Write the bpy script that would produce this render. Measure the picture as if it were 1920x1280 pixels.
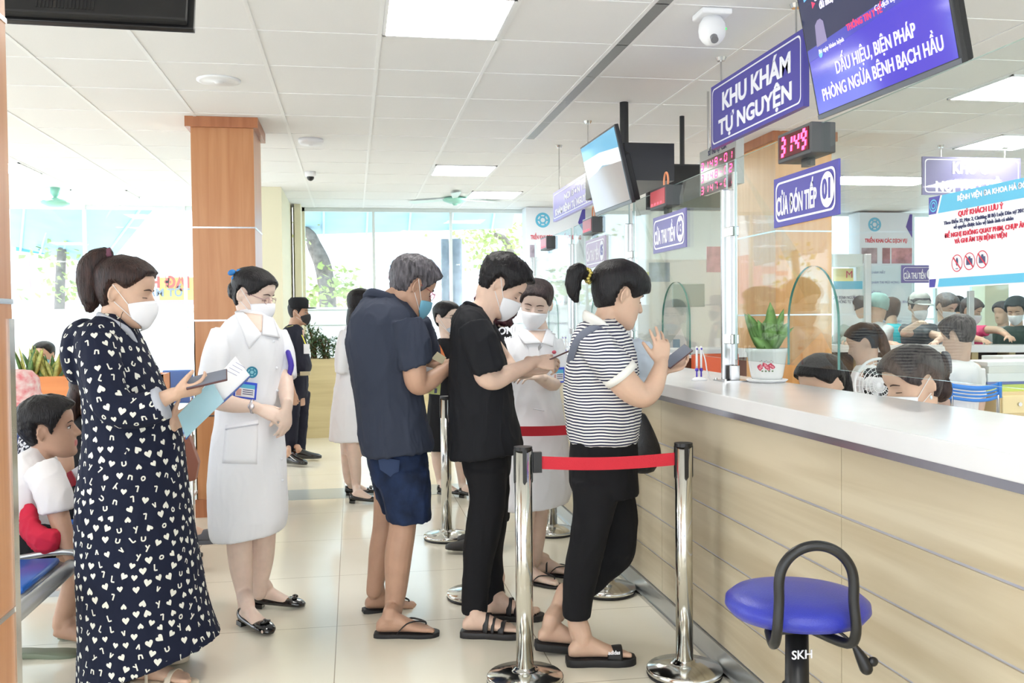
import bpy, bmesh, math, random
from mathutils import Vector, Matrix
from mathutils.bvhtree import BVHTree
from math import sin, cos, pi, radians, sqrt, exp, atan2
random.seed(7)
for o in list(bpy.data.objects): bpy.data.objects.remove(o)
SC = bpy.context.scene
COL = SC.collection

# ---------------------------------------------------------------- camera
F = 1760.0; YAW, PIT, ROL = -.168, -.0248, .0098; CZ = 1.43
RM = Matrix.Rotation(YAW, 3, 'Z') @ Matrix.Rotation(PIT, 3, 'X') @ Matrix.Rotation(ROL, 3, 'Y')
CAM = Vector((0, 0, CZ))
cd = bpy.data.cameras.new('camera'); cam = bpy.data.objects.new('camera', cd); COL.objects.link(cam)
cd.sensor_width = 36.0; cd.lens = F / 1920 * 36.0; cd.clip_start = .05; cd.clip_end = 200
m3 = Matrix((RM @ Vector((1, 0, 0)), RM @ Vector((0, 0, 1)), -(RM @ Vector((0, 1, 0))))).transposed()
cam.matrix_world = Matrix.Translation(CAM) @ m3.to_4x4()
SC.camera = cam
# ---------------------------------------------------------------- world, exposure
w = bpy.data.worlds.new('world'); SC.world = w; w.use_nodes = True
wn = w.node_tree.nodes; bgn = wn['Background']
bgn.inputs[0].default_value = (.86, .93, 1.0, 1); bgn.inputs[1].default_value = 2.1
SC.view_settings.view_transform = 'Standard'; SC.view_settings.look = 'None'
SC.view_settings.gamma = 1.0; SC.view_settings.use_curve_mapping = False
SC.view_settings.exposure = 0.84
SC.cycles.max_bounces = 8; SC.cycles.transparent_max_bounces = 24
PANEL = 14.0
sd = bpy.data.lights.new('sun', 'SUN'); sd.energy = 2.5; sd.angle = radians(20)
so = bpy.data.objects.new('sun', sd); COL.objects.link(so)
so.rotation_euler = (radians(-38), radians(20), 0)

def ray(u, v): return RM @ Vector(((u - 960) / F, 1, (640 - v) / F))
def at(u, v, y): r = ray(u, v); return CAM + r * (y / r.y)
def atx(u, v, x): r = ray(u, v); return CAM + r * (x / r.x)
def atz(u, v, z=0.): r = ray(u, v); return CAM + r * ((z - CZ) / r.z)
def atd(u, v, d): return CAM + ray(u, v) * d
def V(*a): return Vector(a)

# ---------------------------------------------------------------- materials
def lin(c):
    c /= 255.; return c / 12.92 if c <= .04045 else ((c + .055) / 1.055) ** 2.4
def rgb(t): return (lin(t[0]), lin(t[1]), lin(t[2]), 1)
MATS = {}
def mat(name, col, rough=.5, metal=0., spec=.5, noise=None, bump=None, coat=0., emit=0., stretch=None, col2=None, sss=0., sheen=0.):
    if name in MATS: return MATS[name]
    m = bpy.data.materials.new(name); m.use_nodes = True
    nt = m.node_tree; N = nt.nodes; L = nt.links; b = N['Principled BSDF']
    b.inputs['Base Color'].default_value = rgb(col); b.inputs['Roughness'].default_value = rough
    b.inputs['Metallic'].default_value = metal; b.inputs['Specular IOR Level'].default_value = spec
    b.inputs['Coat Weight'].default_value = coat
    if sheen: b.inputs['Sheen Weight'].default_value = sheen
    if sss:
        b.inputs['Subsurface Weight'].default_value = sss; b.inputs['Subsurface Radius'].default_value = (1, .4, .25); b.inputs['Subsurface Scale'].default_value = .008
    if emit:
        b.inputs['Emission Color'].default_value = rgb(col); b.inputs['Emission Strength'].default_value = emit
    if noise or bump:
        tc = N.new('ShaderNodeTexCoord'); mp = N.new('ShaderNodeMapping'); L.new(tc.outputs['Object'], mp.inputs[0])
        if stretch: mp.inputs['Scale'].default_value = stretch
    if noise:
        n = N.new('ShaderNodeTexNoise'); n.inputs['Scale'].default_value = noise[0]; n.inputs['Detail'].default_value = 6
        L.new(mp.outputs[0], n.inputs[0]); r = N.new('ShaderNodeValToRGB'); L.new(n.outputs[0], r.inputs[0])
        r.color_ramp.elements[0].position = .3; r.color_ramp.elements[1].position = .7
        r.color_ramp.elements[0].color = rgb(col2 or [max(0, c * (1 - noise[1])) for c in col]); r.color_ramp.elements[1].color = rgb(col)
        L.new(r.outputs[0], b.inputs['Base Color'])
    if bump:
        n = N.new('ShaderNodeTexNoise'); n.inputs['Scale'].default_value = bump[0]; n.inputs['Detail'].default_value = 3
        L.new(mp.outputs[0], n.inputs[0]); bp = N.new('ShaderNodeBump'); bp.inputs['Strength'].default_value = bump[1]; bp.inputs['Distance'].default_value = bump[2] if len(bump) > 2 else .01
        L.new(n.outputs[0], bp.inputs['Height']); L.new(bp.outputs[0], b.inputs['Normal'])
    MATS[name] = m; return m
def wood(name, c1, c2, rough, axis, sc=1., freq=3.0):
    """grain runs along axis (0 x,1 y,2 z)"""
    if name in MATS: return MATS[name]
    m = bpy.data.materials.new(name); m.use_nodes = True; nt = m.node_tree; N = nt.nodes; L = nt.links; b = N['Principled BSDF']
    b.inputs['Roughness'].default_value = rough
    tc = N.new('ShaderNodeTexCoord'); mp = N.new('ShaderNodeMapping'); L.new(tc.outputs['Object'], mp.inputs[0])
    s = [freq * 6] * 3; s[axis] = freq * .35; mp.inputs['Scale'].default_value = s
    n = N.new('ShaderNodeTexNoise'); n.inputs['Scale'].default_value = sc; n.inputs['Detail'].default_value = 8; n.inputs['Distortion'].default_value = .6
    L.new(mp.outputs[0], n.inputs[0]); r = N.new('ShaderNodeValToRGB'); L.new(n.outputs[0], r.inputs[0])
    r.color_ramp.elements[0].position = .32; r.color_ramp.elements[1].position = .62
    r.color_ramp.elements[0].color = rgb(c2); r.color_ramp.elements[1].color = rgb(c1)
    L.new(r.outputs[0], b.inputs['Base Color']); MATS[name] = m; return m
def glassmat(name, tint, refl=.06, fac=0.0, haze=None):
    m = bpy.data.materials.new(name); m.use_nodes = True; nt = m.node_tree; N = nt.nodes; L = nt.links
    N.remove(N['Principled BSDF']); out = N['Material Output']
    t = N.new('ShaderNodeBsdfTransparent'); t.inputs[0].default_value = rgb(tint)
    g = N.new('ShaderNodeBsdfGlossy'); g.inputs['Roughness'].default_value = .02
    fr = N.new('ShaderNodeFresnel'); ge = N.new('ShaderNodeNewGeometry'); ma = N.new('ShaderNodeMath'); ma.operation = 'MULTIPLY_ADD'
    ma.inputs[1].default_value = 1 / 1.4 - 1.4; ma.inputs[2].default_value = 1.4; L.new(ge.outputs['Backfacing'], ma.inputs[0]); L.new(ma.outputs[0], fr.inputs[0])
    mx = N.new('ShaderNodeMixShader'); L.new(fr.outputs[0], mx.inputs[0]); L.new(t.outputs[0], mx.inputs[1]); L.new(g.outputs[0], mx.inputs[2])
    last = mx
    if haze:
        d = N.new('ShaderNodeBsdfDiffuse'); d.inputs[0].default_value = rgb((245, 250, 252)); tr = N.new('ShaderNodeBsdfTranslucent'); tr.inputs[0].default_value = rgb((245, 250, 252))
        a = N.new('ShaderNodeMixShader'); a.inputs[0].default_value = .5; L.new(d.outputs[0], a.inputs[1]); L.new(tr.outputs[0], a.inputs[2])
        m2 = N.new('ShaderNodeMixShader'); m2.inputs[0].default_value = haze; L.new(mx.outputs[0], m2.inputs[1]); L.new(a.outputs[0], m2.inputs[2]); last = m2
    L.new(last.outputs[0], out.inputs[0]); MATS[name] = m; return m

# ---------------------------------------------------------------- object helpers
def tag(o, label=None, cat=None, group=None, kind=None):
    if label: o['label'] = label
    if cat: o['category'] = cat
    if group: o['group'] = group
    if kind: o['kind'] = kind
    return o
def thing(name, label, cat, loc=(0, 0, 0), group=None):
    o = bpy.data.objects.new(name, None); COL.objects.link(o); o.location = loc; o.empty_display_size = .1
    return tag(o, label, cat, group)
def wloc(o):
    l = Vector((0, 0, 0))
    while o: l += o.location; o = o.parent
    return l
def obj(name, bm, mats, parent=None, smooth=False, label=None, origin=None):
    """bm in world coordinates -> one mesh object"""
    if not isinstance(mats, (list, tuple)): mats = [mats]
    if isinstance(bm, bpy.types.Mesh): me = bm
    else:
        me = bpy.data.meshes.new(name); bmesh.ops.recalc_face_normals(bm, faces=bm.faces); bm.to_mesh(me); bm.free()
    off = wloc(parent) if parent else (Vector(origin) if origin else Vector((0, 0, 0)))
    if off.length: me.transform(Matrix.Translation(-off))
    if smooth: me.polygons.foreach_set('use_smooth', [True] * len(me.polygons))
    if not len(me.materials):
        for x in mats: me.materials.append(x)
    o = bpy.data.objects.new(name, me); COL.objects.link(o)
    if parent: o.parent = parent
    elif origin: o.location = origin
    if label: o['label'] = label
    return o
def B(): return bmesh.new()
def box(bm, a, b, mi=0, M=None):
    a, b = [Vector([min(a[i], b[i]) for i in range(3)]), Vector([max(a[i], b[i]) for i in range(3)])]
    vs = [bm.verts.new((x, y, z)) for x in (a.x, b.x) for y in (a.y, b.y) for z in (a.z, b.z)]
    if M:
        for v in vs: v.co = M @ v.co
    fs = [(0, 1, 3, 2), (4, 6, 7, 5), (0, 4, 5, 1), (2, 3, 7, 6), (0, 2, 6, 4), (1, 5, 7, 3)]
    r = []
    for f in fs:
        q = bm.faces.new([vs[i] for i in f]); q.material_index = mi; r.append(q)
    return r
def bevel(bm, w=.005, seg=2):
    bmesh.ops.recalc_face_normals(bm, faces=bm.faces)
    bmesh.ops.bevel(bm, geom=[e for e in bm.edges if e.is_manifold and e.calc_face_angle(0) > .5], offset=w, segments=seg, affect='EDGES', profile=.5)
    return bm
def boxo(name, a, b, m, parent=None, bev=0., **k):
    bm = B(); box(bm, a, b)
    if bev: bevel(bm, bev)
    return obj(name, bm, m, parent, **k)
def crom(P, n):
    """catmull-rom through tuples"""
    P = [tuple(p) for p in P]; out = []
    for i in range(len(P) - 1):
        p0 = P[max(i - 1, 0)]; p1 = P[i]; p2 = P[i + 1]; p3 = P[min(i + 2, len(P) - 1)]
        for k in range(n):
            t = k / n
            out.append(tuple(.5 * ((2 * b) + (-a + c) * t + (2 * a - 5 * b + 4 * c - d) * t * t + (-a + 3 * b - 3 * c + d) * t ** 3) for a, b, c, d in zip(p0, p1, p2, p3)))
    out.append(P[-1]); return out
def rings(bm, R, mi=0, cap=True, closed=False):
    rv = [[bm.verts.new(p) for p in r] for r in R]; n = len(R[0])
    rg = range(len(rv)) if closed else range(len(rv) - 1)
    for i in rg:
        a = rv[i]; b = rv[(i + 1) % len(rv)]
        for j in range(n):
            f = bm.faces.new((a[j], a[(j + 1) % n], b[(j + 1) % n], b[j])); f.material_index = mi
    if cap and not closed:
        for r in (rv[0], rv[-1]):
            f = bm.faces.new(r); f.material_index = mi
    return rv
def tube(bm, pts, seg=14, sub=4, cap='round', mi=0, flat=None, side=None):
    """pts: (Vector, r[, r2]) ; r across 'side' axis, r2 across the other"""
    P = [tuple(p[0]) + (p[1], p[2] if len(p) > 2 else p[1]) for p in pts]
    if sub > 1 and len(P) > 1: P = crom(P, sub)
    C = [Vector(p[:3]) for p in P]; n = len(C)
    R1 = [max(p[3], 1e-4) for p in P]; R2 = [max(p[4], 1e-4) for p in P]
    T = [(C[min(i + 1, n - 1)] - C[max(i - 1, 0)]).normalized() for i in range(n)]
    s = Vector(side) if side else (Vector((0, 0, 1)) if abs(T[0].z) < .9 else Vector((1, 0, 0))).cross(T[0])
    s = (s - T[0] * s.dot(T[0])).normalized(); out = []
    for i in range(n):
        s = (s - T[i] * s.dot(T[i])); s.normalize(); q = T[i].cross(s)
        if i == 0 and cap == 'round':
            for a in (85, 60, 30):
                k = cos(radians(a)); out.append([C[0] - T[0] * min(R1[0], R2[0]) * sin(radians(a)) + s * R1[0] * k * cos(t) + q * R2[0] * k * sin(t) for t in [2 * pi * j / seg for j in range(seg)]])
        out.append([C[i] + s * R1[i] * cos(t) + q * R2[i] * sin(t) for t in [2 * pi * j / seg for j in range(seg)]])
        if i == n - 1 and cap == 'round':
            for a in (30, 60, 85):
                k = cos(radians(a)); out.append([C[i] + T[i] * min(R1[i], R2[i]) * sin(radians(a)) + s * R1[i] * k * cos(t) + q * R2[i] * k * sin(t) for t in [2 * pi * j / seg for j in range(seg)]])
    return rings(bm, out, mi, cap is not None)
def cyl(bm, a, b, r, r2=None, seg=24, mi=0):
    return tube(bm, [(Vector(a), r), (Vector(b), r if r2 is None else r2)], seg, 1, 'flat', mi)
def lathe(bm, prof, c, seg=40, mi=0, M=None):
    R = []
    for r, z in prof: R.append([Vector((c[0] + r * cos(2 * pi * j / seg), c[1] + r * sin(2 * pi * j / seg), c[2] + z)) for j in range(seg)])
    if M: R = [[M @ p for p in r] for r in R]
    return rings(bm, R, mi)
def ell(bm, c, rx, ry, rz, M=None, seg=16, mi=0):
    R = []; c = Vector(c)
    for i in range(1, seg // 2 + 1):
        a = pi * (i - .5) / (seg // 2)
        R.append([Vector((rx * sin(a) * cos(t), ry * sin(a) * sin(t), rz * cos(a))) for t in [2 * pi * j / seg for j in range(seg)]])
    R = [[c + (M @ p if M else p) for p in r] for r in R]
    return rings(bm, R, mi)
def poly(bm, pts, mi=0):
    f = bm.faces.new([bm.verts.new(p) for p in pts]); f.material_index = mi; return f
def prism(bm, pts, d, mi=0, mi_side=None):
    """extrude planar polygon pts by vector d"""
    n = len(pts); a = [bm.verts.new(p) for p in pts]; b = [bm.verts.new(Vector(p) + d) for p in pts]
    f = bm.faces.new(a); f.material_index = mi; f = bm.faces.new(b[::-1]); f.material_index = mi
    for i in range(n):
        f = bm.faces.new((a[i], b[i], b[(i + 1) % n], a[(i + 1) % n])); f.material_index = mi if mi_side is None else mi_side
def bake(bm, voxel=None, smooth=0, sub=0, name='m'):
    me = bpy.data.meshes.new(name); bmesh.ops.recalc_face_normals(bm, faces=bm.faces); bm.to_mesh(me); bm.free()
    o = bpy.data.objects.new('tmp', me); COL.objects.link(o)
    if sub: s = o.modifiers.new('s', 'SUBSURF'); s.levels = sub
    if voxel:
        r = o.modifiers.new('r', 'REMESH'); r.mode = 'VOXEL'; r.voxel_size = voxel; r.adaptivity = 0
    if smooth:
        s = o.modifiers.new('s2', 'SMOOTH'); s.iterations = smooth; s.factor = .5
    dg = bpy.context.evaluated_depsgraph_get(); dg.update()
    out = bpy.data.meshes.new_from_object(o.evaluated_get(dg)); out.name = name
    bpy.data.objects.remove(o); bpy.data.meshes.remove(me)
    return out
def text(name, body, size, m, parent, org, xd, up, xs=1., bold=0., align='CENTER', depth=.0012, sp=1., fit=None):
    """org = centre of the text; xd reading direction; up"""
    cu = bpy.data.curves.new(name, 'FONT'); cu.body = body; cu.size = size; cu.align_x = align; cu.align_y = 'CENTER'
    cu.offset = bold; cu.extrude = depth; cu.resolution_u = 3; cu.space_character = sp
    o = bpy.data.objects.new('tmp', cu); COL.objects.link(o)
    dg = bpy.context.evaluated_depsgraph_get(); dg.update(); me = bpy.data.meshes.new_from_object(o.evaluated_get(dg))
    bpy.data.objects.remove(o)
    if fit:
        X = [v.co.x for v in me.vertices]; Y = [v.co.y for v in me.vertices]; c = ((max(X) + min(X)) / 2, (max(Y) + min(Y)) / 2)
        for v in me.vertices: v.co.x = (v.co.x - c[0]) * fit[0] / (max(X) - min(X)); v.co.y = (v.co.y - c[1]) * fit[1] / (max(Y) - min(Y))
    xd = Vector(xd).normalized(); up = Vector(up).normalized(); n = xd.cross(up)
    M = Matrix((xd * xs, up, n)).transposed().to_4x4(); M.translation = Vector(org); me.transform(M)
    me.materials.clear(); me.materials.append(m)
    return obj(name, me, m, parent)
def frame2d(org, xd, up):
    xd = Vector(xd).normalized(); up = Vector(up).normalized(); n = xd.cross(up); org = Vector(org)
    return lambda x, y, z=0.: org + xd * x + up * y + n * z
def struct(o): o['kind'] = 'structure'; return o

M_ceil = mat('ceiling_tile', (240, 240, 240), .9, noise=(900, .03))
M_bar = mat('ceiling_bar', (240, 240, 240), .5)
M_gap = mat('ceiling_slot_grey', (150, 152, 152), .4, .3)
M_panel = mat('light_diffuser', (255, 253, 248), .5, emit=PANEL)
M_white = mat('white_paint', (240, 241, 243), .5)
M_cream = mat('cream_paint', (230, 226, 198), .7)
M_black = mat('black_plastic', (22, 22, 24), .35)
M_blackm = mat('matte_black', (16, 16, 18), .6)
M_steel = mat('brushed_steel', (200, 200, 200), .22, 1.)
M_chrome = mat('polished_steel', (215, 214, 208), .12, 1.)
M_steelp = mat('plinth_steel', (190, 194, 198), .28, .9)
M_wood = wood('orange_wood', (198, 142, 98), (184, 124, 80), .32, 2)
M_wood2 = wood('dark_orange_wood', (178, 116, 78), (160, 98, 64), .35, 2)
M_ctr = wood('counter_oak', (206, 194, 168), (182, 167, 138), .42, 1, 1., 1.6)
M_top = mat('white_stone', (226, 226, 227), .2, spec=.4, noise=(6, .02))
M_glass = glassmat('clear_glass', (248, 252, 251))
M_gedge = mat('glass_edge', (60, 122, 112), .15)
M_gedge2 = mat('glass_edge_light', (190, 214, 214), .15)
M_wglass = glassmat('window_glass', (236, 246, 250))
M_film = glassmat('frosted_film', (240, 248, 250), haze=.82)
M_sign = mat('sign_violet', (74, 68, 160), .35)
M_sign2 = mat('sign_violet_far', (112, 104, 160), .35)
M_letter = mat('white_lettering', (240, 240, 246), .5)
M_red = mat('red_print', (214, 50, 74), .5)
M_cyan = mat('cyan_print', (96, 186, 220), .5)
M_ink = mat('dark_print', (70, 72, 110), .5)
M_paper = mat('white_paper', (238, 240, 244), .6)

# ---------------------------------------------------------------- room shell
CH = 2.906; BACK = 12.6; XL, XR, YN = -8.5, 12.0, -5.0
def floor_mat():
    m = bpy.data.materials.new('floor_tile'); m.use_nodes = True; nt = m.node_tree; N = nt.nodes; L = nt.links; b = N['Principled BSDF']
    tc = N.new('ShaderNodeTexCoord'); sp = N.new('ShaderNodeSeparateXYZ'); L.new(tc.outputs['Object'], sp.inputs[0])
    def line(out, off, size, wd):
        a = N.new('ShaderNodeMath'); a.operation = 'SUBTRACT'; L.new(out, a.inputs[0]); a.inputs[1].default_value = off - 200 * size
        f = N.new('ShaderNodeMath'); f.operation = 'MODULO'; L.new(a.outputs[0], f.inputs[0]); f.inputs[1].default_value = size
        c = N.new('ShaderNodeMath'); c.operation = 'LESS_THAN'; L.new(f.outputs[0], c.inputs[0]); c.inputs[1].default_value = wd; return c
    l1 = line(sp.outputs[0], -.0935, .88, .004); l2 = line(sp.outputs[1], 4.428, .88, .004)
    mxm = N.new('ShaderNodeMath'); mxm.operation = 'MAXIMUM'; L.new(l1.outputs[0], mxm.inputs[0]); L.new(l2.outputs[0], mxm.inputs[1])
    n = N.new('ShaderNodeTexNoise'); n.inputs['Scale'].default_value = 1.3; n.inputs['Detail'].default_value = 5; L.new(tc.outputs['Object'], n.inputs[0])
    r = N.new('ShaderNodeValToRGB'); L.new(n.outputs[0], r.inputs[0]); r.color_ramp.elements[0].position = .35; r.color_ramp.elements[1].position = .65
    r.color_ramp.elements[0].color = rgb((234, 228, 210)); r.color_ramp.elements[1].color = rgb((238, 234, 220))
    mx = N.new('ShaderNodeMix'); mx.data_type = 'RGBA'; L.new(mxm.outputs[0], mx.inputs[0]); L.new(r.outputs[0], mx.inputs[6]); mx.inputs[7].default_value = rgb((168, 158, 138))
    L.new(mx.outputs[2], b.inputs['Base Color']); b.inputs['Roughness'].default_value = .14; b.inputs['Specular IOR Level'].default_value = .42
    return m
struct(boxo('floor', (XL, YN, -.05), (XR, BACK + .1, 0), floor_mat()))
tag(boxo('trim_1', (-8.5, 7.62, 0.0), (1.38, 8.08, .0015), mat('grey_tile_band', (188, 196, 194), .16)), kind='structure')
struct(boxo('ceiling', (XL, YN, CH), (XR, BACK + .1, CH + .1), M_ceil))
X0, DX, Y0_, DY = -1.7276, .6287, 5.624, .6724
bm = B()
bars = [X0 + DX * i for i in range(-10, 6)]; zt = CH - .004
for x in bars: box(bm, (x - .011, YN, zt), (x + .011, BACK, CH + .001))
for k in range(0, 16):
    xn = X0 + DX * 5 + .09 + DX * k; yb = Y0_ + 3 * DY
    box(bm, (xn - .009, YN, zt), (xn + .009, yb, CH + .001))
    if k: box(bm, (X0 + DX * (5 + k) - .009, yb, zt), (X0 + DX * (5 + k) + .009, BACK, CH + .001))
for j in range(-15, 11):
    y = Y0_ + DY * j; box(bm, (XL, y - .005, zt + .001), (XR, y + .005, CH + .001), 0)
o = obj('trim_2', bm, M_bar); struct(o)
bm = B(); bx = X0 + DX * 5
box(bm, (bx + .012, YN, CH - .003), (bx + .08, Y0_ + 3 * DY, CH + .001)); struct(obj('trim_3', bm, M_gap))
bm = B()
for j in range(-15, 11):
    y = Y0_ + DY * j
    if j in (1, 3) or j % 4 == 1: pass
    box(bm, (XL, y + .005, CH - .0015), (XR, y + .009, CH + .001))
struct(obj('trim_4', bm, mat('ceiling_bar_shadow', (168, 168, 166), .8)))  # grey strips along the cross bars, their thin shadow put in as colour
bm = B(); poly(bm, [at(520, 172.5, 6.83 + .0), at(520, 175, 6.83), at(694, 179, 6.83), at(694, 174, 6.83)])
o = obj('trim_5', bm, mat('blue_gap', (60, 128, 176), .6)); struct(o)

def light_panel(x, y, wx=DX, wy=DY, label=None, group=None, n=[0]):
    t = thing('ceiling_light', label or 'square white ceiling light panel out of view behind the viewer', 'light', (x, y, CH), group)
    bm = B(); a = .014
    for (p, q) in (((x + a, y + a), (x + a + .016, y + wy - a)), ((x + wx - a - .016, y + a), (x + wx - a, y + wy - a)), ((x + a, y + a), (x + wx - a, y + a + .016)), ((x + a, y + wy - a - .016), (x + wx - a, y + wy - a))):
        box(bm, (p[0], p[1], CH - .012), (q[0], q[1], CH))
    obj('frame', bm, M_white, t)
    boxo('diffuser', (x + .028, y + .028, CH - .009), (x + wx - .028, y + wy - .028, CH - .004), M_panel, t)
    return t
cx = lambda i: X0 + DX * i
cy_ = lambda j: Y0_ + DY * j
light_panel(cx(3), cy_(-2), label='large bright ceiling light panel at the top centre of the picture')
light_panel(cx(4), cy_(5), label='ceiling light panel in front of the right green ceiling fan')
light_panel(cx(-3), cy_(5) + .3, label='ceiling light panel cut by the foreground pillar at the left')
light_panel(cx(-2) - .1, cy_(8) + .1, label='ceiling light panel just right of the left green ceiling fan')
light_panel(cx(5) - .05, cy_(7) + .45, label='ceiling light panel just behind the right green ceiling fan')
light_panel(4.02, 5.22, label='bright ceiling light panel at the right edge beside the large television')
light_panel(5.1, 9.2, 1.25, .66, label='long ceiling light panel beside the numbered reception window sign')
for i, j in ((3, -9), (-2, -6), (-2, -12), (3, -15), (7, -9), (-9, 1), (-9, -7), (7, 5), (11, 2), (11, -8), (-7, 7), (-6, 1)):
    light_panel(cx(i) + (.09 if i > 4 else 0), cy_(j), group='ceiling panels out of view')

# window wall
bm = B()
struct(boxo('wall_back', (-.75, BACK, 0), (-.60, BACK + .15, CH), M_cream))
struct(boxo('wall_back', (at(983, 400, BACK).x, BACK, 0), (at(1560, 400, BACK).x, BACK + .15, CH), mat('pale_wall', (232, 236, 238), .6)))
def window(n, xa, xb, mull):
    fr = B(); zb = .05
    box(fr, (xa, BACK, CH - .05), (xb, BACK + .06, CH)); box(fr, (xa, BACK, 0), (xb, BACK + .06, .05))
    for z in (1.56, 1.36): box(fr, (xa, BACK + .01, z - .006), (xb, BACK + .04, z + .006))
    for x in mull: box(fr, (x - .018, BACK - .01, 0), (x + .018, BACK + .05, CH))
    o = obj('window_%d' % n, fr, mat('window_frame', (222, 232, 232), .4)); struct(o)
    p = boxo('pane', (xa, BACK + .02, 1.60), (xb, BACK + .03, CH - .05), M_wglass, o)
    p = boxo('frosted_band', (xa, BACK + .02, .05), (xb, BACK + .03, 1.60), M_film, o)
    return o
wx = lambda u: at(u, 400, BACK).x
window(1, XL, -1.0, [wx(157), wx(345), -5.2, -6.6])
window(2, wx(562), wx(983), [wx(700), wx(845)])
window(3, wx(1560), XR, [wx(1712), wx(1755), wx(1824), wx(1862)])
struct(boxo('wall_left', (at(490, 400, 10.7).x, 10.7, 0), (at(528, 400, 10.7).x, BACK, CH), M_cream))
struct(boxo('trim_6', (at(552, 400, 12.3).x, 12.25, 0), (at(564, 400, 12.3).x, 12.6, CH), M_cream))
struct(boxo('trim_7', (at(529, 400, 12.).x, 12.0, 0), (at(534, 400, 12.).x, 12.1, CH), M_chrome))
struct(boxo('trim_8', (wx(1822), BACK - .3, 0), (wx(1866), BACK, CH), M_cream))
struct(boxo('wall_right', (XR, YN, 0), (XR + .1, BACK, CH), M_white))
# pillars
def pillar(name, x0, x1, y0, y1, mt, bands, crown=True):
    bm = B(); box(bm, (x0, y0, .1), (x1, y1, CH)); p = obj(name, bm, mt); struct(p)
    boxo('skirting', (x0 - .012, y0 - .012, 0), (x1 + .012, y1 + .012, .13), M_wood2, p)
    if crown: boxo('crown', (x0 - .035, y0 - .035, CH - .075), (x1 + .035, y1 + .035, CH - .001), M_wood2, p)
    for z in bands: boxo('band', (x0 - .003, y0 - .003, z - .006), (x1 + .003, y1 + .003, z + .006), M_steel, p)
    bm = B()
    box(bm, (x1 - .006, y1 - .03, 0.13), (x1 + .004, y1 + .004, 1.44)); box(bm, (x0 - .004, y0 + .0, .13), (x0 + .006, y0 + .02, 1.44))
    obj('corner_strip', bm, M_chrome, p)
    return p
pillar('trim_9', -1.135, -.695, 7.104, 7.65, M_wood, (2.11, 1.435, .74))
pillar('trim_10', 3.363, 3.848, 7.104, 7.9, wood('bright_orange_wood', (232, 176, 112), (222, 160, 92), .35, 2), (2.11, 1.435, .74))
pillar('trim_11', -1.24, -.785, 1.9, 2.36, M_wood, (2.13, 1.48, .765), False)
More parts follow.
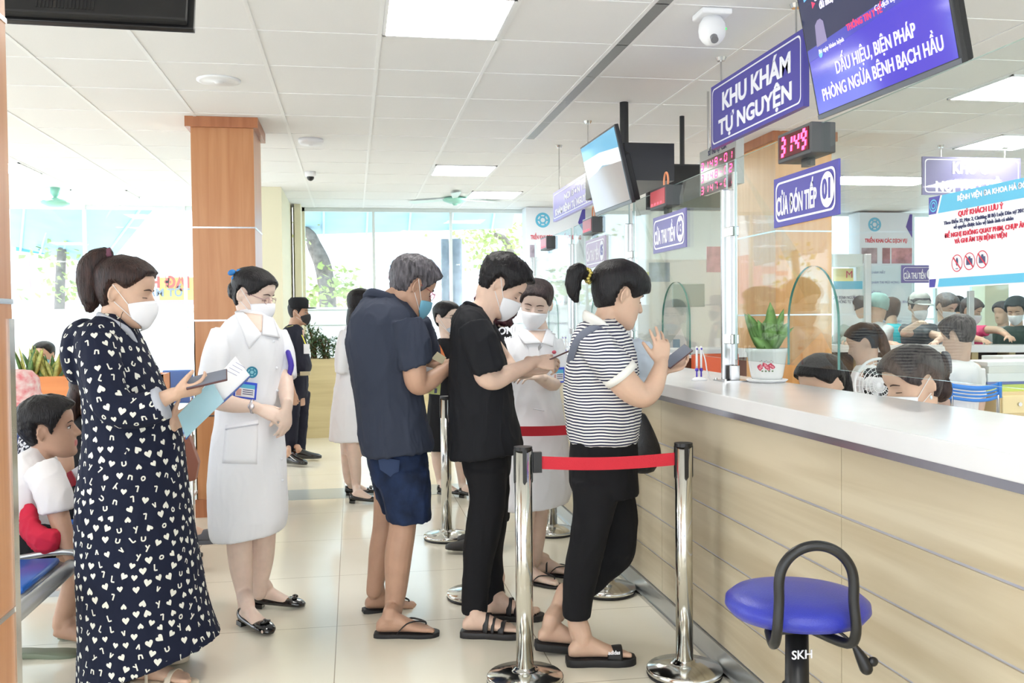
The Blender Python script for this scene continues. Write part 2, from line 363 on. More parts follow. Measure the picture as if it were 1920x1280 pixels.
# ---------------------------------------------------------------- street outside
struct(boxo('floor', (-30, BACK + .2, -.06), (40, 60, -.01), mat('pavement', (225, 222, 216), .8)))
def outside():
    M_bark = mat('bark', (166, 148, 138), .9, noise=(12, .25), bump=(20, .4))
    M_leaf = mat('street_leaf', (206, 216, 140), .7, noise=(3, .2))
    def tree(pts, leaves, label):
        pts[0][0].z = -.03; t = thing('street_tree', label, 'tree', (pts[0][0].x, pts[0][0].y, 0)); bm = B()
        tube(bm, pts, 10); obj('trunk', bm, M_bark, t, True)
        bm = B()
        for c, r, n in leaves:
            for _ in range(n):
                p = c + V(random.gauss(0, r), random.gauss(0, .5), random.gauss(0, r * .6)); a = V(random.uniform(-1, 1), random.uniform(-1, 1), random.uniform(-1, .4)).normalized() * random.uniform(.07, .16)
                b_ = a.cross(V(random.random(), random.random(), 1)).normalized() * .035
                poly(bm, [p - b_, p + a * .5 - b_ * 1.4, p + a, p + a * .5 + b_ * 1.4])
        if leaves: obj('foliage', bm, M_leaf, t)
        return t
    y = 16.5
    tree([(at(628, 700, y) * 1, .16), (at(614, 560, y), .15), (at(606, 500, y), .15), (at(590, 462, y), .13), (at(582, 440, y), .09), (at(560, 425, y), .07)], [(at(625, 545, y), .25, 150), (at(575, 560, y), .2, 60), (at(640, 520, y), .2, 60), (at(560, 440, y), .15, 30)], 'leaning street tree with pale bark beyond the window behind the guard')
    tree([(at(108, 700, y), .09), (at(112, 560, y), .08), (at(116, 470, y), .07)], [(at(130, 540, y), .2, 80), (at(100, 470, y), .2, 50)], 'thin street tree outside the left window left of the ponytailed woman')
    tree([(at(1010, 700, 19), .1), (at(960, 480, 19), .08), (at(930, 440, 19), .05)], [(at(925, 458, 19), .45, 260), (at(900, 440, 19), .2, 60), (at(960, 470, 19), .3, 80)], 'yellow green tree crown outside above the young man in black')
    for u, r, l in ((836, .09, 'thin grey concrete pole outside the window, left of a thicker one'), (857, .13, 'thick grey concrete pole outside the window behind the grey haired man')):
        b_ = at(u, 600, 17.); bm = B(); cyl(bm, (b_.x, b_.y, -.02), (b_.x, b_.y, at(u, 448, 17.).z), r * .8); tag(obj('concrete_pole', bm, mat('concrete', (170, 166, 168), .8, noise=(8, .12)), None, True), l, 'pole')
    # shopfronts
    def shop(name, u0, u1, v0, v1, y, m, label, strips=()):
        a = at(u0, v0, y); b_ = at(u1, v1, y); t = thing(name, label, 'building', (a.x, y, 0))
        boxo('wall', (a.x, y, 0), (b_.x, y + 2, a.z), m, t)
        for (s0, s1, mm) in strips:
            boxo('strip', (a.x + .02, y - .03, at(u0, s1, y).z), (b_.x - .02, y, at(u0, s0, y).z), mm, t)
        return t
    W = mat('shop_white', (236, 238, 242), .6); R = mat('shop_red', (236, 176, 182), .6); Bl = mat('shop_blue', (188, 210, 240), .6); Or = mat('shop_orange', (228, 180, 158), .7)
    s = shop('shopfront', 25, 92, 470, 600, 22, R, 'pale red shopfront outside the far left window', [(560, 600, W)])
    for k, (u, v) in enumerate(((40, 498), (75, 488), (42, 532), (74, 528))):
        a = at(u, v, 22); boxo('pane', (a.x - .16, 21.96, a.z - .14), (a.x + .16, 22, a.z + .14), W, s)
    shop('shopfront', 700, 990, 448, 640, 24, W, 'white shopfront with blue and red strips outside behind the queue', [(497, 503, Bl), (517, 522, R), (530, 545, W), (548, 560, R), (487, 492, Bl)])
    shop('shopfront', 562, 700, 545, 620, 23, Or, 'low terracotta wall outside behind the leaning tree', [(520, 545, W)])
    shop('shopfront', 1180, 1290, 380, 640, 26, W, 'white building seen through the counter glass', [(560, 575, Bl)])
    a = at(298, 520, 15.5); b_ = at(372, 562, 15.5)
    t = thing('street_banner', 'yellow shop banner with red and grey lettering outside the left window', 'banner', (a.x, 15.5, b_.z))
    boxo('board', (a.x, 15.5, b_.z), (b_.x + .3, 15.53, a.z), mat('banner_yellow', (246, 222, 120), .6), t)
    for q in (a.x + .05, b_.x + .2): bm = B(); cyl(bm, (q, 15.56, -.02), (q, 15.56, a.z), .03, seg=8); obj('pole', bm, W, t)
    boxo('stripe', (a.x, 15.48, at(300, 571, 15.5).z), (b_.x + .3, 15.5, b_.z), R, t)
    text('lettering', 'H ĐẠI', .24, mat('banner_red', (226, 96, 80), .6), t, at(318, 530, 15.45), (1, 0, 0), (0, 0, 1), .95, .01)
    text('lettering', 'ẨM TỐT !', .17, mat('banner_grey', (150, 150, 160), .6), t, at(322, 549, 15.45), (1, 0, 0), (0, 0, 1), 1, .005)
    # blue awning sloping down to the left
    for (u0, v0), (u1, v1), (u2, v2), (u3, v3), l in (((20, 380), (356, 380), (200, 500), (20, 462), 'light blue awning outside over the far left window'), ((566, 380), (980, 380), (960, 428), (566, 440), 'pale blue awning outside over the middle window')):
        P = [at(u0, v0, 13.2), at(u1, v1, 13.2), at(u2, v2, 17), at(u3, v3, 17)]
        P[0].z += .5; P[1].z += .5
        bm = B(); prism(bm, P, V(0, 0, .02)); t = obj('awning', bm, mat('awning_blue', (184, 220, 238), .6, noise=(1.2, .12))); tag(t, l, 'awning')
        bm = B()
        for k in range(5): 
            s = (k + .5) / 5; cyl(bm, P[0].lerp(P[1], s) - V(0, 0, .03), P[3].lerp(P[2], s) - V(0, 0, .03), .02, seg=8)
        obj('rib', bm, mat('awning_rib', (196, 216, 228), .5), t)
    bm = B(); bb = [at(30, 455, 16.9), at(120, 466, 16.9), at(110, 480, 17), at(30, 470, 17)]; prism(bm, bb, V(0, 0, .02)); tag(obj('awning', bm, mat('awning_deep', (90, 170, 214), .6)), 'deep blue awning edge outside the far left window', 'awning')
outside()

# ---------------------------------------------------------------- counter
def counter():
    ye, yn = 9.6, .2
    t = thing('reception_counter', 'long oak panelled reception counter with steel plinth and white stone top', 'counter', (1.45, 2.0, 0))
    bm = B(); ys = [yn, 1.0, 2.62, 4.3, 5.98, 7.6, ye]; zs = [.10, .266, .452, .637, .822, 1.045]
    for i in range(len(ys) - 1):
        for k in range(len(zs) - 1):
            box(bm, (1.45, ys[i] + .002, zs[k] + .0045), (1.47, ys[i + 1] - .002, zs[k + 1] - .0045))
    p = obj('panel', bm, M_ctr, t)
    boxo('backing', (1.456, yn, .09), (1.49, ye, 1.05), mat('seam_grey', (204, 204, 214), .3, .3), t)
    boxo('plinth', (1.438, yn, .004), (1.462, ye, .10), M_steelp, t)
    boxo('kerb', (1.430, yn, .0), (1.440, ye, .018), M_steel, t)
    boxo('end_panel', (1.45, ye - .02, 0), (1.93, ye, 1.05), M_ctr, t)
    boxo('inner_panel', (1.90, yn, 0), (1.92, ye, 1.05), M_white, t)
    boxo('steel_trim', (1.432, yn, 1.036), (1.46, ye, 1.068), mat('trim_steel', (176, 176, 188), .25, .8), t)
    boxo('worktop', (1.40, yn, 1.066), (1.95, ye, 1.126), M_top, t, .004)
counter()
TOP = 1.126

# ---------------------------------------------------------------- glass screens on the counter
GX = 1.74
def screen(y0, y1, ya, yb, label, z0=1.23, z1=2.15):
    """glass sheet y1<..<y0, arch between yb<..<ya"""
    out = [(y0, z0), (y0, z1), (y1, z1), (y1, z0), (yb, z0)]
    cy, r = (ya + yb) / 2, (ya - yb) / 2; zc = 1.40
    arch = [(cy - r, zc - .1)] + [(cy - r * cos(a), zc + .22 * sin(a)) for a in [pi * k / 20 for k in range(21)]] + [(cy + r, z0)]
    pts = [V(GX, y, z) for y, z in out + arch]
    bm = B(); n = len(pts); d = V(.010, 0, 0)
    a = [bm.verts.new(p) for p in pts]; b_ = [bm.verts.new(p + d) for p in pts]
    bm.faces.new(a); bm.faces.new(b_[::-1])
    for i in range(n):
        f = bm.faces.new((a[i], b_[i], b_[(i + 1) % n], a[(i + 1) % n])); f.material_index = 2 if i < 4 else 1
    bmesh.ops.triangulate(bm, faces=[f for f in bm.faces if len(f.verts) > 4])
    t = obj('glass_screen', bm, [M_glass, M_gedge, M_gedge2], None, origin=(GX, y1, z0)); return tag(t, label, 'glass screen', )
screen(4.10, 1.0, 3.57, 3.17, 'glass counter screen with an arched opening in front of the potted plant')
screen(5.68, 4.20, 5.14, 4.70, 'glass counter screen with an arched opening beyond the striped shirt woman')
screen(7.28, 5.78, 6.76, 6.34, 'glass counter screen between the second and third steel posts')
screen(8.9, 7.38, 8.30, 7.9, 'farthest glass counter screen behind the nurse in white')
def gpost(y, label):
    t = thing('screen_post', label, 'post', (GX, y, TOP)); z1 = 2.17
    boxo('base_plate', (GX - .06, y - .07, TOP), (GX + .07, y + .07, TOP + .006), M_steel, t)
    bm = B()
    for dx, dy in ((-.05, -.06), (-.05, .06), (.06, -.06), (.06, .06)): cyl(bm, (GX + dx, y + dy, TOP + .006), (GX + dx, y + dy, TOP + .014), .007, seg=8)
    obj('bolt', bm, M_chrome, t)
    boxo('post', (GX - .035, y + .012, TOP + .006), (GX + .025, y + .035, 2.02), M_steel, t, .003)
    boxo('channel', (GX - .012, y - .035, TOP + .006), (GX + .03, y - .014, 1.20), M_steel, t, .002)
    boxo('channel', (GX + .012, y - .014, 1.2), (GX + .03, y + .012, 2.1), M_steel, t, .002)
    for z in (1.30, 1.80): boxo('clamp', (GX - .014, y - .04, z), (GX + .026, y + .03, z + .045), M_chrome, t, .004)
    return t
gpost(4.15, 'twin steel screen post beside the flower printed plant pot')
gpost(5.73, 'steel screen post behind the head of the striped shirt woman')
gpost(7.33, 'steel screen post between the white nurse and the hair bun')
gpost(8.95, 'farthest steel screen post on the counter')

# seven segment digits
SEG = {'0': 'abcdef', '1': 'bc', '2': 'abged', '3': 'abgcd', '4': 'fgbc', '5': 'afgcd', '6': 'afgedc', '7': 'abc', '8': 'abcdefg', '9': 'abcdfg', '-': 'g', '_': 'd'}
def digits(bm, s, P, h, w, gap, th, slant=.1):
    x0 = 0
    for ch in s:
        if ch == ' ': x0 += w + gap; continue
        c = {'a': ((0, h), (w, h)), 'b': ((w, h), (w, h / 2)), 'c': ((w, h / 2), (w, 0)), 'd': ((0, 0), (w, 0)), 'e': ((0, 0), (0, h / 2)), 'f': ((0, h / 2), (0, h)), 'g': ((0, h / 2), (w, h / 2))}
        for sgm in SEG[ch]:
            (ax, ay), (bx_, by) = c[sgm]
            if sgm in 'adg': q = [(ax + th * .4, ay - th / 2), (bx_ - th * .4, by - th / 2), (bx_ - th * .4, by + th / 2), (ax + th * .4, ay + th / 2)]
            else: q = [(ax - th / 2, min(ay, by) + th * .3), (ax + th / 2, min(ay, by) + th * .3), (ax + th / 2, max(ay, by) - th * .3), (ax - th / 2, max(ay, by) - th * .3)]
            poly(bm, [P(x0 + px + slant * py, py, .001) for px, py in q])
        x0 += w + gap
M_led = mat('led_red', (255, 60, 110), .5, emit=3.2); M_leddim = mat('led_red_dim', (240, 90, 110), .5, emit=.8); M_ledbg = mat('led_window', (90, 10, 26), .15)
def led(y1, s, label, x=1.70, z0=2.04, dim=False, ww=.28, hh=.115, dd=.10, hook=False):
    """front faces -x; y1 = far end"""
    t = thing('number_display', label, 'display', (x, y1 - ww, z0))
    box_ = B(); box(box_, (x, y1 - ww, z0), (x + dd, y1, z0 + hh)); bevel(box_, .004); obj('casing', box_, mat('display_casing', (70, 70, 72), .4), t)
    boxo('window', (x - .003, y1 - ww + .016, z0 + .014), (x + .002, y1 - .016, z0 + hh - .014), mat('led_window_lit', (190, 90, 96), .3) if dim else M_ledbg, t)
    for k, ch in enumerate('____' if dim else s):
        P = frame2d((x - .004, y1 - .035 - k * (.052 if dim else .058), z0 + .026), (0, -1, 0), (0, 0, 1)); bm = B()
        if dim: digits(bm, ch, P, .05, .034, .018, .012)
        else: digits(bm, ch, P, .064, .034, .022, .0155)
        obj('digit', bm, M_leddim if dim else M_led, t)
    boxo('bracket', (x + .045, y1 - ww * .6, z0 - .03), (x + .075, y1 - ww * .4, z0 + .002), M_black, t)
    if hook:
        bm = B(); c = V(x + .05, y1 - .14, z0 + hh + .035); tube(bm, [(c + V(0, .035 * cos(a), .05 * sin(a)), .006) for a in [radians(-40 + 26 * k) for k in range(11)]], 8, 2); obj('cable', bm, mat('copper_cable', (216, 140, 100), .4), t, True)
    return t
led(3.57, '3149', 'red number display reading 3149 above the violet reception window sign')
led(5.22, '', 'washed out red number display with an orange cable loop, above the third cashier sign', dim=True, hook=True)
led(6.83, '', 'small red number display under the lower television', dim=True, hook=True)
led(8.42, '', 'farthest small number display at the end of the counter', dim=True)

def board(name, P4, label, cat, m, lines, border=True, thick=.008, n=None, mlet=None, parts=None, bw=.008):
    """P4: TL,TR,BR,BL world points"""
    TL, TR, BR, BL = P4; xd = (TR - TL).normalized(); up = (TL - BL).normalized(); n = xd.cross(up).normalized(); up = n.cross(xd)
    W = (TR - TL).length; H = (TL - BL).length; c = (TL + TR + BR + BL) / 4
    t = thing(name, label, cat, tuple(BL))
    bm = B(); prism(bm, [TL, TR, BR, BL], -n * thick); obj('board', bm, m, t)
    Pf = frame2d(c, xd, up)
    if border:
        bm = B(); a, b_ = W / 2 - .02, H / 2 - .02; r = .03
        def rr(a, b_): 
            o = []
            for sx, sy, s0 in ((1, 1, 0), (-1, 1, 90), (-1, -1, 180), (1, -1, 270)):
                for k in range(5):
                    an = radians(s0 + 22.5 * k); o.append((sx * (a - r) + r * cos(an), sy * (b_ - r) + r * sin(an)))
            return o
        o1 = rr(a, b_); r2 = rr(a - bw, b_ - bw)
        for i in range(20):
            j = (i + 1) % 20; poly(bm, [Pf(*o1[i], .0015), Pf(*o1[j], .0015), Pf(*r2[j], .0015), Pf(*r2[i], .0015)])
        obj('border', bm, mlet or M_letter, t)
    for (s, fx, fy, fw, fh, bold) in lines:
        text('lettering', s, .2, mlet or M_letter, t, Pf(fx * W, fy * H, .001), xd, up, 1., bold, fit=(fw * W, fh * H))
    return t, Pf, W, H, xd, up
def discnum(t, Pf, x, y, rx, ry, s, size, xd, up, m, xs=.7):
    bm = B(); poly(bm, [Pf(x + rx * cos(2 * pi * k / 32), y + ry * sin(2 * pi * k / 32), .002) for k in range(32)]); d = obj('number_disc', bm, M_letter, t)
    text('number', s, size, m, d, Pf(x, y, .003), xd, up, xs, .003)
def yz(x, ya, yb, z0, z1): return [V(x, ya, z1), V(x, yb, z1), V(x, yb, z0), V(x, ya, z0)]
t, Pf, W, H, xd, up = board('window_sign', yz(1.728, 3.665, 3.14, 1.792, 1.992), 'violet sign reading reception window 01 on the near glass screen', 'sign', M_sign, [('CỬA ĐÓN TIẾP', -.125, 0.02, .64, .60, .005)])
discnum(t, Pf, .183, 0, .052, .066, '01', .10, xd, up, M_sign)
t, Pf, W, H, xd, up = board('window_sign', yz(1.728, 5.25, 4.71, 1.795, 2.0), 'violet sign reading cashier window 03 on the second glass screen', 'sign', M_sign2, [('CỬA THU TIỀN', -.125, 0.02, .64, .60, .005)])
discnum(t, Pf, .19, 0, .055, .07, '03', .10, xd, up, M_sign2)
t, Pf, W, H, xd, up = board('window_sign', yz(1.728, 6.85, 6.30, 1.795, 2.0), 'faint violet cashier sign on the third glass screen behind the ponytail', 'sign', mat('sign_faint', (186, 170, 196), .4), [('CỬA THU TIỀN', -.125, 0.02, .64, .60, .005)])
discnum(t, Pf, .19, 0, .055, .07, '05', .10, xd, up, M_sign2)
# notice about filming
def notice():
    t, Pf, W, H, xd, up = board('notice_poster', yz(1.726, 2.6, 2.05, 1.507, 1.782), 'white and blue no filming notice on the glass at the right edge', 'poster', M_paper, [], border=False, thick=.002)
    bm = B(); poly(bm, [Pf(-W / 2 + .065, H / 2), Pf(-W / 2 + .045, H / 2 - .052), Pf(W / 2, H / 2 - .052), Pf(W / 2, H / 2)][::-1]); poly(bm, [Pf(-W / 2 + .045, -H / 2 + .004, .0006), Pf(-W / 2 + .052, -H / 2 + .028, .0006), Pf(W / 2, -H / 2 + .028, .0006), Pf(W / 2, -H / 2 + .004, .0006)])
    for f in bm.faces:
        for v in f.verts: v.co.x -= .0006
    obj('blue_band', bm, M_cyan, t)
    bm = B(); poly(bm, [Pf(-W / 2, H / 2, .0008), Pf(-W / 2 + .056, H / 2, .0008), Pf(-W / 2 + .036, H / 2 - .052, .0008), Pf(-W / 2, H / 2 - .052, .0008)]); obj('violet_corner', bm, M_sign, t); bm = B(); poly(bm, [Pf(-W / 2 + .003, -H / 2 + .028, .0008), Pf(-W / 2 + .036, -H / 2 + .028, .0008), Pf(-W / 2 + .03, -H / 2 + .004, .0008), Pf(-W / 2 + .003, -H / 2 + .004, .0008)])
    obj('violet_corner', bm, M_sign, t)
    bm = B()
    for k in range(2):
        r = .019 - .008 * k
        for i in range(20):
            a, b_ = 2 * pi * i / 20, 2 * pi * (i + 1) / 20; poly(bm, [Pf(-W / 2 + .024 + q * cos(s), H / 2 - .027 + q * sin(s), .0015) for q, s in ((r, a), (r, b_), (r - .004, b_), (r - .004, a))])
    obj('emblem', bm, M_cyan, t)
    text('lettering', 'BỆNH VIỆN ĐA KHOA HÀ ĐÔNG', .021, M_letter, t, Pf(.02, H / 2 - .02, .001), xd, up, 1, .0006)
    text('lettering', 'QUÝ KHÁCH LƯU Ý', .021, M_red, t, Pf(-.04, H / 2 - .065, .001), xd, up, 1, .0003)
    text('lettering', 'Theo Điều 32, Mục 2, Chương III Bộ Luật Dân sự 2015', .015, M_ink, t, Pf(-.03, H / 2 - .085, .001), xd, up, 1)
    text('lettering', 'về quyền được bảo vệ hình ảnh cá nhân', .015, M_ink, t, Pf(-.03, H / 2 - .101, .001), xd, up, 1)
    text('lettering', 'ĐỀ NGHỊ KHÔNG QUAY PHIM, CHỤP ẢNH', .018, M_red, t, Pf(-.02, H / 2 - .123, .001), xd, up, 1, .0003)
    text('lettering', 'VÀ GHI ÂM TẠI BỆNH VIỆN', .018, M_red, t, Pf(-.04, H / 2 - .143, .001), xd, up, 1, .0003)
    for k, cxp in enumerate((-.14, -.085, -.03)):
        bm = B(); cyy = -.056 - .012 + .002 * k
        for i in range(28):
            a, b_ = 2 * pi * i / 28, 2 * pi * (i + 1) / 28; poly(bm, [Pf(cxp + q * cos(s), cyy + q * sin(s), .001) for q, s in ((.025, a), (.025, b_), (.0225, b_), (.0225, a))])
        poly(bm, [Pf(cxp - .019, cyy + .016, .0016), Pf(cxp - .016, cyy + .019, .0016), Pf(cxp + .019, cyy - .016, .0016), Pf(cxp + .016, cyy - .019, .0016)])
        ic = obj('prohibition_ring', bm, M_red, t); bm = B()
        if k == 0:
            poly(bm, [Pf(cxp + .005 * cos(a), cyy + .004 + .012 * sin(a), .0012) for a in [2 * pi * i / 16 for i in range(16)]]); poly(bm, [Pf(cxp - .006, cyy - .017, .0012), Pf(cxp + .006, cyy - .017, .0012), Pf(cxp + .006, cyy - .015, .0012), Pf(cxp - .006, cyy - .015, .0012)])
        else:
            poly(bm, [Pf(cxp - .013, cyy - .01, .0012), Pf(cxp + .013, cyy - .01, .0012), Pf(cxp + .013, cyy + .008, .0012), Pf(cxp - .013, cyy + .008, .0012)]); poly(bm, [Pf(cxp - .004, cyy + .008, .0012), Pf(cxp + .006, cyy + .008, .0012), Pf(cxp + .005, cyy + .014, .0012), Pf(cxp - .003, cyy + .014, .0012)])
        obj('pictogram', bm, M_ink, ic)
notice()

# ---------------------------------------------------------------- hanging signs
def rods(t, pts, m=M_steel, r=.005):
    for a, b_ in pts:
        bm = B(); cyl(bm, a, b_, r, seg=8); cyl(bm, b_ - V(0, 0, .02), b_, .022, .03, seg=12); obj('hanger', bm, m, t)
X = 2.08
t, Pf, W, H, xd, up = board('hanging_sign', yz(X, 5.235, 4.10, 2.402, 2.762), 'large violet hanging sign reading KHU KHÁM TỰ NGUYỆN beside the big television', 'sign', M_sign, [('KHU KHÁM', .02, .20, .74, .36, .007), ('TỰ NGUYỆN', .0, -.21, .80, .40, .007)], thick=.03)
rods(t, [(V(X + .015, 5.12, 2.75), V(X + .015, 5.12, CH)), (V(X + .015, 4.2, 2.75), V(X + .015, 4.2, CH))])
X = 1.75
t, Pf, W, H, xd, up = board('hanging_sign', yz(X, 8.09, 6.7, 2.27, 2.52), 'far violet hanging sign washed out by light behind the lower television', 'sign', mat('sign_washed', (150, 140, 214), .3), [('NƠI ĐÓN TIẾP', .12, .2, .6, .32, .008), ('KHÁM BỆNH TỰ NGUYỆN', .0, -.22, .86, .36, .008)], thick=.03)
rods(t, [(V(X + .015, 7.9, 2.5), V(X + .015, 7.9, CH)), (V(X + .015, 6.9, 2.5), V(X + .015, 6.9, CH))])
y = 7.5
P4 = [at(1730, 293, y), at(1914, 297, y), at(1914, 368, y), at(1733, 365, y)]
z1 = P4[0].z; z0 = P4[3].z; P4 = [V(P4[0].x, y, z1), V(P4[1].x, y, z1), V(P4[1].x, y, z0), V(P4[0].x, y, z0)]
t, Pf, W, H, xd, up = board('hanging_sign', P4, 'grey violet hanging sign reading KHU C NƠI THU TIỀN at the right', 'sign', mat('sign_greyviolet', (112, 106, 150), .4), [('KHU C', -.02, .22, .36, .33, .010), ('NƠI THU TIỀN', .0, -.20, .74, .42, .010)], thick=.02)
rods(t, [(V(P4[0].x + .18, y + .01, z1 - .02), V(P4[0].x + .18, y + .01, CH)), (V(P4[1].x - .15, y + .01, z1 - .02), V(P4[1].x - .15, y + .01, CH))])
y = 8.3; a = at(1690, 497, y); b_ = at(1757, 530, y)
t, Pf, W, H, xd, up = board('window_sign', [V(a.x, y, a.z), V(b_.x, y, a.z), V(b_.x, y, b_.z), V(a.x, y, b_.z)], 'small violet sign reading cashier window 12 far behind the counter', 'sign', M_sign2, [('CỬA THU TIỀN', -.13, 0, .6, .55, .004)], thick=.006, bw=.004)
discnum(t, Pf, .115, 0, .038, .05, '12', .07, xd, up, M_sign2)

# ---------------------------------------------------------------- televisions
def tv(name_label, BLp, BRp, upv, h, screen_mats, mount=True, led_dot=True, thick=.045, loc=None):
    """front plane through bottom-left, bottom-right, leaning along upv"""
    xd = (BRp - BLp).normalized(); W = (BRp - BLp).length; up = (upv - xd * upv.dot(xd)).normalized()
    P = frame2d(BLp, xd, up)
    t = thing('television', name_label, 'television', tuple(P(W / 2, h / 2, -.05)))
    bm = B(); pts = [(0, 0), (W, 0), (W, h), (0, h)]; prism(bm, [P(x, y, 0) for x, y in pts], P(0, 0, -.025) - P(0, 0, 0)); bevel(bm, .004); obj('bezel', bm, M_black, t)
    bm = B(); prism(bm, [P(x, y, -.024) for x, y in ((.02, .01), (W - .02, .01), (W - .02, h * .62), (W * .8, h * .72), (W * .2, h * .72), (.02, h * .62))], P(0, 0, -.04) - P(0, 0, 0)); bevel(bm, .008); obj('back_cover', bm, M_blackm, t)
    bm = B(); poly(bm, [P(x, y, .001) for x, y in ((.014, .022), (W - .014, .022), (W - .014, h - .012), (.014, h - .012))]); s = obj('screen', bm, screen_mats, t)
    boxo_ = B(); poly(boxo_, [P(x, y, .0012) for x, y in ((.0, .0), (W, .0), (W, .018), (0, .018))]); obj('lower_bezel', boxo_, mat('bezel_grey', (96, 98, 106), .3), t)
    return t, P, W, h, xd, up, s
def screenmat(name, c1, c2, strength, horizon=.5, rough=.08):
    m = bpy.data.materials.new(name); m.use_nodes = True; b = m.node_tree.nodes['Principled BSDF']
    b.inputs['Base Color'].default_value = rgb((10, 10, 14)); b.inputs['Roughness'].default_value = rough
    b.inputs['Emission Color'].default_value = rgb(c1); b.inputs['Emission Strength'].default_value = strength; return m
k = 2.05 / 1.78
BLp = V(2.05, 3.384 * k, CZ + .751 * k); BRp = V(2.05, 2.519 * k, CZ + .737 * k); Tp = V(1.687 * k, 3.384 * k, CZ + 1.204 * k)
M_scr = screenmat('screen_violet', (92, 84, 214), None, .62)
t, P, W, h, xd, up, s = tv('large television with a violet health broadcast hanging at the top right', BLp, BRp, Tp - BLp, .585, M_scr)
def scr_poly(name, pts, m, z=.002): bm = B(); poly(bm, [P(x, y, z) for x, y in pts]); return obj(name, bm, m, s)
scr_poly('upper_image', [(.014, .30), (W - .014, .345), (W - .014, h - .012), (.014, h - .012)], screenmat('screen_dark', (66, 70, 104), None, .5))
scr_poly('headline_bar', [(.014, .25), (W - .014, .31), (W - .014, .35), (.014, .30)], screenmat('screen_bar', (90, 92, 200), None, .6), .0022)
mt = screenmat('screen_text', (222, 218, 250), None, .8, rough=.5)
text('caption', 'DẤU HIỆU, BIỆN PHÁP', .072, mt, s, P(W * .5, .175, .003), xd, up, .78, .001)
text('caption', 'PHÒNG NGỪA BỆNH BẠCH HẦU', .072, mt, s, P(W * .5, .09, .003), xd, up, .78, .001)
text('caption', 'Bé ngày khám bệnh  ', .026, mt, s, P(W * .22, .272, .003), xd, up, 1)
text('caption', 'Có dịch bệnh ngại khuất?', .03, mt, s, P(W * .72, .318, .003), xd, up, 1)
text('caption', 'THÔNG TIN Y TẾ', .036, screenmat('screen_redtext', (230, 70, 110), None, .8), s, P(W * .48, .305, .003), xd, up, .9, .001)
text('caption', 'đeo trẻ đi tiêm chủng\nđủ mũi, đúng lịch', .042, mt, s, P(W * .3, .47, .003), xd, up, .8, .001)
scr_poly('arrow', [(W * .12, .455), (W * .12, .485), (W * .15, .47)], screenmat('screen_red', (230, 60, 100), None, .9), .003)
scr_poly('presenter', [(.10, .295), (.19, .30), (.185, .385), (.165, .40), (.14, .40), (.115, .385)], screenmat('screen_skin', (160, 150, 190), None, .6), .003)
scr_poly('dot', [(.12 + .016 * cos(a), .262 + .016 * sin(a)) for a in [2 * pi * i / 14 for i in range(14)]], screenmat('screen_cyan', (110, 180, 250), None, .9), .003)
scr_poly('logo', [(.06 , .5), (.12, .51), (.12, .56), (.06, .55)], MATS.get('x') or bpy.data.materials['screen_cyan'], .003)
scr_poly('map', [(W * .68, .40), (W * .8, .38), (W - .03, .42), (W - .03, .56), (W * .72, .56)], screenmat('screen_blue', (96, 110, 224), None, .7), .0025)
bm = B(); c = P(W * .5, h * .75, -.06); cyl(bm, c, V(c.x + .1, c.y, CH), .02); box(bm, c - V(.02, .15, .1), c + V(.04, .15, .06)); obj('ceiling_mount', bm, M_black, t)
# second television
BLp = V(1.6, 6.063, 2.101); BRp = V(1.6, 5.244, 2.089); Tp = V(1.512, 6.063, 2.477)
t, P, W, h, xd, up, s = tv('smaller television with a bright reflecting screen hanging above the second counter window', BLp, BRp, Tp - BLp, .46, screenmat('screen_pale', (150, 190, 214), None, .45))
scr_poly('sky_image', [(.014, .34), (W - .014, .30), (W - .014, h - .012), (.014, h - .012)], screenmat('screen_sky', (110, 182, 220), None, .62))
scr_poly('cloud_band', [(.014, .22), (W * .5, .28), (W - .014, .24), (W - .014, .33), (W * .5, .36), (.014, .36)], screenmat('screen_cloud', (236, 240, 240), None, .7), .0022)
scr_poly('dim_image', [(.014, .022), (W - .014, .022), (W - .014, .25), (W * .5, .27), (.014, .24)], screenmat('screen_dim', (186, 176, 176), None, .45), .0024)
bm = B(); c = P(W * .75, h * .55, -.07); a = atz(1170, 192, CH); cyl(bm, V(a.x, a.y, c.z - .1), V(a.x, a.y, CH), .022); box(bm, V(c.x - .02, c.y - .1, c.z - .12), V(a.x + .03, a.y + .02, c.z + .1)); cyl(bm, V(a.x, a.y, CH - .28), V(a.x, a.y, CH - .0), .03)
obj('ceiling_mount', bm, M_black, t)
# black television seen from behind the glass
y = 6.6; a = at(1212, 306, y); b_ = at(1330, 309, y); c = at(1214, 380, y)
t, P, W, h, xd, up, s = tv('switched off black television behind the second glass screen', V(a.x, y, c.z - .05), V(b_.x + .1, y, c.z - .05), V(0, 0, 1), a.z - c.z + .05, mat('dark_screen', (12, 10, 12), .2))
c = P(W * .5, h * .8, -.05); bm = B(); cyl(bm, c, V(c.x, c.y, CH), .018); obj('ceiling_mount', bm, M_black, t)
# television over the waiting area, seen from below
y = 3.4; a = at(30, 45, y); b_ = at(360, 52, y)
t, P, W, h, xd, up, s = tv('black television seen from behind and below at the top left corner', V(b_.x, y + .06, b_.z), V(a.x - .35, y + .06, b_.z + .01), V(0, .25, 1), .55, mat('dark_screen', (12, 10, 12), .2))
bm = B()
for k in range(16): 
    x = W * .35 + k * .012; prism(bm, [P(x, .03, -.062), P(x + .006, .03, -.062), P(x + .006, .12, -.062), P(x, .12, -.062)], P(0, 0, -.004) - P(0, 0, 0))
obj('vent', bm, M_black, t)
bm = B(); c = P(W * .5, .3, -.05); cyl(bm, c, V(c.x, c.y, CH), .02); obj('ceiling_mount', bm, M_black, t)

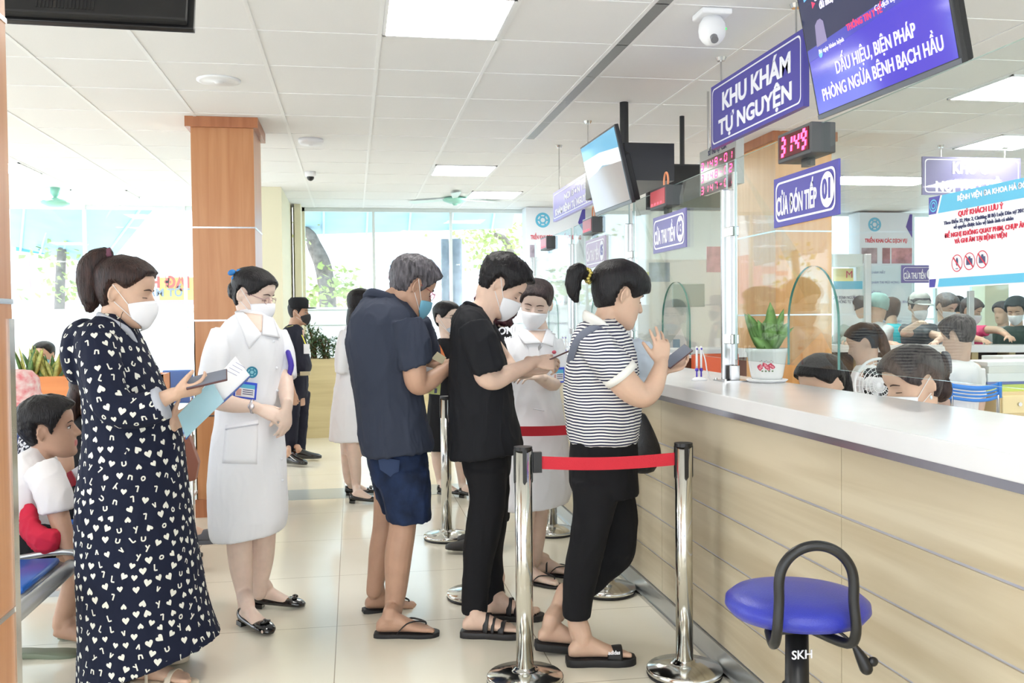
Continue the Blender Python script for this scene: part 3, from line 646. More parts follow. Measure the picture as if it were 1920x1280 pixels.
# LED queue board behind the glass
y = 5.9; a = at(1312, 285, y); x = 2.24
TLp = atx(1312, 286, 2.3); BLp = atx(1316, 366, 2.3); TRp = atx(1368, 258, 2.3)
TLp = V(2.3, TLp.y, TLp.z); BLp = V(2.3, TLp.y, BLp.z); TRp = V(2.3, TRp.y - .1, TLp.z); BRp = V(2.3, TRp.y, BLp.z)
t, Pf, W, H, xd, up = board('queue_board', [TLp, TRp, BRp, BLp], 'grey queue board with red numbers 3149, 3148 and 3147 behind the glass', 'display', mat('board_grey', (188, 190, 186), .4), [], border=False, thick=.05)
text('heading', 'SỐ THỨ TỰ   CỬA', H * .16, M_ink, t, Pf(0, H * .38, .001), xd, up, .8, .001)
bm = B()
for q in (-W * .35, W * .35): c = Pf(q, H / 2, -.025); cyl(bm, c, V(c.x, c.y, CH), .008, seg=8)
obj('hanger', bm, M_steel, t); bm = B()
for k in range(3): 
    zz = H * (.1 - .27 * k); poly(bm, [Pf(-W / 2 + .02, zz - H * .02 - .02, .001), Pf(W / 2 - .02, zz - H * .02 - .02, .001), Pf(W / 2 - .02, zz + H * .16, .001), Pf(-W / 2 + .02, zz + H * .16, .001)])
obj('led_row', bm, M_ledbg, t)
for k, sdig in enumerate(('3149-01', '3148-02', '3147-01')):
    bm = B(); zz = H * (.1 - .27 * k); PP = frame2d(Pf(-W / 2 + .04, zz - .012, .001), xd, up); bm.free()
    for q, ch in enumerate(sdig):
        bm = B(); digits(bm, ch, frame2d(Pf(-W / 2 + .03 + q * W * .13, zz - .012, .001), xd, up), H * .15, W * .065, 0, .009); obj('digit', bm, M_led, t)

# ---------------------------------------------------------------- ceiling fittings
def smoke(u, v, label, r=.13, d=.02):
    p = atz(u, v, CH); bm = B(); lathe(bm, [(r, 0), (r, -d * .6), (r * .85, -d), (r * .2, -d), (r * .18, -d - .008), (.002, -d - .008)][::-1], (p.x, p.y, CH)); tag(obj('smoke_detector', bm, M_white, None, True, origin=(p.x, p.y, CH)), label, 'smoke detector')
smoke(410, 150, 'flat round white ceiling fitting left of the large light panel', .13, .012)
smoke(583, 261, 'white drum smoke detector to the right of the pillar crown', .1, .045)
def dome(u, v, label, s=1.):
    p = atz(u, v, CH); t = thing('security_camera', label, 'security camera', (p.x, p.y, CH)); bm = B()
    if s > 1:
        box(bm, (p.x - .075, p.y - .075, CH - .03), (p.x + .075, p.y + .075, CH)); bevel(bm, .008); obj('mount', bm, M_white, t)
        bm = B(); c = V(p.x, p.y, CH - .09); lathe(bm, [(.045, .06), (.062, .03), (.066, 0), (.062, -.03), (.05, -.05), (.03, -.07), (.002, -.075)], c); obj('body', bm, M_white, t, True)
        bm = B(); cyl(bm, c + V(-.01, -.045, -.045), c + V(-.014, -.068, -.066), .018); obj('lens', bm, mat('lens_grey', (120, 120, 124), .2), t)
        bm = B(); ell(bm, c + V(.055, -.035, -.0), .006, .006, .006); obj('indicator', bm, mat('green_dot', (60, 200, 90), .3, emit=1), t)
    else:
        lathe(bm, [(.055, 0), (.055, -.04), (.05, -.05), (.0, -.05)], (p.x, p.y, CH)); obj('mount', bm, M_white, t, True); bm = B(); ell(bm, (p.x, p.y, CH - .055), .036, .036, .036); obj('lens', bm, M_black, t, True)
dome(1335, 22, 'white turret security camera beside the big hanging sign', 2)
dome(582, 322, 'small dome security camera on the ceiling right of the pillar')
M_green = mat('mint_green', (150, 208, 192), .4)
def fan(u, v, y, label):
    p = at(u, v, y); t = thing('ceiling_fan', label, 'ceiling fan', (p.x, p.y, p.z))
    bm = B(); cyl(bm, (p.x, p.y, p.z), (p.x, p.y, CH), .02); lathe(bm, [(.02, -.1), (.05, -.06), (.05, 0)], (p.x, p.y, CH)); obj('downrod', bm, M_green, t, True)
    bm = B(); lathe(bm, [(.002, -.05), (.07, -.045), (.14, -.02), (.15, 0), (.12, .02), (.05, .035), (.02, .05)], (p.x, p.y, p.z)); obj('motor_housing', bm, M_green, t, True)
    for k in range(3):
        a = radians(25 + 120 * k); d = V(cos(a), sin(a), 0); s_ = V(-sin(a), cos(a), .15); bm = B(); prism(bm, [p + d * .12 - s_ * .03, p + d * .62 - s_ * .06, p + d * .64, p + d * .62 + s_ * .06, p + d * .12 + s_ * .03], V(0, 0, .004)); obj('blade', bm, mat('blade_white', (214, 232, 226), .4), t)
fan(104, 379, 11.0, 'mint green ceiling fan by the left window')
fan(853, 374, 11.4, 'mint green ceiling fan by the middle window')

# ---------------------------------------------------------------- queue barriers
def stanchion(x, y, label, ztop=.93, tx=0, ty=0):
    t = thing('queue_post', label, 'queue post', (x, y, 0))
    bm = B(); lathe(bm, [(.002, .0), (.146, .0), (.151, .012)], (x, y, 0)); obj('rubber_ring', bm, M_black, t, True)
    bm = B(); lathe(bm, [(.149, .008), (.151, .03), (.145, .036), (.06, .052), (.044, .056), (.038, .066), (.002, .066)], (x, y, 0)); obj('base', bm, M_chrome, t, True)
    bm = B(); cyl(bm, (x, y, .06), (x, y, ztop - .012), .034, seg=32); obj('pole', bm, M_chrome, t, True)
    bm = B(); cyl(bm, (x, y, ztop - .014), (x, y, ztop), .036, seg=32); obj('cap', bm, M_black, t)
    bm = B()
    for k in range(4):
        a = k * pi / 2; d = V(cos(a), sin(a), 0); s_ = V(-sin(a), cos(a), 0); c = V(x, y, ztop - .012)
        prism(bm, [c + d * .03 - s_ * .008, c + d * .03 + s_ * .008, c + d * .03 + s_ * .008 - V(0, 0, .12), c + d * .03 - V(0, 0, .13), c + d * .03 - s_ * .008 - V(0, 0, .12)], d * .007)
    obj('belt_slot', bm, M_black, t); return t
def belt(a, b_, z, label):
    a = V(*a, z); b_ = V(*b_, z); d = (b_ - a).normalized(); s_ = V(-d.y, d.x, 0) * .001
    bm = B(); R = []
    for k in range(13):
        f = k / 12; p = a.lerp(b_, f) - V(0, 0, .012 * sin(pi * f)); R.append([p - s_ + V(0, 0, -.025), p + s_ + V(0, 0, -.025), p + s_ + V(0, 0, .025), p - s_ + V(0, 0, .025)])
    t = thing('barrier_belt', label, 'barrier belt', tuple(a)); rings(bm, R); obj('belt', bm, mat('red_webbing', (206, 28, 50), .6, bump=(300, .3)), t)
    bm = B(); box(bm, a - d * .0 + V(-.004, -.012, -.04), a + d * .026 + V(.004, .012, .04)); obj('clip', bm, M_black, t)
stanchion(.648, 3.589, 'steel queue post in the centre foreground at the left end of the near red belt')
stanchion(1.286, 3.544, 'steel queue post standing close to the counter beside the blue stool')
stanchion(.606, 4.745, 'steel queue post hidden behind the young man in black, its base showing')
stanchion(.586, 6.058, 'steel queue post between the grey haired man and the young man in black')
stanchion(1.285, 6.06, 'far steel queue post behind the legs of the white nurse')
stanchion(1.285, 4.70, 'steel queue post behind the striped shirt woman, base against the plinth')
belt((.69, 3.587), (1.252, 3.546), .867, 'near red barrier belt in front of the striped shirt woman')
belt((.645, 4.745), (1.25, 4.70), .86, 'farther dark red barrier belt in front of the white nurse')

# ---------------------------------------------------------------- stool
def stool():
    c = atd(1494, 1132, 2.32); c.x = min(c.x, 1.2); z = c.z; t = thing('bar_stool', 'blue padded swivel stool with a black hoop handle in front of the counter', 'stool', (c.x, c.y, 0))
    S = V(c.x, c.y, z)
    bm = B(); lathe(bm, [(.002, -.03), (.12, -.03), (.160, -.022), (.174, -.004), (.172, .012), (.155, .026), (.12, .035), (.06, .04), (.002, .041)], S, 64); obj('seat', bm, mat('blue_vinyl', (50, 58, 168), .32, bump=(260, .15)), t, True)
    bm = B(); r = .012; f = V(-.17, -1, 0).normalized(); s_ = V(f.y, -f.x, 0) * -1
    s_ = V(1, -.17, 0).normalized(); fr = V(0, -1, 0)
    S0 = S; S = S + V(-.042, 0, .0)
    pts = [(S + s_ * -.055 + fr * .06 - V(0, 0, .045), r), (S + s_ * -.085 + fr * .15 - V(0, 0, .045), r), (S + s_ * -.09 + fr * .18 - V(0, 0, .01), r), (S + s_ * -.085 + fr * .18 + V(0, 0, .06), r)]
    for k in range(9):
        a = pi - pi * k / 8; pts.append((S + s_ * (.0 + .085 * cos(a)) + fr * .18 + V(0, 0, .105 + .085 * sin(a)), r))
    pts += [(S + s_ * .085 + fr * .18 + V(0, 0, .06), r), (S + s_ * .09 + fr * .18 - V(0, 0, .01), r), (S + s_ * .085 + fr * .15 - V(0, 0, .045), r), (S + s_ * .055 + fr * .06 - V(0, 0, .045), r)]
    tube(bm, pts, 16, 4); obj('hoop', bm, M_black, t, True); S = S0
    bm = B(); box(bm, S + V(-.08, -.08, -.045), S + V(.08, .08, -.03)); obj('seat_plate', bm, M_black, t)
    bm = B(); cyl(bm, S + V(0, 0, -.075), S + V(0, 0, -.04), .014); obj('gas_piston', bm, M_chrome, t, True)
    bm = B(); cyl(bm, V(c.x, c.y, .12), S + V(0, 0, -.07), .032, .028); cyl(bm, V(c.x, c.y, .12), V(c.x, c.y, z - .2), .036); o = obj('column', bm, M_black, t, True)
    text('marking', 'SKH', .03, M_letter, o, S + V(-.003, -.0335, -.115), (1, 0, 0), (0, 0, 1), 1, .0004)
    bm = B(); tube(bm, [(S + V(.06, -.02, -.04), .004), (S + V(.10, -.05, -.07), .004), (S + V(.12, -.06, -.095), .005)], 8); tube(bm, [(S + V(.118, -.058, -.088), .006), (S + V(.135, -.065, -.12), .014), (S + V(.145, -.07, -.145), .016)], 12)
    ell(bm, S + V(.162, -.07, -.13), .014, .010, .012); obj('lever', bm, M_black, t, True)
    bm = B(); lathe(bm, [(.002, .06), (.04, .06), (.05, .03), (.19, .02), (.2, .0), (.002, 0)], (c.x, c.y, 0)); obj('foot_base', bm, M_chrome, t, True)
    for o in t.children: pass
stool()

# ---------------------------------------------------------------- counter top things
def leafblade(bm, base, tip, w, bend=V(0, 0, .0), n=6, mi=0, thick=.0012):
    d = tip - base; sd = d.cross(V(random.uniform(-.5, .5), -1, .2)).normalized(); R = []
    nrm = d.cross(sd).normalized()
    for i in range(n + 1):
        f = i / n; p = base + d * f + bend * sin(pi * f * .5) ** 2; ww = w * sin(pi * min(1, .08 + f * .92)) ** .8 + .0008
        R.append([p - sd * ww, p + nrm * ww * .25 + nrm * thick, p + sd * ww, p + nrm * ww * .25 - nrm * thick])
    rings(bm, R, mi)
def pot():
    p = V(1.735, 3.86, TOP); p = V(atz(1438, 716, TOP).x, atz(1438, 716, TOP).y, TOP)
    t = thing('flower_pot', 'white plant pot printed with red roses on the counter', 'plant pot', tuple(p))
    bm = B(); lathe(bm, [(.002, 0), (.08, 0), (.09, .008), (.094, .013), (.088, .015), (.05, .014), (.002, .014)], p, 48); obj('saucer', bm, M_white, t, True)
    bm = B(); lathe(bm, [(.002, .014), (.066, .014), (.072, .03), (.090, .135), (.096, .14), (.096, .155), (.086, .155), (.083, .135), (.002, .13)], p, 48); b_ = obj('pot', bm, mat('pot_glaze', (236, 238, 236), .2), t, True)
    bm = B(); random.seed(3); vd = (CAM - p); vd.z = 0; vd.normalize(); sdv = V(-vd.y, vd.x, 0)
    def onpot(x, z): 
        r = .0725 + (z - .03) * .1715 + .0012; a = x / r; return p + vd * r * cos(a) + sdv * r * sin(a) + V(0, 0, z)
    def blob(x, z, r, mi, n=12): poly(bm, [onpot(x + r * cos(2 * pi * k / n) * random.uniform(.75, 1.1), z + r * sin(2 * pi * k / n) * random.uniform(.75, 1.1)) for k in range(n)], mi)
    for x, z, r in ((-.030, .072, .014), (-.010, .082, .011), (.002, .073, .013), (.016, .08, .011), (.026, .072, .011), (-.03, .062, .007), (.008, .064, .008)):
        blob(x, z, r, 0); 
        for k in range(3): blob(x + random.uniform(-.4, .4) * r, z + random.uniform(-.4, .4) * r, r * .35, 1, 7)
    for x in (-.02, -.005, .01, .025): blob(x, .054, .005, 2, 6)
    for k in range(9): blob(-.03 + .007 * k, .098 + .004 * sin(k * 2.), .0022, 3 if k % 2 else 0, 5)
    for f in bm.faces:
        for v in f.verts: pass
    obj('rose_print', bm, [mat('rose_red', (196, 70, 92), .4), mat('rose_pink', (232, 150, 160), .4), mat('print_green', (120, 140, 110), .4), mat('print_grey', (90, 84, 90), .4)], b_)
    t2 = thing('potted_plant', 'green leafy plant growing in the rose printed pot on the counter', 'plant', tuple(p + V(0, 0, .12)))
    bm = B(); lathe(bm, [(.002, .118), (.066, .118), (.066, .138), (.002, .142)], p, 24); obj('soil', bm, mat('soil', (70, 54, 42), .9, noise=(80, .5)), t2)
    L1 = mat('plant_leaf', (150, 196, 112), .4, noise=(20, .2)); random.seed(11)
    spec = [(-.10, .10, .02, .05), (-.07, .07, .018, .03), (-.085, .13, .014, .02), (-.02, .10, .022, 0), (.015, .20, .026, 0), (.04, .15, .03, -.01), (.06, .11, .024, 0), (.075, .17, .018, 0), (.10, .09, .016, .02), (-.04, .12, .02, 0), (.00, .13, .024, 0), (.03, .08, .03, .01), (-.06, .04, .02, .0), (.08, .05, .02, 0), (.02, .05, .02, 0), (-.02, .05, .02, 0), (.12, .085, .008, 0), (.05, .05, .018, 0)]
    for k, (x, z, w_, b) in enumerate(spec):
        dy = random.uniform(-.05, .05); base = p + V(random.uniform(-.03, .03), random.uniform(-.03, .03), .13); tip = p + sdv * x + vd * dy + V(0, 0, .145 + z)
        bm = B(); leafblade(bm, base, tip, w_ * 1.35, V(0, 0, .02 + b)); obj('leaf', bm, L1, t2, True)
pot()
def pens(u, v, label):
    p = atz(u, v, TOP) if u else v; t = thing('pen_holder', label, 'pen holder', tuple(p)); M_pv = mat('pen_violet', (80, 60, 190), .3)
    bm = B(); lathe(bm, [(.002, 0), (.036, 0), (.036, .006), (.02, .016), (.002, .018)], p); obj('base', bm, M_white, t, True)
    for dx in (-.012, .010):
        bm = B(); cyl(bm, p + V(dx, 0, .012), p + V(dx, 0, .045), .004); cyl(bm, p + V(dx, 0, .045), p + V(dx, 0, .058), .008); o = obj('socket', bm, M_pv, t, True)
        bm = B(); cyl(bm, p + V(dx, 0, .055), p + V(dx, 0, .15), .005); ell(bm, p + V(dx, 0, .155), .007, .007, .008); obj('pen', bm, M_white, t, True); bm = B(); ell(bm, p + V(dx, -.006, .15), .0045, .003, .005); obj('pen_tip', bm, M_pv, t)
    bm = B(); tube(bm, [(p + V(.012, 0, .15), .003), (p + V(.03, .0, .10), .003), (p + V(.04, 0, .04), .003), (p + V(.055, .0, .006), .003)], 8); obj('cord', bm, M_white, t, True)
pens(1311, 713, 'white and violet chained pen holder on the counter near the steel post')
pens(None, V(1.60, atx(1058, 640, 1.6).y, TOP), 'white and violet pen holder on the counter behind the hand held phone')

# ---------------------------------------------------------------- back office
def office():
    P = [at(1563, 642, 8.4), at(1960, 651, 7.6)]; z1 = 1.12
    a, b_ = atz(1563, 650, 1.10), V(0, 0, 0)
    A = V(at(1540, 650, 8.6).x, 8.6, 0); Bp = V(at(1990, 655, 8.1).x, 8.1, 0); d = (Bp - A).normalized(); n = V(d.y, -d.x, 0)
    t = thing('cashier_counter', 'white cashier counter across the office behind the seated staff', 'counter', tuple(A))
    bm = B(); prism(bm, [A + V(0, 0, 1.135), Bp + V(0, 0, 1.115), Bp - n * .35 + V(0, 0, 1.115), A - n * .35 + V(0, 0, 1.135)], V(0, 0, -.07)); obj('worktop', bm, M_top, t)
    bm = B(); prism(bm, [A - n * .3, Bp - n * .3, Bp - n * .33, A - n * .33], V(0, 0, 1.06)); obj('front_panel', bm, mat('office_brown', (120, 100, 88), .6, noise=(4, .5)), t)
    for k in range(7):
        q = A.lerp(Bp, .02 + k * .155); bm = B(); prism(bm, [q - n * .05, q - n * .05 + d * .06, q - n * .3 + d * .06, q - n * .3], V(0, 0, 1.06)); obj('leg_panel', bm, mat('pale_wood', (226, 206, 160), .6), t)
    M_pp = mat('office_post', (188, 190, 188), .3, .6)
    for u0, u1, vt, l in ((1623, 1634, 476, 'left steel post of the far cashier screen'), (1817, 1827, 545, 'right steel post of the far cashier screen')):
        y = 8.3; a = at(u0, 640, y); b2 = at(u1, 640, y); bm = B(); box(bm, (a.x, y, 1.12), (b2.x, y + .04, at(u0, vt, y).z)); bevel(bm, .004); tag(obj('screen_post', bm, M_pp, None, origin=(a.x, y, 1.12)), l, 'post')
    y = 8.32; a = at(1563, 600, y); b2 = at(1960, 600, y); bm = B(); box(bm, (a.x, y, 1.25), (b2.x, y + .008, 1.9)); tag(obj('glass_screen', bm, M_glass, None, origin=(a.x, y, 1.25)), 'long clear glass screen on the far cashier counter', 'glass screen')
    # blue chair
    y = 5.6; t = thing('blue_chair', 'blue slatted plastic chair behind the man in the white shirt', 'chair', tuple(V(at(1825, 760, y).x, y, 0)))
    a = at(1782, 718, y); b2 = at(1874, 722, y); zt = a.z; zb = at(1782, 748, y).z; M_b = mat('chair_blue', (66, 138, 226), .35); bm = B()
    def curve(z0, z1, mi=0):
        R = []
        for k in range(13):
            f = k / 12; x = a.x + (b2.x - a.x) * f; yy = y - .05 * (1 - (2 * f - 1) ** 2) ; R.append([V(x, yy, z0 - .02 * sin(pi * f)), V(x, yy + .008, z0 - .02 * sin(pi * f)), V(x, yy + .008, z1 - .02 * sin(pi * f)), V(x, yy, z1 - .02 * sin(pi * f))])
        rings(bm, R, mi)
    hh = zt - zb; 
    for f0, f1 in ((0, .2), (.28, .42), (.5, .62), (.7, 1.)): curve(zb + hh * f0, zb + hh * f1)
    for f in (0, 1): box(bm, (a.x + (b2.x - a.x) * f - .012, y - .01, zb - .0), (a.x + (b2.x - a.x) * f + .012, y + .012, zt))
    obj('backrest', bm, M_b, t, True)
    bm = B(); box(bm, (a.x, y - .02, .44), (b2.x, y + .4, .47)); obj('seat', bm, M_b, t)
    for x in (a.x + .01, b2.x - .01):
        for dy in (0, .38): bm = B(); cyl(bm, (x, y + dy, 0), (x, y + dy, zb + .02 if dy == 0 else .44), .011); obj('leg', bm, M_steel, t, True)
    # swivel chair back
    y = 4.9; a = at(1634, 700, y); bm = B(); box(bm, (a.x - .03, y, .55), (a.x + .35, y + .05, at(1640, 690, y).z)); bevel(bm, .02); t = thing('office_chair', 'black office chair back beside the seated woman with the hair claw', 'chair', (a.x, y, 0)); obj('backrest', bm, M_blackm, t, True)
    bm = B(); box(bm, (a.x - .03, y - .4, .44), (a.x + .35, y + .02, .5)); bevel(bm, .02); obj('seat', bm, M_blackm, t, True); bm = B(); cyl(bm, (a.x + .16, y - .2, .03), (a.x + .16, y - .2, .46), .03); obj('column', bm, M_black, t, True); bm = B(); lathe(bm, [(.002, .05), (.05, .05), (.24, .02), (.24, 0), (.002, 0)], (a.x + .16, y - .2, 0)); obj('foot_base', bm, M_black, t)
    # wooden cabinet with paper stacks
    y = 5.9; a = at(1872, 745, y); t = thing('drawer_cabinet', 'pale wooden drawer cabinet behind the blue chair at the right edge', 'cabinet', (a.x, y, 0)); M_pw = mat('pale_wood', (226, 206, 160), .6)
    boxo('body', (a.x, y, 0), (a.x + 1.2, y + .5, at(1872, 735, y).z), M_pw, t, .004); dr = boxo('drawer', (a.x + .02, y - .02, at(1872, 775, y).z), (a.x + .6, y, at(1872, 742, y).z), mat('drawer_wood', (240, 222, 172), .5), t, .004)
    k_ = at(1907, 757, y); bm = B(); cyl(bm, (k_.x, y - .035, k_.z), (k_.x, y - .02, k_.z), .014); obj('knob', bm, M_steel, dr)
    zt = at(1872, 735, y).z; random.seed(5)
    cols = [(206, 222, 120), (120, 130, 180), (232, 236, 236), (226, 228, 224), (236, 238, 238)]; nm = ['lime green', 'dark blue', 'white', 'grey', 'white']; zz = zt
    for i, (c_, n_) in enumerate(zip(cols, nm)):
        h_ = [.05, .02, .06, .05, .03][i]; x0 = a.x + .02 + random.uniform(-.02, .03); t = boxo('file_stack', (x0 - .1, y + .03, zz), (x0 + .85, y + .4, zz + h_), mat('file_%d' % i, c_, .6, bump=(0.5, .1)), None, .003, origin=(x0, y, zz)); zz += h_
        tag(t, ['lime green folder at the bottom of the pile on the pale cabinet', 'thin dark blue folder on the lime green one', 'thick white paper stack in the middle of the cabinet pile', 'grey paper stack under the topmost sheets', 'topmost white sheets of the pile on the pale cabinet'][i], 'folder')
    # printer or tray
    y = 7.8; a = at(1880, 668, y); boxo_ = boxo('paper_tray', (a.x, y, a.z - .12), (a.x + .5, y + .3, a.z), M_white, None, .006, origin=(a.x, y, a.z - .12)); tag(boxo_, 'white tray under the far cashier counter at the right', 'tray')
    boxo('shelf', (a.x - .2, y - .02, 0), (a.x + .9, y + .35, a.z - .12), mat('shelf_grey', (190, 190, 186), .6), boxo_)
    # electric fan behind the near glass
    y = 4.55; p = at(1650, 722, y); t = thing('desk_fan', 'round white desk fan beside the masked seated woman', 'fan', (p.x, p.y, .75)); bm = B()
    r = .14
    for q in [.02 * k + .02 for k in range(6)]: tube(bm, [(p + V(q * cos(a), 0, q * sin(a)), .0022) for a in [2 * pi * i / 24 for i in range(25)]], 6, 1)
    for k in range(24): a = 2 * pi * k / 24; cyl(bm, p + V(.02 * cos(a), 0, .02 * sin(a)), p + V(r * cos(a), .01, r * sin(a)), .0012, seg=5)
    obj('grille', bm, M_white, t); bm = B(); tube(bm, [(p + V(r * cos(a), .01, r * sin(a)), .007) for a in [2 * pi * i / 24 for i in range(25)]], 8, 1); obj('rim', bm, M_white, t, True); bm = B(); cyl(bm, (p.x, p.y + .04, .77), (p.x, p.y + .04, p.z), .014); lathe(bm, [(.002, .02), (.09, .02), (.1, 0), (.002, 0)], (p.x, p.y + .04, .75)); obj('stand', bm, M_white, t, True); bm = B(); cyl(bm, p + V(0, .01, 0), p + V(0, .1, 0), .04); obj('motor', bm, M_white, t, True)
    # side wall things seen through the second glass: equipment, orange chair, window AC style boxes
    y = 8.6; a = at(1262, 532, y); b2 = at(1322, 575, y); t = thing('monitor', 'grey computer monitor back seen through the second glass screen', 'monitor', (a.x, y, 1.0)); boxo('panel', (a.x, y, b2.z), (b2.x, y + .03, a.z), mat('monitor_grey', (170, 184, 186), .4), t, .006); bm = B(); cyl(bm, ((a.x + b2.x) / 2, y + .02, .77), ((a.x + b2.x) / 2, y + .02, b2.z + .02), .02); obj('stand', bm, mat('monitor_grey', (170, 184, 186), .4), t)
    boxo('desk', (a.x - .6, y - .3, .72), (b2.x + .3, y + .38, .77), M_white, tag(thing('office_desk', 'white office desk with monitors far behind the second glass', 'desk', (a.x, y, 0)), kind=None), .003)
    t = [o for o in COL.objects if o.name.startswith('office_desk')][0]
    boxo('side_panel', (a.x - .6, y - .3, 0), (a.x - .57, y + .38, .72), M_white, t); boxo('side_panel', (b2.x + .27, y - .3, 0), (b2.x + .3, y + .38, .72), M_white, t)
    for u, v, u2, v2, c_, l, yy in ((1217, 492, 1256, 528, (186, 204, 228), 'pale blue sheet taped up behind the second glass', 9.0), (1325, 462, 1362, 510, (244, 190, 206), 'pink poster behind the second glass beside the twin post', 9.0), (1208, 510, 1217, 530, (226, 222, 130), 'small yellow note taped up behind the second glass', 9.0), (1262, 636, 1275, 662, (170, 200, 226), 'small pale blue notice low behind the second glass', 9.0)):
        a = at(u, v, yy); b2 = at(u2, v2, yy); t = boxo('poster', (a.x, yy, b2.z), (b2.x, yy + .006, a.z), mat('poster_%d' % u, c_, .6, noise=(9, .2)), None, origin=(a.x, yy, b2.z)); tag(t, l, 'poster')
    struct(boxo('wall_office', (at(1195, 500, 9.02).x, 9.008, 0), (at(1372, 500, 9.02).x, 9.08, 2.0), M_white))
    # orange chair / cabinet low between posts
    y = 6.2; a = at(1330, 690, y); t = thing('orange_chair', 'orange chair back low behind the pen holder', 'chair', (a.x, y, 0)); boxo('backrest', (a.x - .12, y, .5), (a.x + .22, y + .04, a.z + .1), mat('chair_orange', (226, 96, 50), .4), t, .01); boxo('seat', (a.x - .12, y - .35, .42), (a.x + .22, y + .04, .46), mat('chair_orange', (226, 96, 50), .4), t, .01)
    for dx in (-.1, .2):
        for dy in (-.32, .02): bm = B(); cyl(bm, (a.x + dx, y + dy, 0), (a.x + dx, y + dy, .43), .012); obj('leg', bm, M_steel, t)
    y = 6.45; a = at(1225, 675, y); b2 = at(1400, 700, y); t = thing('wooden_cabinet', 'dark brown wooden cabinet below the white shelf behind the pen holder', 'cabinet', (a.x, y, 0)); boxo('body', (a.x, y, 0), (b2.x, y + .4, at(1230, 672, y).z), mat('cab_brown', (104, 66, 48), .5), t); boxo('top', (a.x - .03, y - .03, at(1230, 672, y).z), (b2.x + .02, y + .42, at(1230, 656, y).z), M_white, t)
office()

# ---------------------------------------------------------------- posters on far walls
def emblem(bm, Pf, x, y, r):
    for rr, tt in ((r, r * .3), (r * .5, r * .2)):
        for i in range(24):
            a, b_ = 2 * pi * i / 24, 2 * pi * (i + 1) / 24; poly(bm, [Pf(x + q * cos(s), y + q * sin(s), .004) for q, s in ((rr, a), (rr, b_), (rr - tt, b_), (rr - tt, a))])
    for i in range(6):
        a = i * pi / 3; poly(bm, [Pf(x + r * .75 * cos(a + q), y + r * .75 * sin(a + q), .005) for q in (-.15, .15)] + [Pf(x + r * .3 * cos(a + .3), y + r * .3 * sin(a + .3), .005), Pf(x + r * .3 * cos(a - .3), y + r * .3 * sin(a - .3), .005)])
def wallposter(u0, u1, v0, v1, title, label, pics):
    y = BACK - .32; a = at(u0, v0, y); b_ = at(u1, v1, y); P4 = [V(a.x, y, min(a.z, 2.9)), V(b_.x, y, min(a.z, 2.9)), V(b_.x, y, b_.z), V(a.x, y, b_.z)]
    t, Pf, W, H, xd, up = board('wall_poster', P4, label, 'poster', mat('poster_paper', (228, 234, 242), .5), [], border=False, thick=.3)
    bm = B(); emblem(bm, Pf, -W * .22 if W > .75 else -W * .15, H / 2 - .17, .1); obj('emblem', bm, M_cyan, t)
    bm = B(); poly(bm, [Pf(W / 2, H / 2 - .02, .003), Pf(W / 2, H / 2 - .36, .003), Pf(W / 2 - .1, H / 2 - .2, .003), Pf(W / 2 - .04, H / 2 - .02, .003)][::-1]); obj('violet_corner', bm, M_sign, t)
    text('heading', title, .075, M_red, t, Pf(0, H / 2 - .4, .003), xd, up, min(1., W / (len(title) * .052)), .002)
    for i, (px_, pw, c1) in enumerate(pics):
        bm = B(); poly(bm, [Pf(px_ * W - pw / 2, H / 2 - .72, .003), Pf(px_ * W + pw / 2, H / 2 - .72, .003), Pf(px_ * W + pw / 2, H / 2 - .5, .003), Pf(px_ * W - pw / 2, H / 2 - .5, .003)]); obj('picture', bm, mat('pic_%s_%d' % (title[-3:], i), c1, .5, noise=(7, .35)), t)
    for k in range(6): text('paragraph', ['KHÁM MẮT', 'KHÁM TAI MŨI HỌNG', 'NỘI SOI', 'ĐO THÍNH LỰC, NHĨ LƯỢNG', 'KHÁM NGOẠI', 'KHÁM RĂNG HÀM MẶT'][k], .05, mat('pale_ink', (150, 150, 190), .6), t, Pf(-W * .3, H / 2 - .85 - .14 * k, .003), xd, up, .9, 0, 'LEFT')
    bm = B(); 
    for k in range(7): poly(bm, [Pf(-W * .35, H / 2 - 1.8 - .07 * k, .003), Pf(W * .4, H / 2 - 1.8 - .07 * k, .003), Pf(W * .4, H / 2 - 1.785 - .07 * k, .003), Pf(-W * .35, H / 2 - 1.785 - .07 * k, .003)])
    obj('rule_lines', bm, mat('pale_ink2', (196, 206, 226), .6), t)
    return t
wallposter(1612, 1710, 398, 780, 'TRIỂN KHAI CÁC DỊCH VỤ', 'tall white clinic poster on the far pillar at the right', [(-.32, .24, (190, 170, 180)), (.0, .12, (190, 140, 150)), (.3, .32, (232, 170, 180))])
wallposter(986, 1100, 384, 760, 'TRIỂN KHAI DỊCH VỤ CHẤN THƯƠNG', 'tall white clinic poster on the far wall behind the hanging sign', [(-.28, .26, (206, 196, 216))])
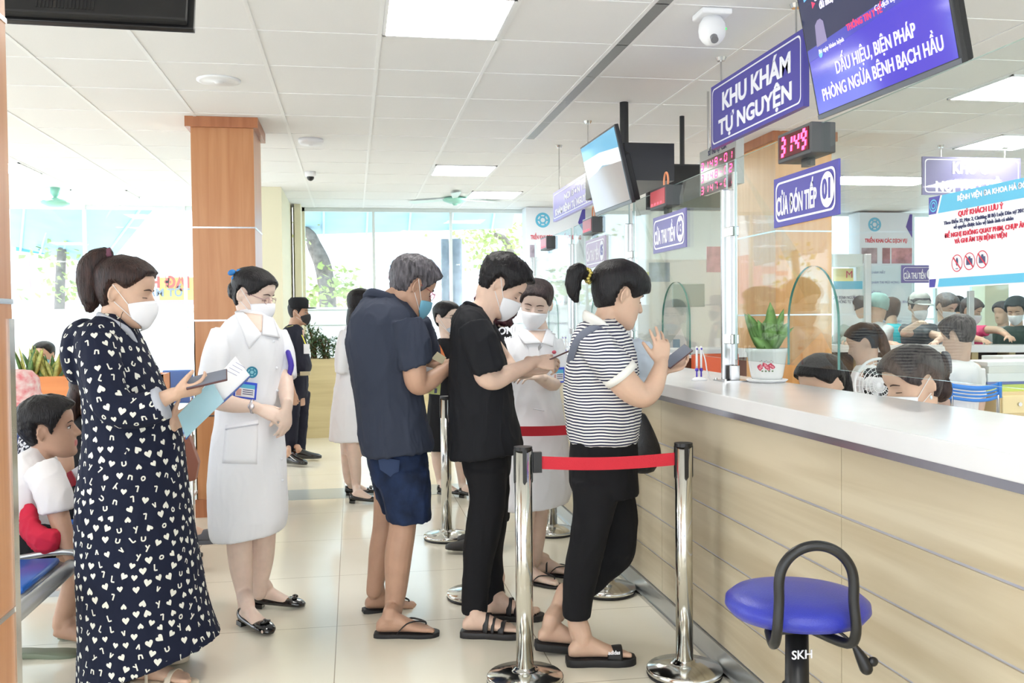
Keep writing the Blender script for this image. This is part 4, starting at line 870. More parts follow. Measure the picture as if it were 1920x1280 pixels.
# sliding door frame behind the orange pillar
y = 11.5; a = at(1562, 476, y); b_ = at(1618, 500, y); t = thing('entrance_frame', 'pale metal entrance frame beyond the orange pillar', 'door frame', (a.x, y, 0)); M_fr = mat('door_frame_grey', (206, 216, 214), .4)
boxo('header', (a.x, y, b_.z), (b_.x, y + .1, a.z), M_fr, t); boxo('jamb', (b_.x - .04, y, 0), (b_.x, y + .1, b_.z), M_fr, t)
a = at(1563, 503, y + .3); b_ = at(1600, 527, y + .3); t = thing('wall_sign', 'small yellow sign with a red mark beyond the entrance frame', 'sign', tuple(a)); boxo('board', (a.x, y + .3, b_.z), (b_.x, y + .32, a.z), mat('yellow_sign', (250, 232, 150), .5), t); text('mark', 'M', .14, M_red, t, V((a.x + b_.x) / 2 + .08, y + .29, (a.z + b_.z) / 2), (1, 0, 0), (0, 0, 1))
y = 9.3; a = at(1563, 527, y); b_ = at(1617, 640, y); t = thing('notice_board', 'white notice with a blue header behind the far cashier glass', 'poster', tuple(a)); boxo('sheet', (a.x, y, b_.z), (b_.x, y + .01, a.z), M_paper, t); boxo('header', (a.x, y - .003, at(1563, 542, y).z), (b_.x, y, a.z), M_cyan, t)
text('lettering', 'QUY ĐỊNH NGƯỜI BỆNH\nKHÔNG TỰ Ý VÀO', .045, M_ink, t, V((a.x + b_.x) / 2, y - .004, at(1563, 562, y).z), (1, 0, 0), (0, 0, 1), .7)

# ---------------------------------------------------------------- planters
def planter(x0, x1, y0, y1, z1, m, label, flare=0.):
    t = thing('planter_box', label, 'planter', (x0, y0, 0)); bm = B()
    R = []
    for z, g in ((0, -flare), (z1, 0), (z1, -.03), (z1 - .06, -.035)): R.append([V(x0 - g * 1., y0, z) if False else V(x0 - g, y0 - (g if z > 0 and g < 0 else 0), z), V(x1 + g, y0 - (g if z > 0 and g < 0 else 0), z), V(x1 + g, y1 + (g if z > 0 and g < 0 else 0), z), V(x0 - g, y1 + (g if z > 0 and g < 0 else 0), z)])
    rings(bm, R); obj('box', bm, m, t)
    return t
M_pl = wood('planter_oak', (216, 202, 160), (200, 184, 142), .5, 0, 1, 2)
a, b_ = at(578, 672, 11.6), at(640, 672, 11.6)
t = planter(at(563, 672, 11.6).x, at(640, 672, 11.6).x, 11.6, 12.0, at(600, 673, 11.6).z, M_pl, 'tapered oak planter with green bushes behind the guard', .04)
t = planter(at(790, 672, 11.8).x, at(850, 672, 11.8).x, 11.8, 12.1, at(600, 673, 11.6).z, M_pl, 'oak planter half hidden behind the woman in black', .04)
def bush(c, rx, ry, rz, n, label, seed):
    random.seed(seed); t = thing('potted_bush', label, 'plant', tuple(c - V(0, 0, rz))); bm = B(); st = B()
    for k in range(14):
        e = c + V(random.uniform(-rx, rx) * .8, random.uniform(-ry, ry), random.uniform(-.2, .9) * rz); tube(st, [(V(c.x + random.uniform(-rx, rx) * .3, c.y, c.z - rz), .008), (c.lerp(e, .5), .006), (e, .004)], 5, 2)
    for _ in range(n):
        a = random.uniform(0, 2 * pi); r = random.random() ** .5; z = random.uniform(-1, 1)
        p = c + V(rx * r * cos(a), ry * r * sin(a), rz * z * (1 - .3 * r) + rz * .2 * random.gauss(0, .5)); d = V(random.uniform(-1, 1), random.uniform(-1, 1), random.uniform(-.6, .8)).normalized() * random.uniform(.05, .085); s_ = d.cross(V(random.random() - .5, random.random() - .5, 1)).normalized() * .013
        poly(bm, [p, p + d * .5 + s_, p + d, p + d * .5 - s_])
    obj('stem', st, mat('stem_brown', (110, 90, 60), .8), t); obj('foliage', bm, mat('bush_leaf', (112, 142, 104), .5, noise=(8, .4)), t)
for i, (u, v, rx, rz, l) in enumerate(((588, 640, .10, .2, 'leftmost green bush in the oak planter right of the guard'), (610, 652, .14, .14, 'low green bush at the right end of the oak planter'))):
    bush(at(u, v, 11.78), rx * 1.1, .12, rz, 330, l, 20 + i)
# blue sign ball behind black dress woman
a = at(797, 627, BACK - .012); bm = B(); prism(bm, [a + V(.13 * cos(q), 0, .14 * sin(q)) for q in [2 * pi * k / 24 for k in range(24)]], V(0, .008, 0)); tag(obj('window_sticker', bm, mat('sticker_blue', (90, 100, 220), .5, noise=(5, .3), col2=(240, 240, 250)), None, False, origin=tuple(a)), 'round blue and white sticker on the window beyond the woman in black', 'sticker')
# orange planter with snake plants
y = 8.2; a = at(28, 707, y); b_ = at(305, 700, y)
t = thing('planter_box', 'bright orange planter divider behind the seated boy', 'planter', (a.x, y, 0)); M_or = wood('planter_orange', (226, 142, 78), (214, 128, 64), .35, 0, 1, 2)
zt = a.z; zm = at(60, 757, y).z
boxo('side', (a.x - .2, y, zm), (b_.x, y + .03, zt), M_or, t); boxo('side', (a.x - .2, y + .3, zm), (b_.x, y + .33, zt), M_or, t); boxo('shelf', (a.x - .2, y, zm - .03), (b_.x, y + .33, zm), M_or, t); boxo('lower_panel', (a.x - .2, y + .02, .08), (b_.x, y + .3, zm - .05), M_or, t); boxo('end_panel', (b_.x - .03, y, 0), (b_.x, y + .33, zt), M_or, t)
boxo('slot', (a.x - .1, y + .01, zm - .05), (b_.x - .05, y + .3, zm - .03), M_blackm, t)
random.seed(9)
for i, (u, label) in enumerate(((47, 'spiky green plant at the far left of the orange planter'), (62, 'snake plant with pale edges between two others in the orange planter'), (88, 'snake plant with yellow edged leaves in front of the masked woman'), (104, 'low snake plant at the right of the orange planter'))):
    c = at(u, 707, y + .15); t = thing('snake_plant', label, 'plant', tuple(c - V(0, 0, .05)))
    for k in range(7):
        h_ = random.uniform(.14, .26) if i else random.uniform(.2, .34); tip = c + V(random.uniform(-.13, .13), random.uniform(-.05, .05), h_)
        bm = B(); leafblade(bm, c + V(random.uniform(-.03, .03), 0, -.04), tip, .022 if i else .014, V(0, 0, 0)); obj('leaf', bm, mat('snake_green', (96, 140, 72), .4, noise=(40, .3)) if k % 2 else mat('snake_yellow', (196, 202, 110), .4, noise=(40, .3)), t, True)
# blue seat back beyond
y = 9.0; a = at(304, 694, y); b_ = at(362, 735, y); t = thing('waiting_chair', 'blue padded waiting chair back left of the wooden pillar', 'chair', (a.x, y, 0))
boxo('backrest', (a.x, y, b_.z - .1), (b_.x, y + .05, a.z), mat('seat_blue', (96, 138, 214), .4), t, .012); boxo('seat', (a.x, y - .4, .42), (b_.x, y, .46), mat('seat_blue', (96, 138, 214), .4), t, .01)
for dx in (.05, .32):
    for dy in (-.36, .02): bm = B(); cyl(bm, (a.x + dx, y + dy, 0), (a.x + dx, y + dy, .43), .014); obj('leg', bm, M_steel, t)
# wire rack by the pillar
y = 6.9; a = at(318, 760, y); b_ = at(362, 930, y); t = thing('wire_rack', 'white wire leaflet rack standing left of the pillar', 'rack', (a.x, y, 0)); bm = B()
for k in range(10): x = a.x + (b_.x - a.x) * k / 9; cyl(bm, (x, y, .2), (x, y, at(340, 800, y).z), .0025, seg=6)
for k in range(6): z = .2 + k * .14; cyl(bm, (a.x, y, z), (b_.x, y, z), .003, seg=6)
obj('grid', bm, M_white, t)
for x in (a.x, b_.x): bm = B(); cyl(bm, (x, y, 0), (x, y, at(340, 745, y).z), .008, seg=8); obj('leg', bm, M_steel, t)
boxo('shelf', (a.x, y, .18), (b_.x, y + .2, .2), M_white, t)
# waiting bench
def bench():
    t = thing('waiting_bench', 'steel beam waiting bench with blue seat pads at the lower left', 'bench', (-1.3, 3.9, 0)); M_al = mat('bench_aluminium', (176, 178, 180), .3, .7); M_bp = mat('bench_blue', (40, 104, 196), .3)
    x1 = -1.155; zs = .45
    for k, y in enumerate((3.55, 4.15, 4.75)):
        bm = B(); R = []
        for f in range(9):
            a = f / 8; x = x1 - .48 + .48 * a; z = zs - .03 + .03 * (2 * a - 1) ** 2 + (.02 if a < 1 else -.015); R.append([V(x, y + .02, z), V(x, y + .54, z), V(x, y + .54, z - .012), V(x, y + .02, z - .012)])
        rings(bm, R); obj('seat_shell', bm, M_al, t, True)
        bm = B(); box(bm, (x1 - .42, y + .06, zs + .0), (x1 - .03, y + .5, zs + .028)); bevel(bm, .012); obj('seat_pad', bm, M_bp, t, True)
        bm = B(); box(bm, (x1 - .56, y + .06, zs + .12), (x1 - .52, y + .5, zs + .42)); bevel(bm, .012); obj('back_pad', bm, M_bp, t, True)
    bm = B(); tube(bm, [(V(x1 - .01, 3.4, zs - .03), .03), (V(x1 - .01, 5.35, zs - .03), .03)], 16, 1, 'flat'); obj('front_rail', bm, M_al, t, True)
    bm = B(); box(bm, (x1 - .3, 3.3, zs - .1), (x1 - .22, 5.4, zs - .04)); obj('beam', bm, M_al, t)
    for y in (3.6, 5.2):
        bm = B(); box(bm, (x1 - .29, y, 0.03), (x1 - .23, y + .05, zs - .1)); box(bm, (x1 - .5, y, 0), (x1 - .05, y + .05, .03)); obj('leg', bm, M_al, t)
    bm = B(); y = 4.12; tube(bm, [(V(x1 - .4, y, zs - .02), .012), (V(x1 - .1, y, zs + .03), .014), (V(x1 + .02, y, zs + .02), .014), (V(x1 + .03, y, zs - .04), .012)], 8, 3); obj('bracket', bm, M_al, t, True)
bench()
# ================================================================ people
from mathutils import noise as NZ
RH = V(cos(YAW), sin(YAW), 0); DH = V(-sin(YAW), cos(YAW), 0)
def skin(name, c): return mat(name, c, .5, noise=(14, .06), bump=(180, .08, .002), sss=.12)
SK1 = skin('skin_light', (226, 194, 174)); SK2 = skin('skin_tan', (196, 156, 132)); SK3 = skin('skin_warm', (216, 180, 156)); SK4 = skin('skin_pale', (232, 206, 190))
def hairm(name, c, c2):
    return mat(name, c, .42, spec=.28, noise=(26, .4), bump=(60, .9, .006), stretch=(3, 3, .6), col2=c2)
H_BLACK = hairm('hair_black', (30, 27, 30), (12, 10, 12)); H_BROWN = hairm('hair_brown', (62, 42, 38), (26, 18, 18)); H_GREY = hairm('hair_grey', (112, 108, 114), (34, 32, 36)); H_RED = hairm('hair_redbrown', (92, 48, 56), (40, 18, 24))
M_mask = mat('mask_white', (240, 241, 246), .7, bump=(40, .25, .004)); M_maskb = mat('mask_blue', (130, 196, 222), .7); M_maskk = mat('mask_black', (34, 34, 38), .7); M_maskg = mat('mask_grey', (176, 186, 198), .7)
M_lip = mat('lip', (196, 112, 108), .4); M_eye = mat('eye_white', (226, 222, 220), .2); M_iris = mat('iris_dark', (28, 18, 14), .15); M_brow = mat('brow', (70, 50, 44), .8); M_nail = mat('nail', (236, 196, 184), .3)
TAN = 0
HRING = [(-.112, .068, .034, .014), (-.107, .080, .018, .027), (-.094, .087, -.002, .041), (-.078, .086, -.022, .051), (-.062, .088, -.045, .057), (-.045, .089, -.062, .061), (-.028, .089, -.076, .065), (-.008, .087, -.086, .069), (.01, .083, -.092, .071), (.03, .089, -.096, .073), (.05, .091, -.098, .075), (.07, .088, -.096, .075), (.088, .078, -.088, .069), (.103, .061, -.074, .058), (.114, .040, -.054, .042), (.121, .014, -.030, .020)]
def hpar(z):
    z = max(-.112, min(.121, z))
    for a, b in zip(HRING, HRING[1:]):
        if z <= b[0]: f = (z - a[0]) / (b[0] - a[0]); return [p + (q - p) * f for p, q in zip(a, b)]
    return list(HRING[-1])
def hp(z, a):
    _, yf, yb, hw = hpar(z); ym = (yf + yb) / 2 - .004
    s, c = sin(a), cos(a); sx = (abs(s) ** .86) * (1 if s >= 0 else -1)
    y = ym + (yf - ym) * (abs(c) ** .92 if c > 0 else 0) + (ym - yb) * (-(abs(c) ** .92) if c < 0 else 0)
    return V(hw * sx, y, z)
def headM(c, s, az, pitch, roll=0.):
    return Matrix.Translation(c) @ Matrix.Rotation(radians(az - 90), 4, 'Z') @ Matrix.Rotation(radians(-pitch), 4, 'X') @ Matrix.Rotation(radians(roll), 4, 'Y') @ Matrix.Diagonal((s, s, s, 1))
def add_head(bm, M, female=False):
    Z = [h[0] for h in HRING]; zs = []
    for a, b in zip(Z, Z[1:]): zs += [a, (a + b) / 2]
    zs.append(Z[-1]); R = []
    for z in zs:
        r = []
        for j in range(36):
            a = 2 * pi * j / 36; p = hp(z, a)
            for sx in (-1, 1):   # eye sockets
                p.y -= .008 * exp(-((p.x - sx * .030) / .015) ** 2 - ((z - .008) / .012) ** 2) if p.y > .04 else 0
            r.append(M @ p)
        R.append(r)
    rings(bm, R)
    s = M.to_scale().x; T = lambda *p: M @ V(*p)
    R3 = M.to_3x3()
    tube(bm, [(T(0, .078, .026), .008 * s), (T(0, .088, .006), .0085 * s), (T(0, .099, -.014), .010 * s), (T(0, .102, -.023), .0115 * s)], 10, 3)
    for sx in (-1, 1): ell(bm, T(sx * .011, .092, -.027), .0085, .010, .0075, R3, 10)
    ell(bm, T(0, .086, -.053), .021, .009, .0055, R3, 12); ell(bm, T(0, .085, -.063), .018, .009, .0065, R3, 12); ell(bm, T(0, .080, -.092), .018, .010, .012, R3, 12)
    for sx in (-1, 1):
        c = hp(.0, radians(97)); c = V(sx * (c.x + .006), c.y - .002, .002)
        Me = Matrix.Rotation(sx * radians(22), 3, 'Z') @ Matrix.Rotation(radians(-8), 3, 'X')
        ell(bm, M @ (c - V(sx * .004, 0, 0)), .008, .015, .026, R3 @ Me, 12)
        pts = []
        for k in range(9):
            a = radians(-120 + 30 * k + 0); pts.append((M @ (c + Me @ V(sx * .004, -.016 * cos(radians(-70 + 30 * k)) , .028 * sin(radians(-70 + 30 * k)))), .0042 * s))
        tube(bm, pts, 8, 2)
        ell(bm, M @ (c + Me @ V(0, .002, -.027)), .006, .007, .008, R3, 8)
HL = {
 'm': [(0, .074), (30, .076), (50, .062), (64, .03), (74, .0), (80, -.012), (85, .02), (92, .034), (102, .032), (110, .0), (122, -.04), (180, -.058)],
 'f': [(0, .080), (35, .074), (55, .05), (68, .03), (78, .018), (86, .026), (94, .034), (102, .030), (110, .0), (124, -.045), (180, -.062)],
 'bang': [(0, .034), (30, .034), (45, .03), (58, .012), (68, .0), (76, .004), (84, .024), (94, .034), (102, .030), (110, .0), (124, -.045), (180, -.062)],
 'long': [(0, .076), (20, .07), (38, .045), (52, .0), (62, -.04), (72, -.08), (84, -.10), (180, -.11)],
 'side': [(0, .075), (25, .07), (45, .05), (58, .022), (70, .01), (78, .0), (86, .024), (94, .034), (102, .030), (110, -.01), (124, -.05), (180, -.07)],
}
def ipl(T, x):
    for a, b in zip(T, T[1:]):
        if x <= b[0]: f = (x - a[0]) / (b[0] - a[0]); return a[1] + (b[1] - a[1]) * f
    return T[-1][1]
def sstep(x): x = max(0, min(1, x)); return x * x * (3 - 2 * x)
def add_hair(par, M, style, m, thick=.012, top=.016, rough=.0, name='hair', curl=0.):
    T = HL[style]; bm = B(); R = []; nz = 42; na = 72
    for i in range(nz + 1):
        z = -.112 + .233 * i / nz; r = []
        for j in range(na):
            a = 2 * pi * j / na; ad = abs((math.degrees(a) + 180) % 360 - 180); p = hp(z, a); h = ipl(T, ad)
            q = sstep((z - h) / .014 + .2); side = sstep((z + .06) / .15)
            t = (thick + (top - thick) * side)
            if style in ('m',): t *= .55 + .45 * sstep((z + .06) / .09)
            nn = NZ.noise(V(p.x * 60, p.y * 60, p.z * 25)) * .0022 + (NZ.noise(V(p.x * 200, p.y * 200, p.z * 90)) * rough) + (NZ.noise(p * 55) * curl)
            o = -.012 + (t + nn + .012) * q
            d = (p - V(0, -.006, .05 * sstep((z + .02) / .12))); d.normalize(); r.append(M @ (p + d * o))
        R.append(r)
    rings(bm, R)
    return obj(name, bm, m, par, True)
def add_mask(par, M, m, low=0., ear=True, dropped=False):
    bm = B(); na, nt = 20, 10; F_, Bk = [], []
    for i in range(nt + 1):
        t = i / nt; rf, rb = [], []
        for j in range(na + 1):
            a = radians(-74 + 148 * j / na); w_ = (abs(a) / radians(74))
            zt = -.002 - .026 * w_ ** 1.5 - low; zb = -.120 + .042 * w_ ** 1.6 - low * .5; z = zt + (zb - zt) * t
            p = hp(max(z, -.106), a); p.z = z
            if z < -.106: p.y -= (-.106 - z) * 1.6
            c = max(0, cos(a)) ** 5; f = (.019 + .010 * sin(pi * min(1, t * 1.25)) - .012 * t) if not dropped else .008
            p.y += f * c; d = V(p.x, p.y, 0).normalized(); rf.append(M @ (p + d * .005)); rb.append(M @ (p + d * .002))
        F_.append(rf); Bk.append(rb)
    R = [f + b[::-1] for f, b in zip(F_, Bk)]; rings(bm, R)
    o = obj('face_mask', bm, m, par, True); bm = B()
    for sx in (-1, 1):
        for z0, z1, k in ((-.030 - low, .030, .004), (-.072 - low * .5, -.028, .006)):
            p = hp(z0, radians(72)); e = hp(z1, radians(99)); p.x *= sx; e.x *= sx; m_ = (p + e) / 2
            ad = lambda q, w_: q + V(sx * w_, 0, 0)
            tube(bm, [(M @ ad(p, .004), .0016), (M @ ad(m_, .007), .0016), (M @ ad(e, .012), .0016)], 6, 3)
    obj('ear_loop', bm, mat('loop_white', (236, 236, 236), .7), o, True); return o
def add_eyes(par, M, down=False, brow=True, sides=(-1, 1)):
    s = M.to_scale().x; R3 = M.to_3x3()
    for sx in sides:
        if not down:
            bm = B(); ell(bm, M @ V(sx * .030, .0725, .007), .0125, .006, .0055, R3, 12); e = obj('eye', bm, M_eye, par, True)
            bm = B(); ell(bm, M @ V(sx * .0305, .0775, .007), .0052, .002, .0052, R3, 10); obj('iris', bm, M_iris, e, True)
        bm = B(); z = .0135 if not down else .004; tube(bm, [(M @ V(sx * .016, .078, z - .004), .0009 * s), (M @ V(sx * .030, .0805, z + (.001 if not down else -.002)), .0016 * s), (M @ V(sx * .045, .071, z - .003), .0011 * s)], 6, 3); obj('eyelashes', bm, M_iris, par, True)
        if brow: bm = B(); tube(bm, [(M @ V(sx * .013, .0885, .028), .0022 * s, .001), (M @ V(sx * .030, .086, .032), .0028 * s, .001), (M @ V(sx * .049, .073, .027), .0014 * s, .001)], 6, 3, side=(0, 0, 1)); obj('eyebrow', bm, M_brow, par, True)
def add_glasses(par, M, m):
    bm = B()
    for sx in (-1, 1):
        tube(bm, [(M @ V(sx * .033 + .021 * cos(a), .094 - .006 * abs(cos(a)) , .004 + .015 * sin(a)), .0011) for a in [2 * pi * k / 16 for k in range(17)]], 6, 1)
        tube(bm, [(M @ V(sx * .054, .088, .008), .0014), (M @ V(sx * .072, .05, .012), .0014), (M @ V(sx * .077, .0, .016), .0014)], 6, 3)
    tube(bm, [(M @ V(-.012, .095, .006), .0012), (M @ V(0, .098, .009), .0012), (M @ V(.012, .095, .006), .0012)], 6, 2)
    return obj('glasses', bm, m, par, True)
def hand(bm, W, D, N, right=True, s=1., curl=(18, 24, 16), spread=5, thumb=(42, 12, 10), per=None, tout=.25):
    D = Vector(D).normalized(); N = Vector(N); N = (N - D * N.dot(D)).normalized(); S = D.cross(N) * (-1 if right else 1); W = Vector(W); nails = []
    tube(bm, [(W - D * .03 * s, .027 * s, .021 * s), (W + D * .0 * s, .027 * s, .019 * s), (W + D * .03 * s, .036 * s, .0165 * s), (W + D * .065 * s, .041 * s, .0145 * s), (W + D * .086 * s, .039 * s, .0115 * s)], 14, 3, side=S)
    for i in range(4):
        off = (.029, .0098, -.0098, -.0285)[i] * s; L = (.068, .076, .070, .055)[i] * s; r = (.0084, .0086, .0082, .0072)[i] * s
        an = radians(spread * (1.5 - i)); d = (D * cos(an) + S * sin(an)).normalized(); p = W + D * (.080, .084, .081, .073)[i] * s + S * off
        c = per[i] if per else curl; th = 0; pts = [(p - d * .012 * s, r)]
        for k, f in enumerate((.46, .30, .24)):
            th += radians(c[k]); q = d * cos(th) - N * sin(th); pts.append((p, r * (1, .96, .88)[k])); p = p + q * L * f
        pts.append((p, r * .74)); tube(bm, pts, 10, 3, side=S); nails.append((p - q * .006 * s, q, N * cos(th) + d * sin(th), r * .62))
    t0 = radians(thumb[0]); d = (D * cos(t0) + S * sin(t0) - N * tout).normalized(); p = W + D * .018 * s + S * .022 * s - N * .004 * s; pts = [(p, .013 * s), (p + d * .028 * s, .0125 * s)]; p = p + d * .03 * s
    for k, L in enumerate((.032, .026)):
        d = (d + D * sin(radians(thumb[1 + k])) - N * .08).normalized(); p = p + d * L * s; pts.append((p, (.0105, .0080)[k] * s))
    tube(bm, pts, 10, 3)
    return p
FOOT = [(.004, .020, .040, .006), (.02, .028, .060, .001), (.045, .031, .085, 0), (.075, .032, .088, 0), (.11, .034, .070, 0), (.145, .040, .050, 0), (.175, .044, .036, 0), (.20, .044, .028, 0), (.212, .042, .023, .002)]
def footM(H, az, pitch=0, s=1.):
    """origin = back of heel at sole; x forward; pitch>0 lifts the heel about the ball"""
    M = Matrix.Translation(H) @ Matrix.Rotation(radians(az), 4, 'Z') @ Matrix.Rotation(radians(pitch), 4, 'Y') @ Matrix.Diagonal((s, s, s, 1)); return M
def foot(bm, M, right=True):
    R = []; sg = -1 if right else 1
    for d, hw, tp, bt in crom(FOOT, 2):
        R.append([M @ V(d, hw * cos(a), (tp + bt) / 2 + (tp - bt) / 2 * sin(a)) for a in [2 * pi * k / 18 for k in range(18)]])
    rings(bm, R); s = M.to_scale().x
    for i in range(5):
        y = sg * (-.031 + .0155 * i) * -1; L = (.245, .247, .240, .231, .220)[i]; r = (.0105, .0082, .0076, .0072, .0070)[i]
        tube(bm, [(M @ V(.195, y * .95, .014), r * s * 1.05), (M @ V(L - .018, y, .013), r * s), (M @ V(L - r, y, r), r * s * .95)], 9, 2)
SOLE = [(-.006, .020), (.01, .031), (.05, .035), (.10, .034), (.15, .042), (.19, .047), (.23, .042), (.25, .030), (.262, .014)]
def sole(name, par, M, m, th=.018, over=.003, rise=0.):
    pts = [(d, hw + over) for d, hw in crom([(a, b) for a, b in SOLE], 2)]; bm = B()
    o = [(d, w_) for d, w_ in pts] + [(d, -w_) for d, w_ in pts[::-1]]
    prism(bm, [M @ V(x, y, 0) for x, y in o], (M.to_3x3() @ V(0, 0, -th))); bevel(bm, .003); return obj(name, bm, m, par, True)
def strap(name, par, M, d0, d1, m, w_=.02, tw=0.):
    """band across the instep at distance d0 (left side) .. d1 (right side)"""
    bm = B(); pts = []
    for k in range(11):
        a = pi * k / 10; d = d0 + (d1 - d0) * k / 10; f = ipl([(p[0] * 1000, p[1]) for p in FOOT], d * 1000); tp = ipl([(p[0] * 1000, p[2]) for p in FOOT], d * 1000)
        pts.append((M @ V(d, (f + .004) * cos(a), (tp + .003) * sin(a) ** .8 if sin(a) > 0 else 0.), w_ / 2, .0022))
    tube(bm, pts, 8, 2, 'flat', side=M.to_3x3() @ V(1, 0, 0)); return obj(name, bm, m, par, True)
def thong(name, par, M, m, w_=.012):
    bm = B(); q = M @ V(.205, .012, .02); tube(bm, [(M @ V(.09, .036, .002), w_ / 2, .002), (M @ V(.13, .036, .042), w_ / 2, .003), (M @ V(.17, .022, .045), w_ / 2, .003), (q + V(0, 0, .016), .004), (q, .003)], 8, 3)
    tube(bm, [(M @ V(.09, -.036, .002), w_ / 2, .002), (M @ V(.13, -.034, .042), w_ / 2, .003), (M @ V(.17, -.008, .045), w_ / 2, .003), (q + V(0, 0, .016), .004)], 8, 3); return obj(name, bm, m, par, True)
def pump(par, M, m, heel=.022):
    t = None; bm = B(); R = []
    for d, hw, tp, bt in crom([(-.006, .022, .052, -.002), (.02, .033, .050, -.006), (.06, .036, .038, -.006), (.11, .037, .032, -.006), (.15, .044, .034, -.006), (.18, .048, .040, -.006), (.21, .046, .036, -.006), (.24, .036, .026, -.005), (.258, .016, .014, -.002)], 3):
        R.append([M @ V(d, hw * (abs(cos(a)) ** .8) * (1 if cos(a) > 0 else -1), (tp + bt) / 2 + (tp - bt) / 2 * sin(a)) for a in [2 * pi * k / 24 for k in range(24)]])
    rings(bm, R); o = obj('shoe', bm, m, par, True)
    bm = B(); prism(bm, [M @ V(x, y, -.002) for x, y in ((0, -.026), (.045, -.028), (.045, .028), (0, .026))], M.to_3x3() @ V(0, 0, -heel)); obj('heel', bm, m, o)
    bm = B(); ell(bm, M @ V(.205, 0, .042), .013, .030, .009, M.to_3x3(), 12); ell(bm, M @ V(.205, 0, .047), .016, .009, .010, M.to_3x3(), 10); obj('bow', bm, m, o, True); return o
def sil(bm, y, rows, sub=4, e=2.2, seg=40):
    P = []
    for r in rows:
        v, uL, uR, Bm = r[:4]; dy = r[4] if len(r) > 4 else 0; tilt = r[5] if len(r) > 5 else 0
        a = at(uL, v, y + dy); b = at(uR, v, y + dy); c = (a + b) / 2; ppm = F / ((RM.transposed() @ (c - CAM)).y)
        P.append((c.x, c.y, c.z, (b - a).length / 2, Bm, tilt / ppm))
    R = []
    for x, yy, z, A, Bm, tz in crom(P, sub):
        r = []
        for k in range(seg):
            a = 2 * pi * k / seg; cx_, sx_ = cos(a), sin(a); cx_ = abs(cx_) ** (2 / e) * (1 if cx_ > 0 else -1); sx_ = abs(sx_) ** (2 / e) * (1 if sx_ > 0 else -1)
            r.append(V(x, yy, z + tz * cx_) + RH * A * cx_ + DH * Bm * sx_)
        R.append(r)
    rings(bm, R)
def silm(bm, rows, az, sub=4, e=2.3, seg=32):
    """rows (center, half width across body, half depth); az facing"""
    fx = V(cos(radians(az)), sin(radians(az)), 0); sd_ = V(-fx.y, fx.x, 0); R = []
    for x, y, z, A, Bm in crom([tuple(r[0]) + (r[1], r[2]) for r in rows], sub):
        r = []
        for k in range(seg):
            a = 2 * pi * k / seg; c, s = cos(a), sin(a); c = abs(c) ** (2 / e) * (1 if c > 0 else -1); s = abs(s) ** (2 / e) * (1 if s > 0 else -1); r.append(V(x, y, z) + sd_ * A * c + fx * Bm * s)
        R.append(r)
    rings(bm, R)
def limb(bm, y, pts, sub=5, seg=16, cap='round', fl=1.):
    tube(bm, [(at(p[0], p[1], y + p[2]), p[3], p[3] * fl) for p in pts], seg, sub, cap)
def wrinkle(me, amp=.003, f=(9, 9, 5), seed=0., bands=0.):
    off = V(seed * 3.1, seed * 1.7, seed)
    ns = [v.normal.copy() for v in me.vertices]
    for v, n in zip(me.vertices, ns):
        p = v.co; q = V(p.x * f[0], p.y * f[1], p.z * f[2]) + off
        a = NZ.noise(q) + .5 * NZ.noise(q * 2.3); r = 1 - abs(NZ.noise(q * 1.3 + V(5, 5, 5))) * 2
        q2 = V(p.x * 17, p.y * 17, p.z * 4.5) + off + V(a, a, 0) * .8; r2 = max(0, 1 - abs(NZ.noise(q2)) * 2.6)
        v.co = p + n * (a * amp + max(0, r) ** 3 * amp * .8 + r2 * r2 * amp * .55)
def cloth(par, name, bm, m, voxel=.008, smooth=5, amp=.003, f=(9, 9, 5), seed=0., mats=None, label=None):
    me = bake(bm, voxel, smooth, name=name); wrinkle(me, amp, f, seed); return obj(name, me, mats or m, par, True, label)
def bvh_of(o):
    l = wloc(o); return BVHTree.FromPolygons([v.co + l for v in o.data.vertices], [p.vertices for p in o.data.polygons])
def hit(T, u, v, lift=0.):
    d = ray(u, v).normalized(); loc, n, i, k = T.ray_cast(CAM, d)
    if loc is None: loc, n, i, k = T.find_nearest(atd(u, v, 4.5))
    return loc + n * lift, n
def drape(name, par, T, quad, m, nu=8, nv=8, lift=.0035, th=.003):
    G = []
    for i in range(nu + 1):
        row = []
        for j in range(nv + 1):
            a, b = i / nu, j / nv; q = [(quad[0][k] * (1 - a) + quad[1][k] * a) * (1 - b) + (quad[3][k] * (1 - a) + quad[2][k] * a) * b for k in (0, 1)]
            p, n = hit(T, *q); row.append((p + n * (lift + th), p + n * (lift - .004)))
        G.append(row)
    bm = B(); F_ = [[bm.verts.new(c[0]) for c in r] for r in G]; K = [[bm.verts.new(c[1]) for c in r] for r in G]
    for i in range(nu):
        for j in range(nv): bm.faces.new((F_[i][j], F_[i + 1][j], F_[i + 1][j + 1], F_[i][j + 1])); bm.faces.new((K[i][j], K[i][j + 1], K[i + 1][j + 1], K[i + 1][j]))
    for i in range(nu):
        for j in (0, nv): bm.faces.new((F_[i][j], F_[i + 1][j], K[i + 1][j], K[i][j]))
    for j in range(nv):
        for i in (0, nu): bm.faces.new((F_[i][j], F_[i][j + 1], K[i][j + 1], K[i][j]))
    return obj(name, bm, m, par, True)
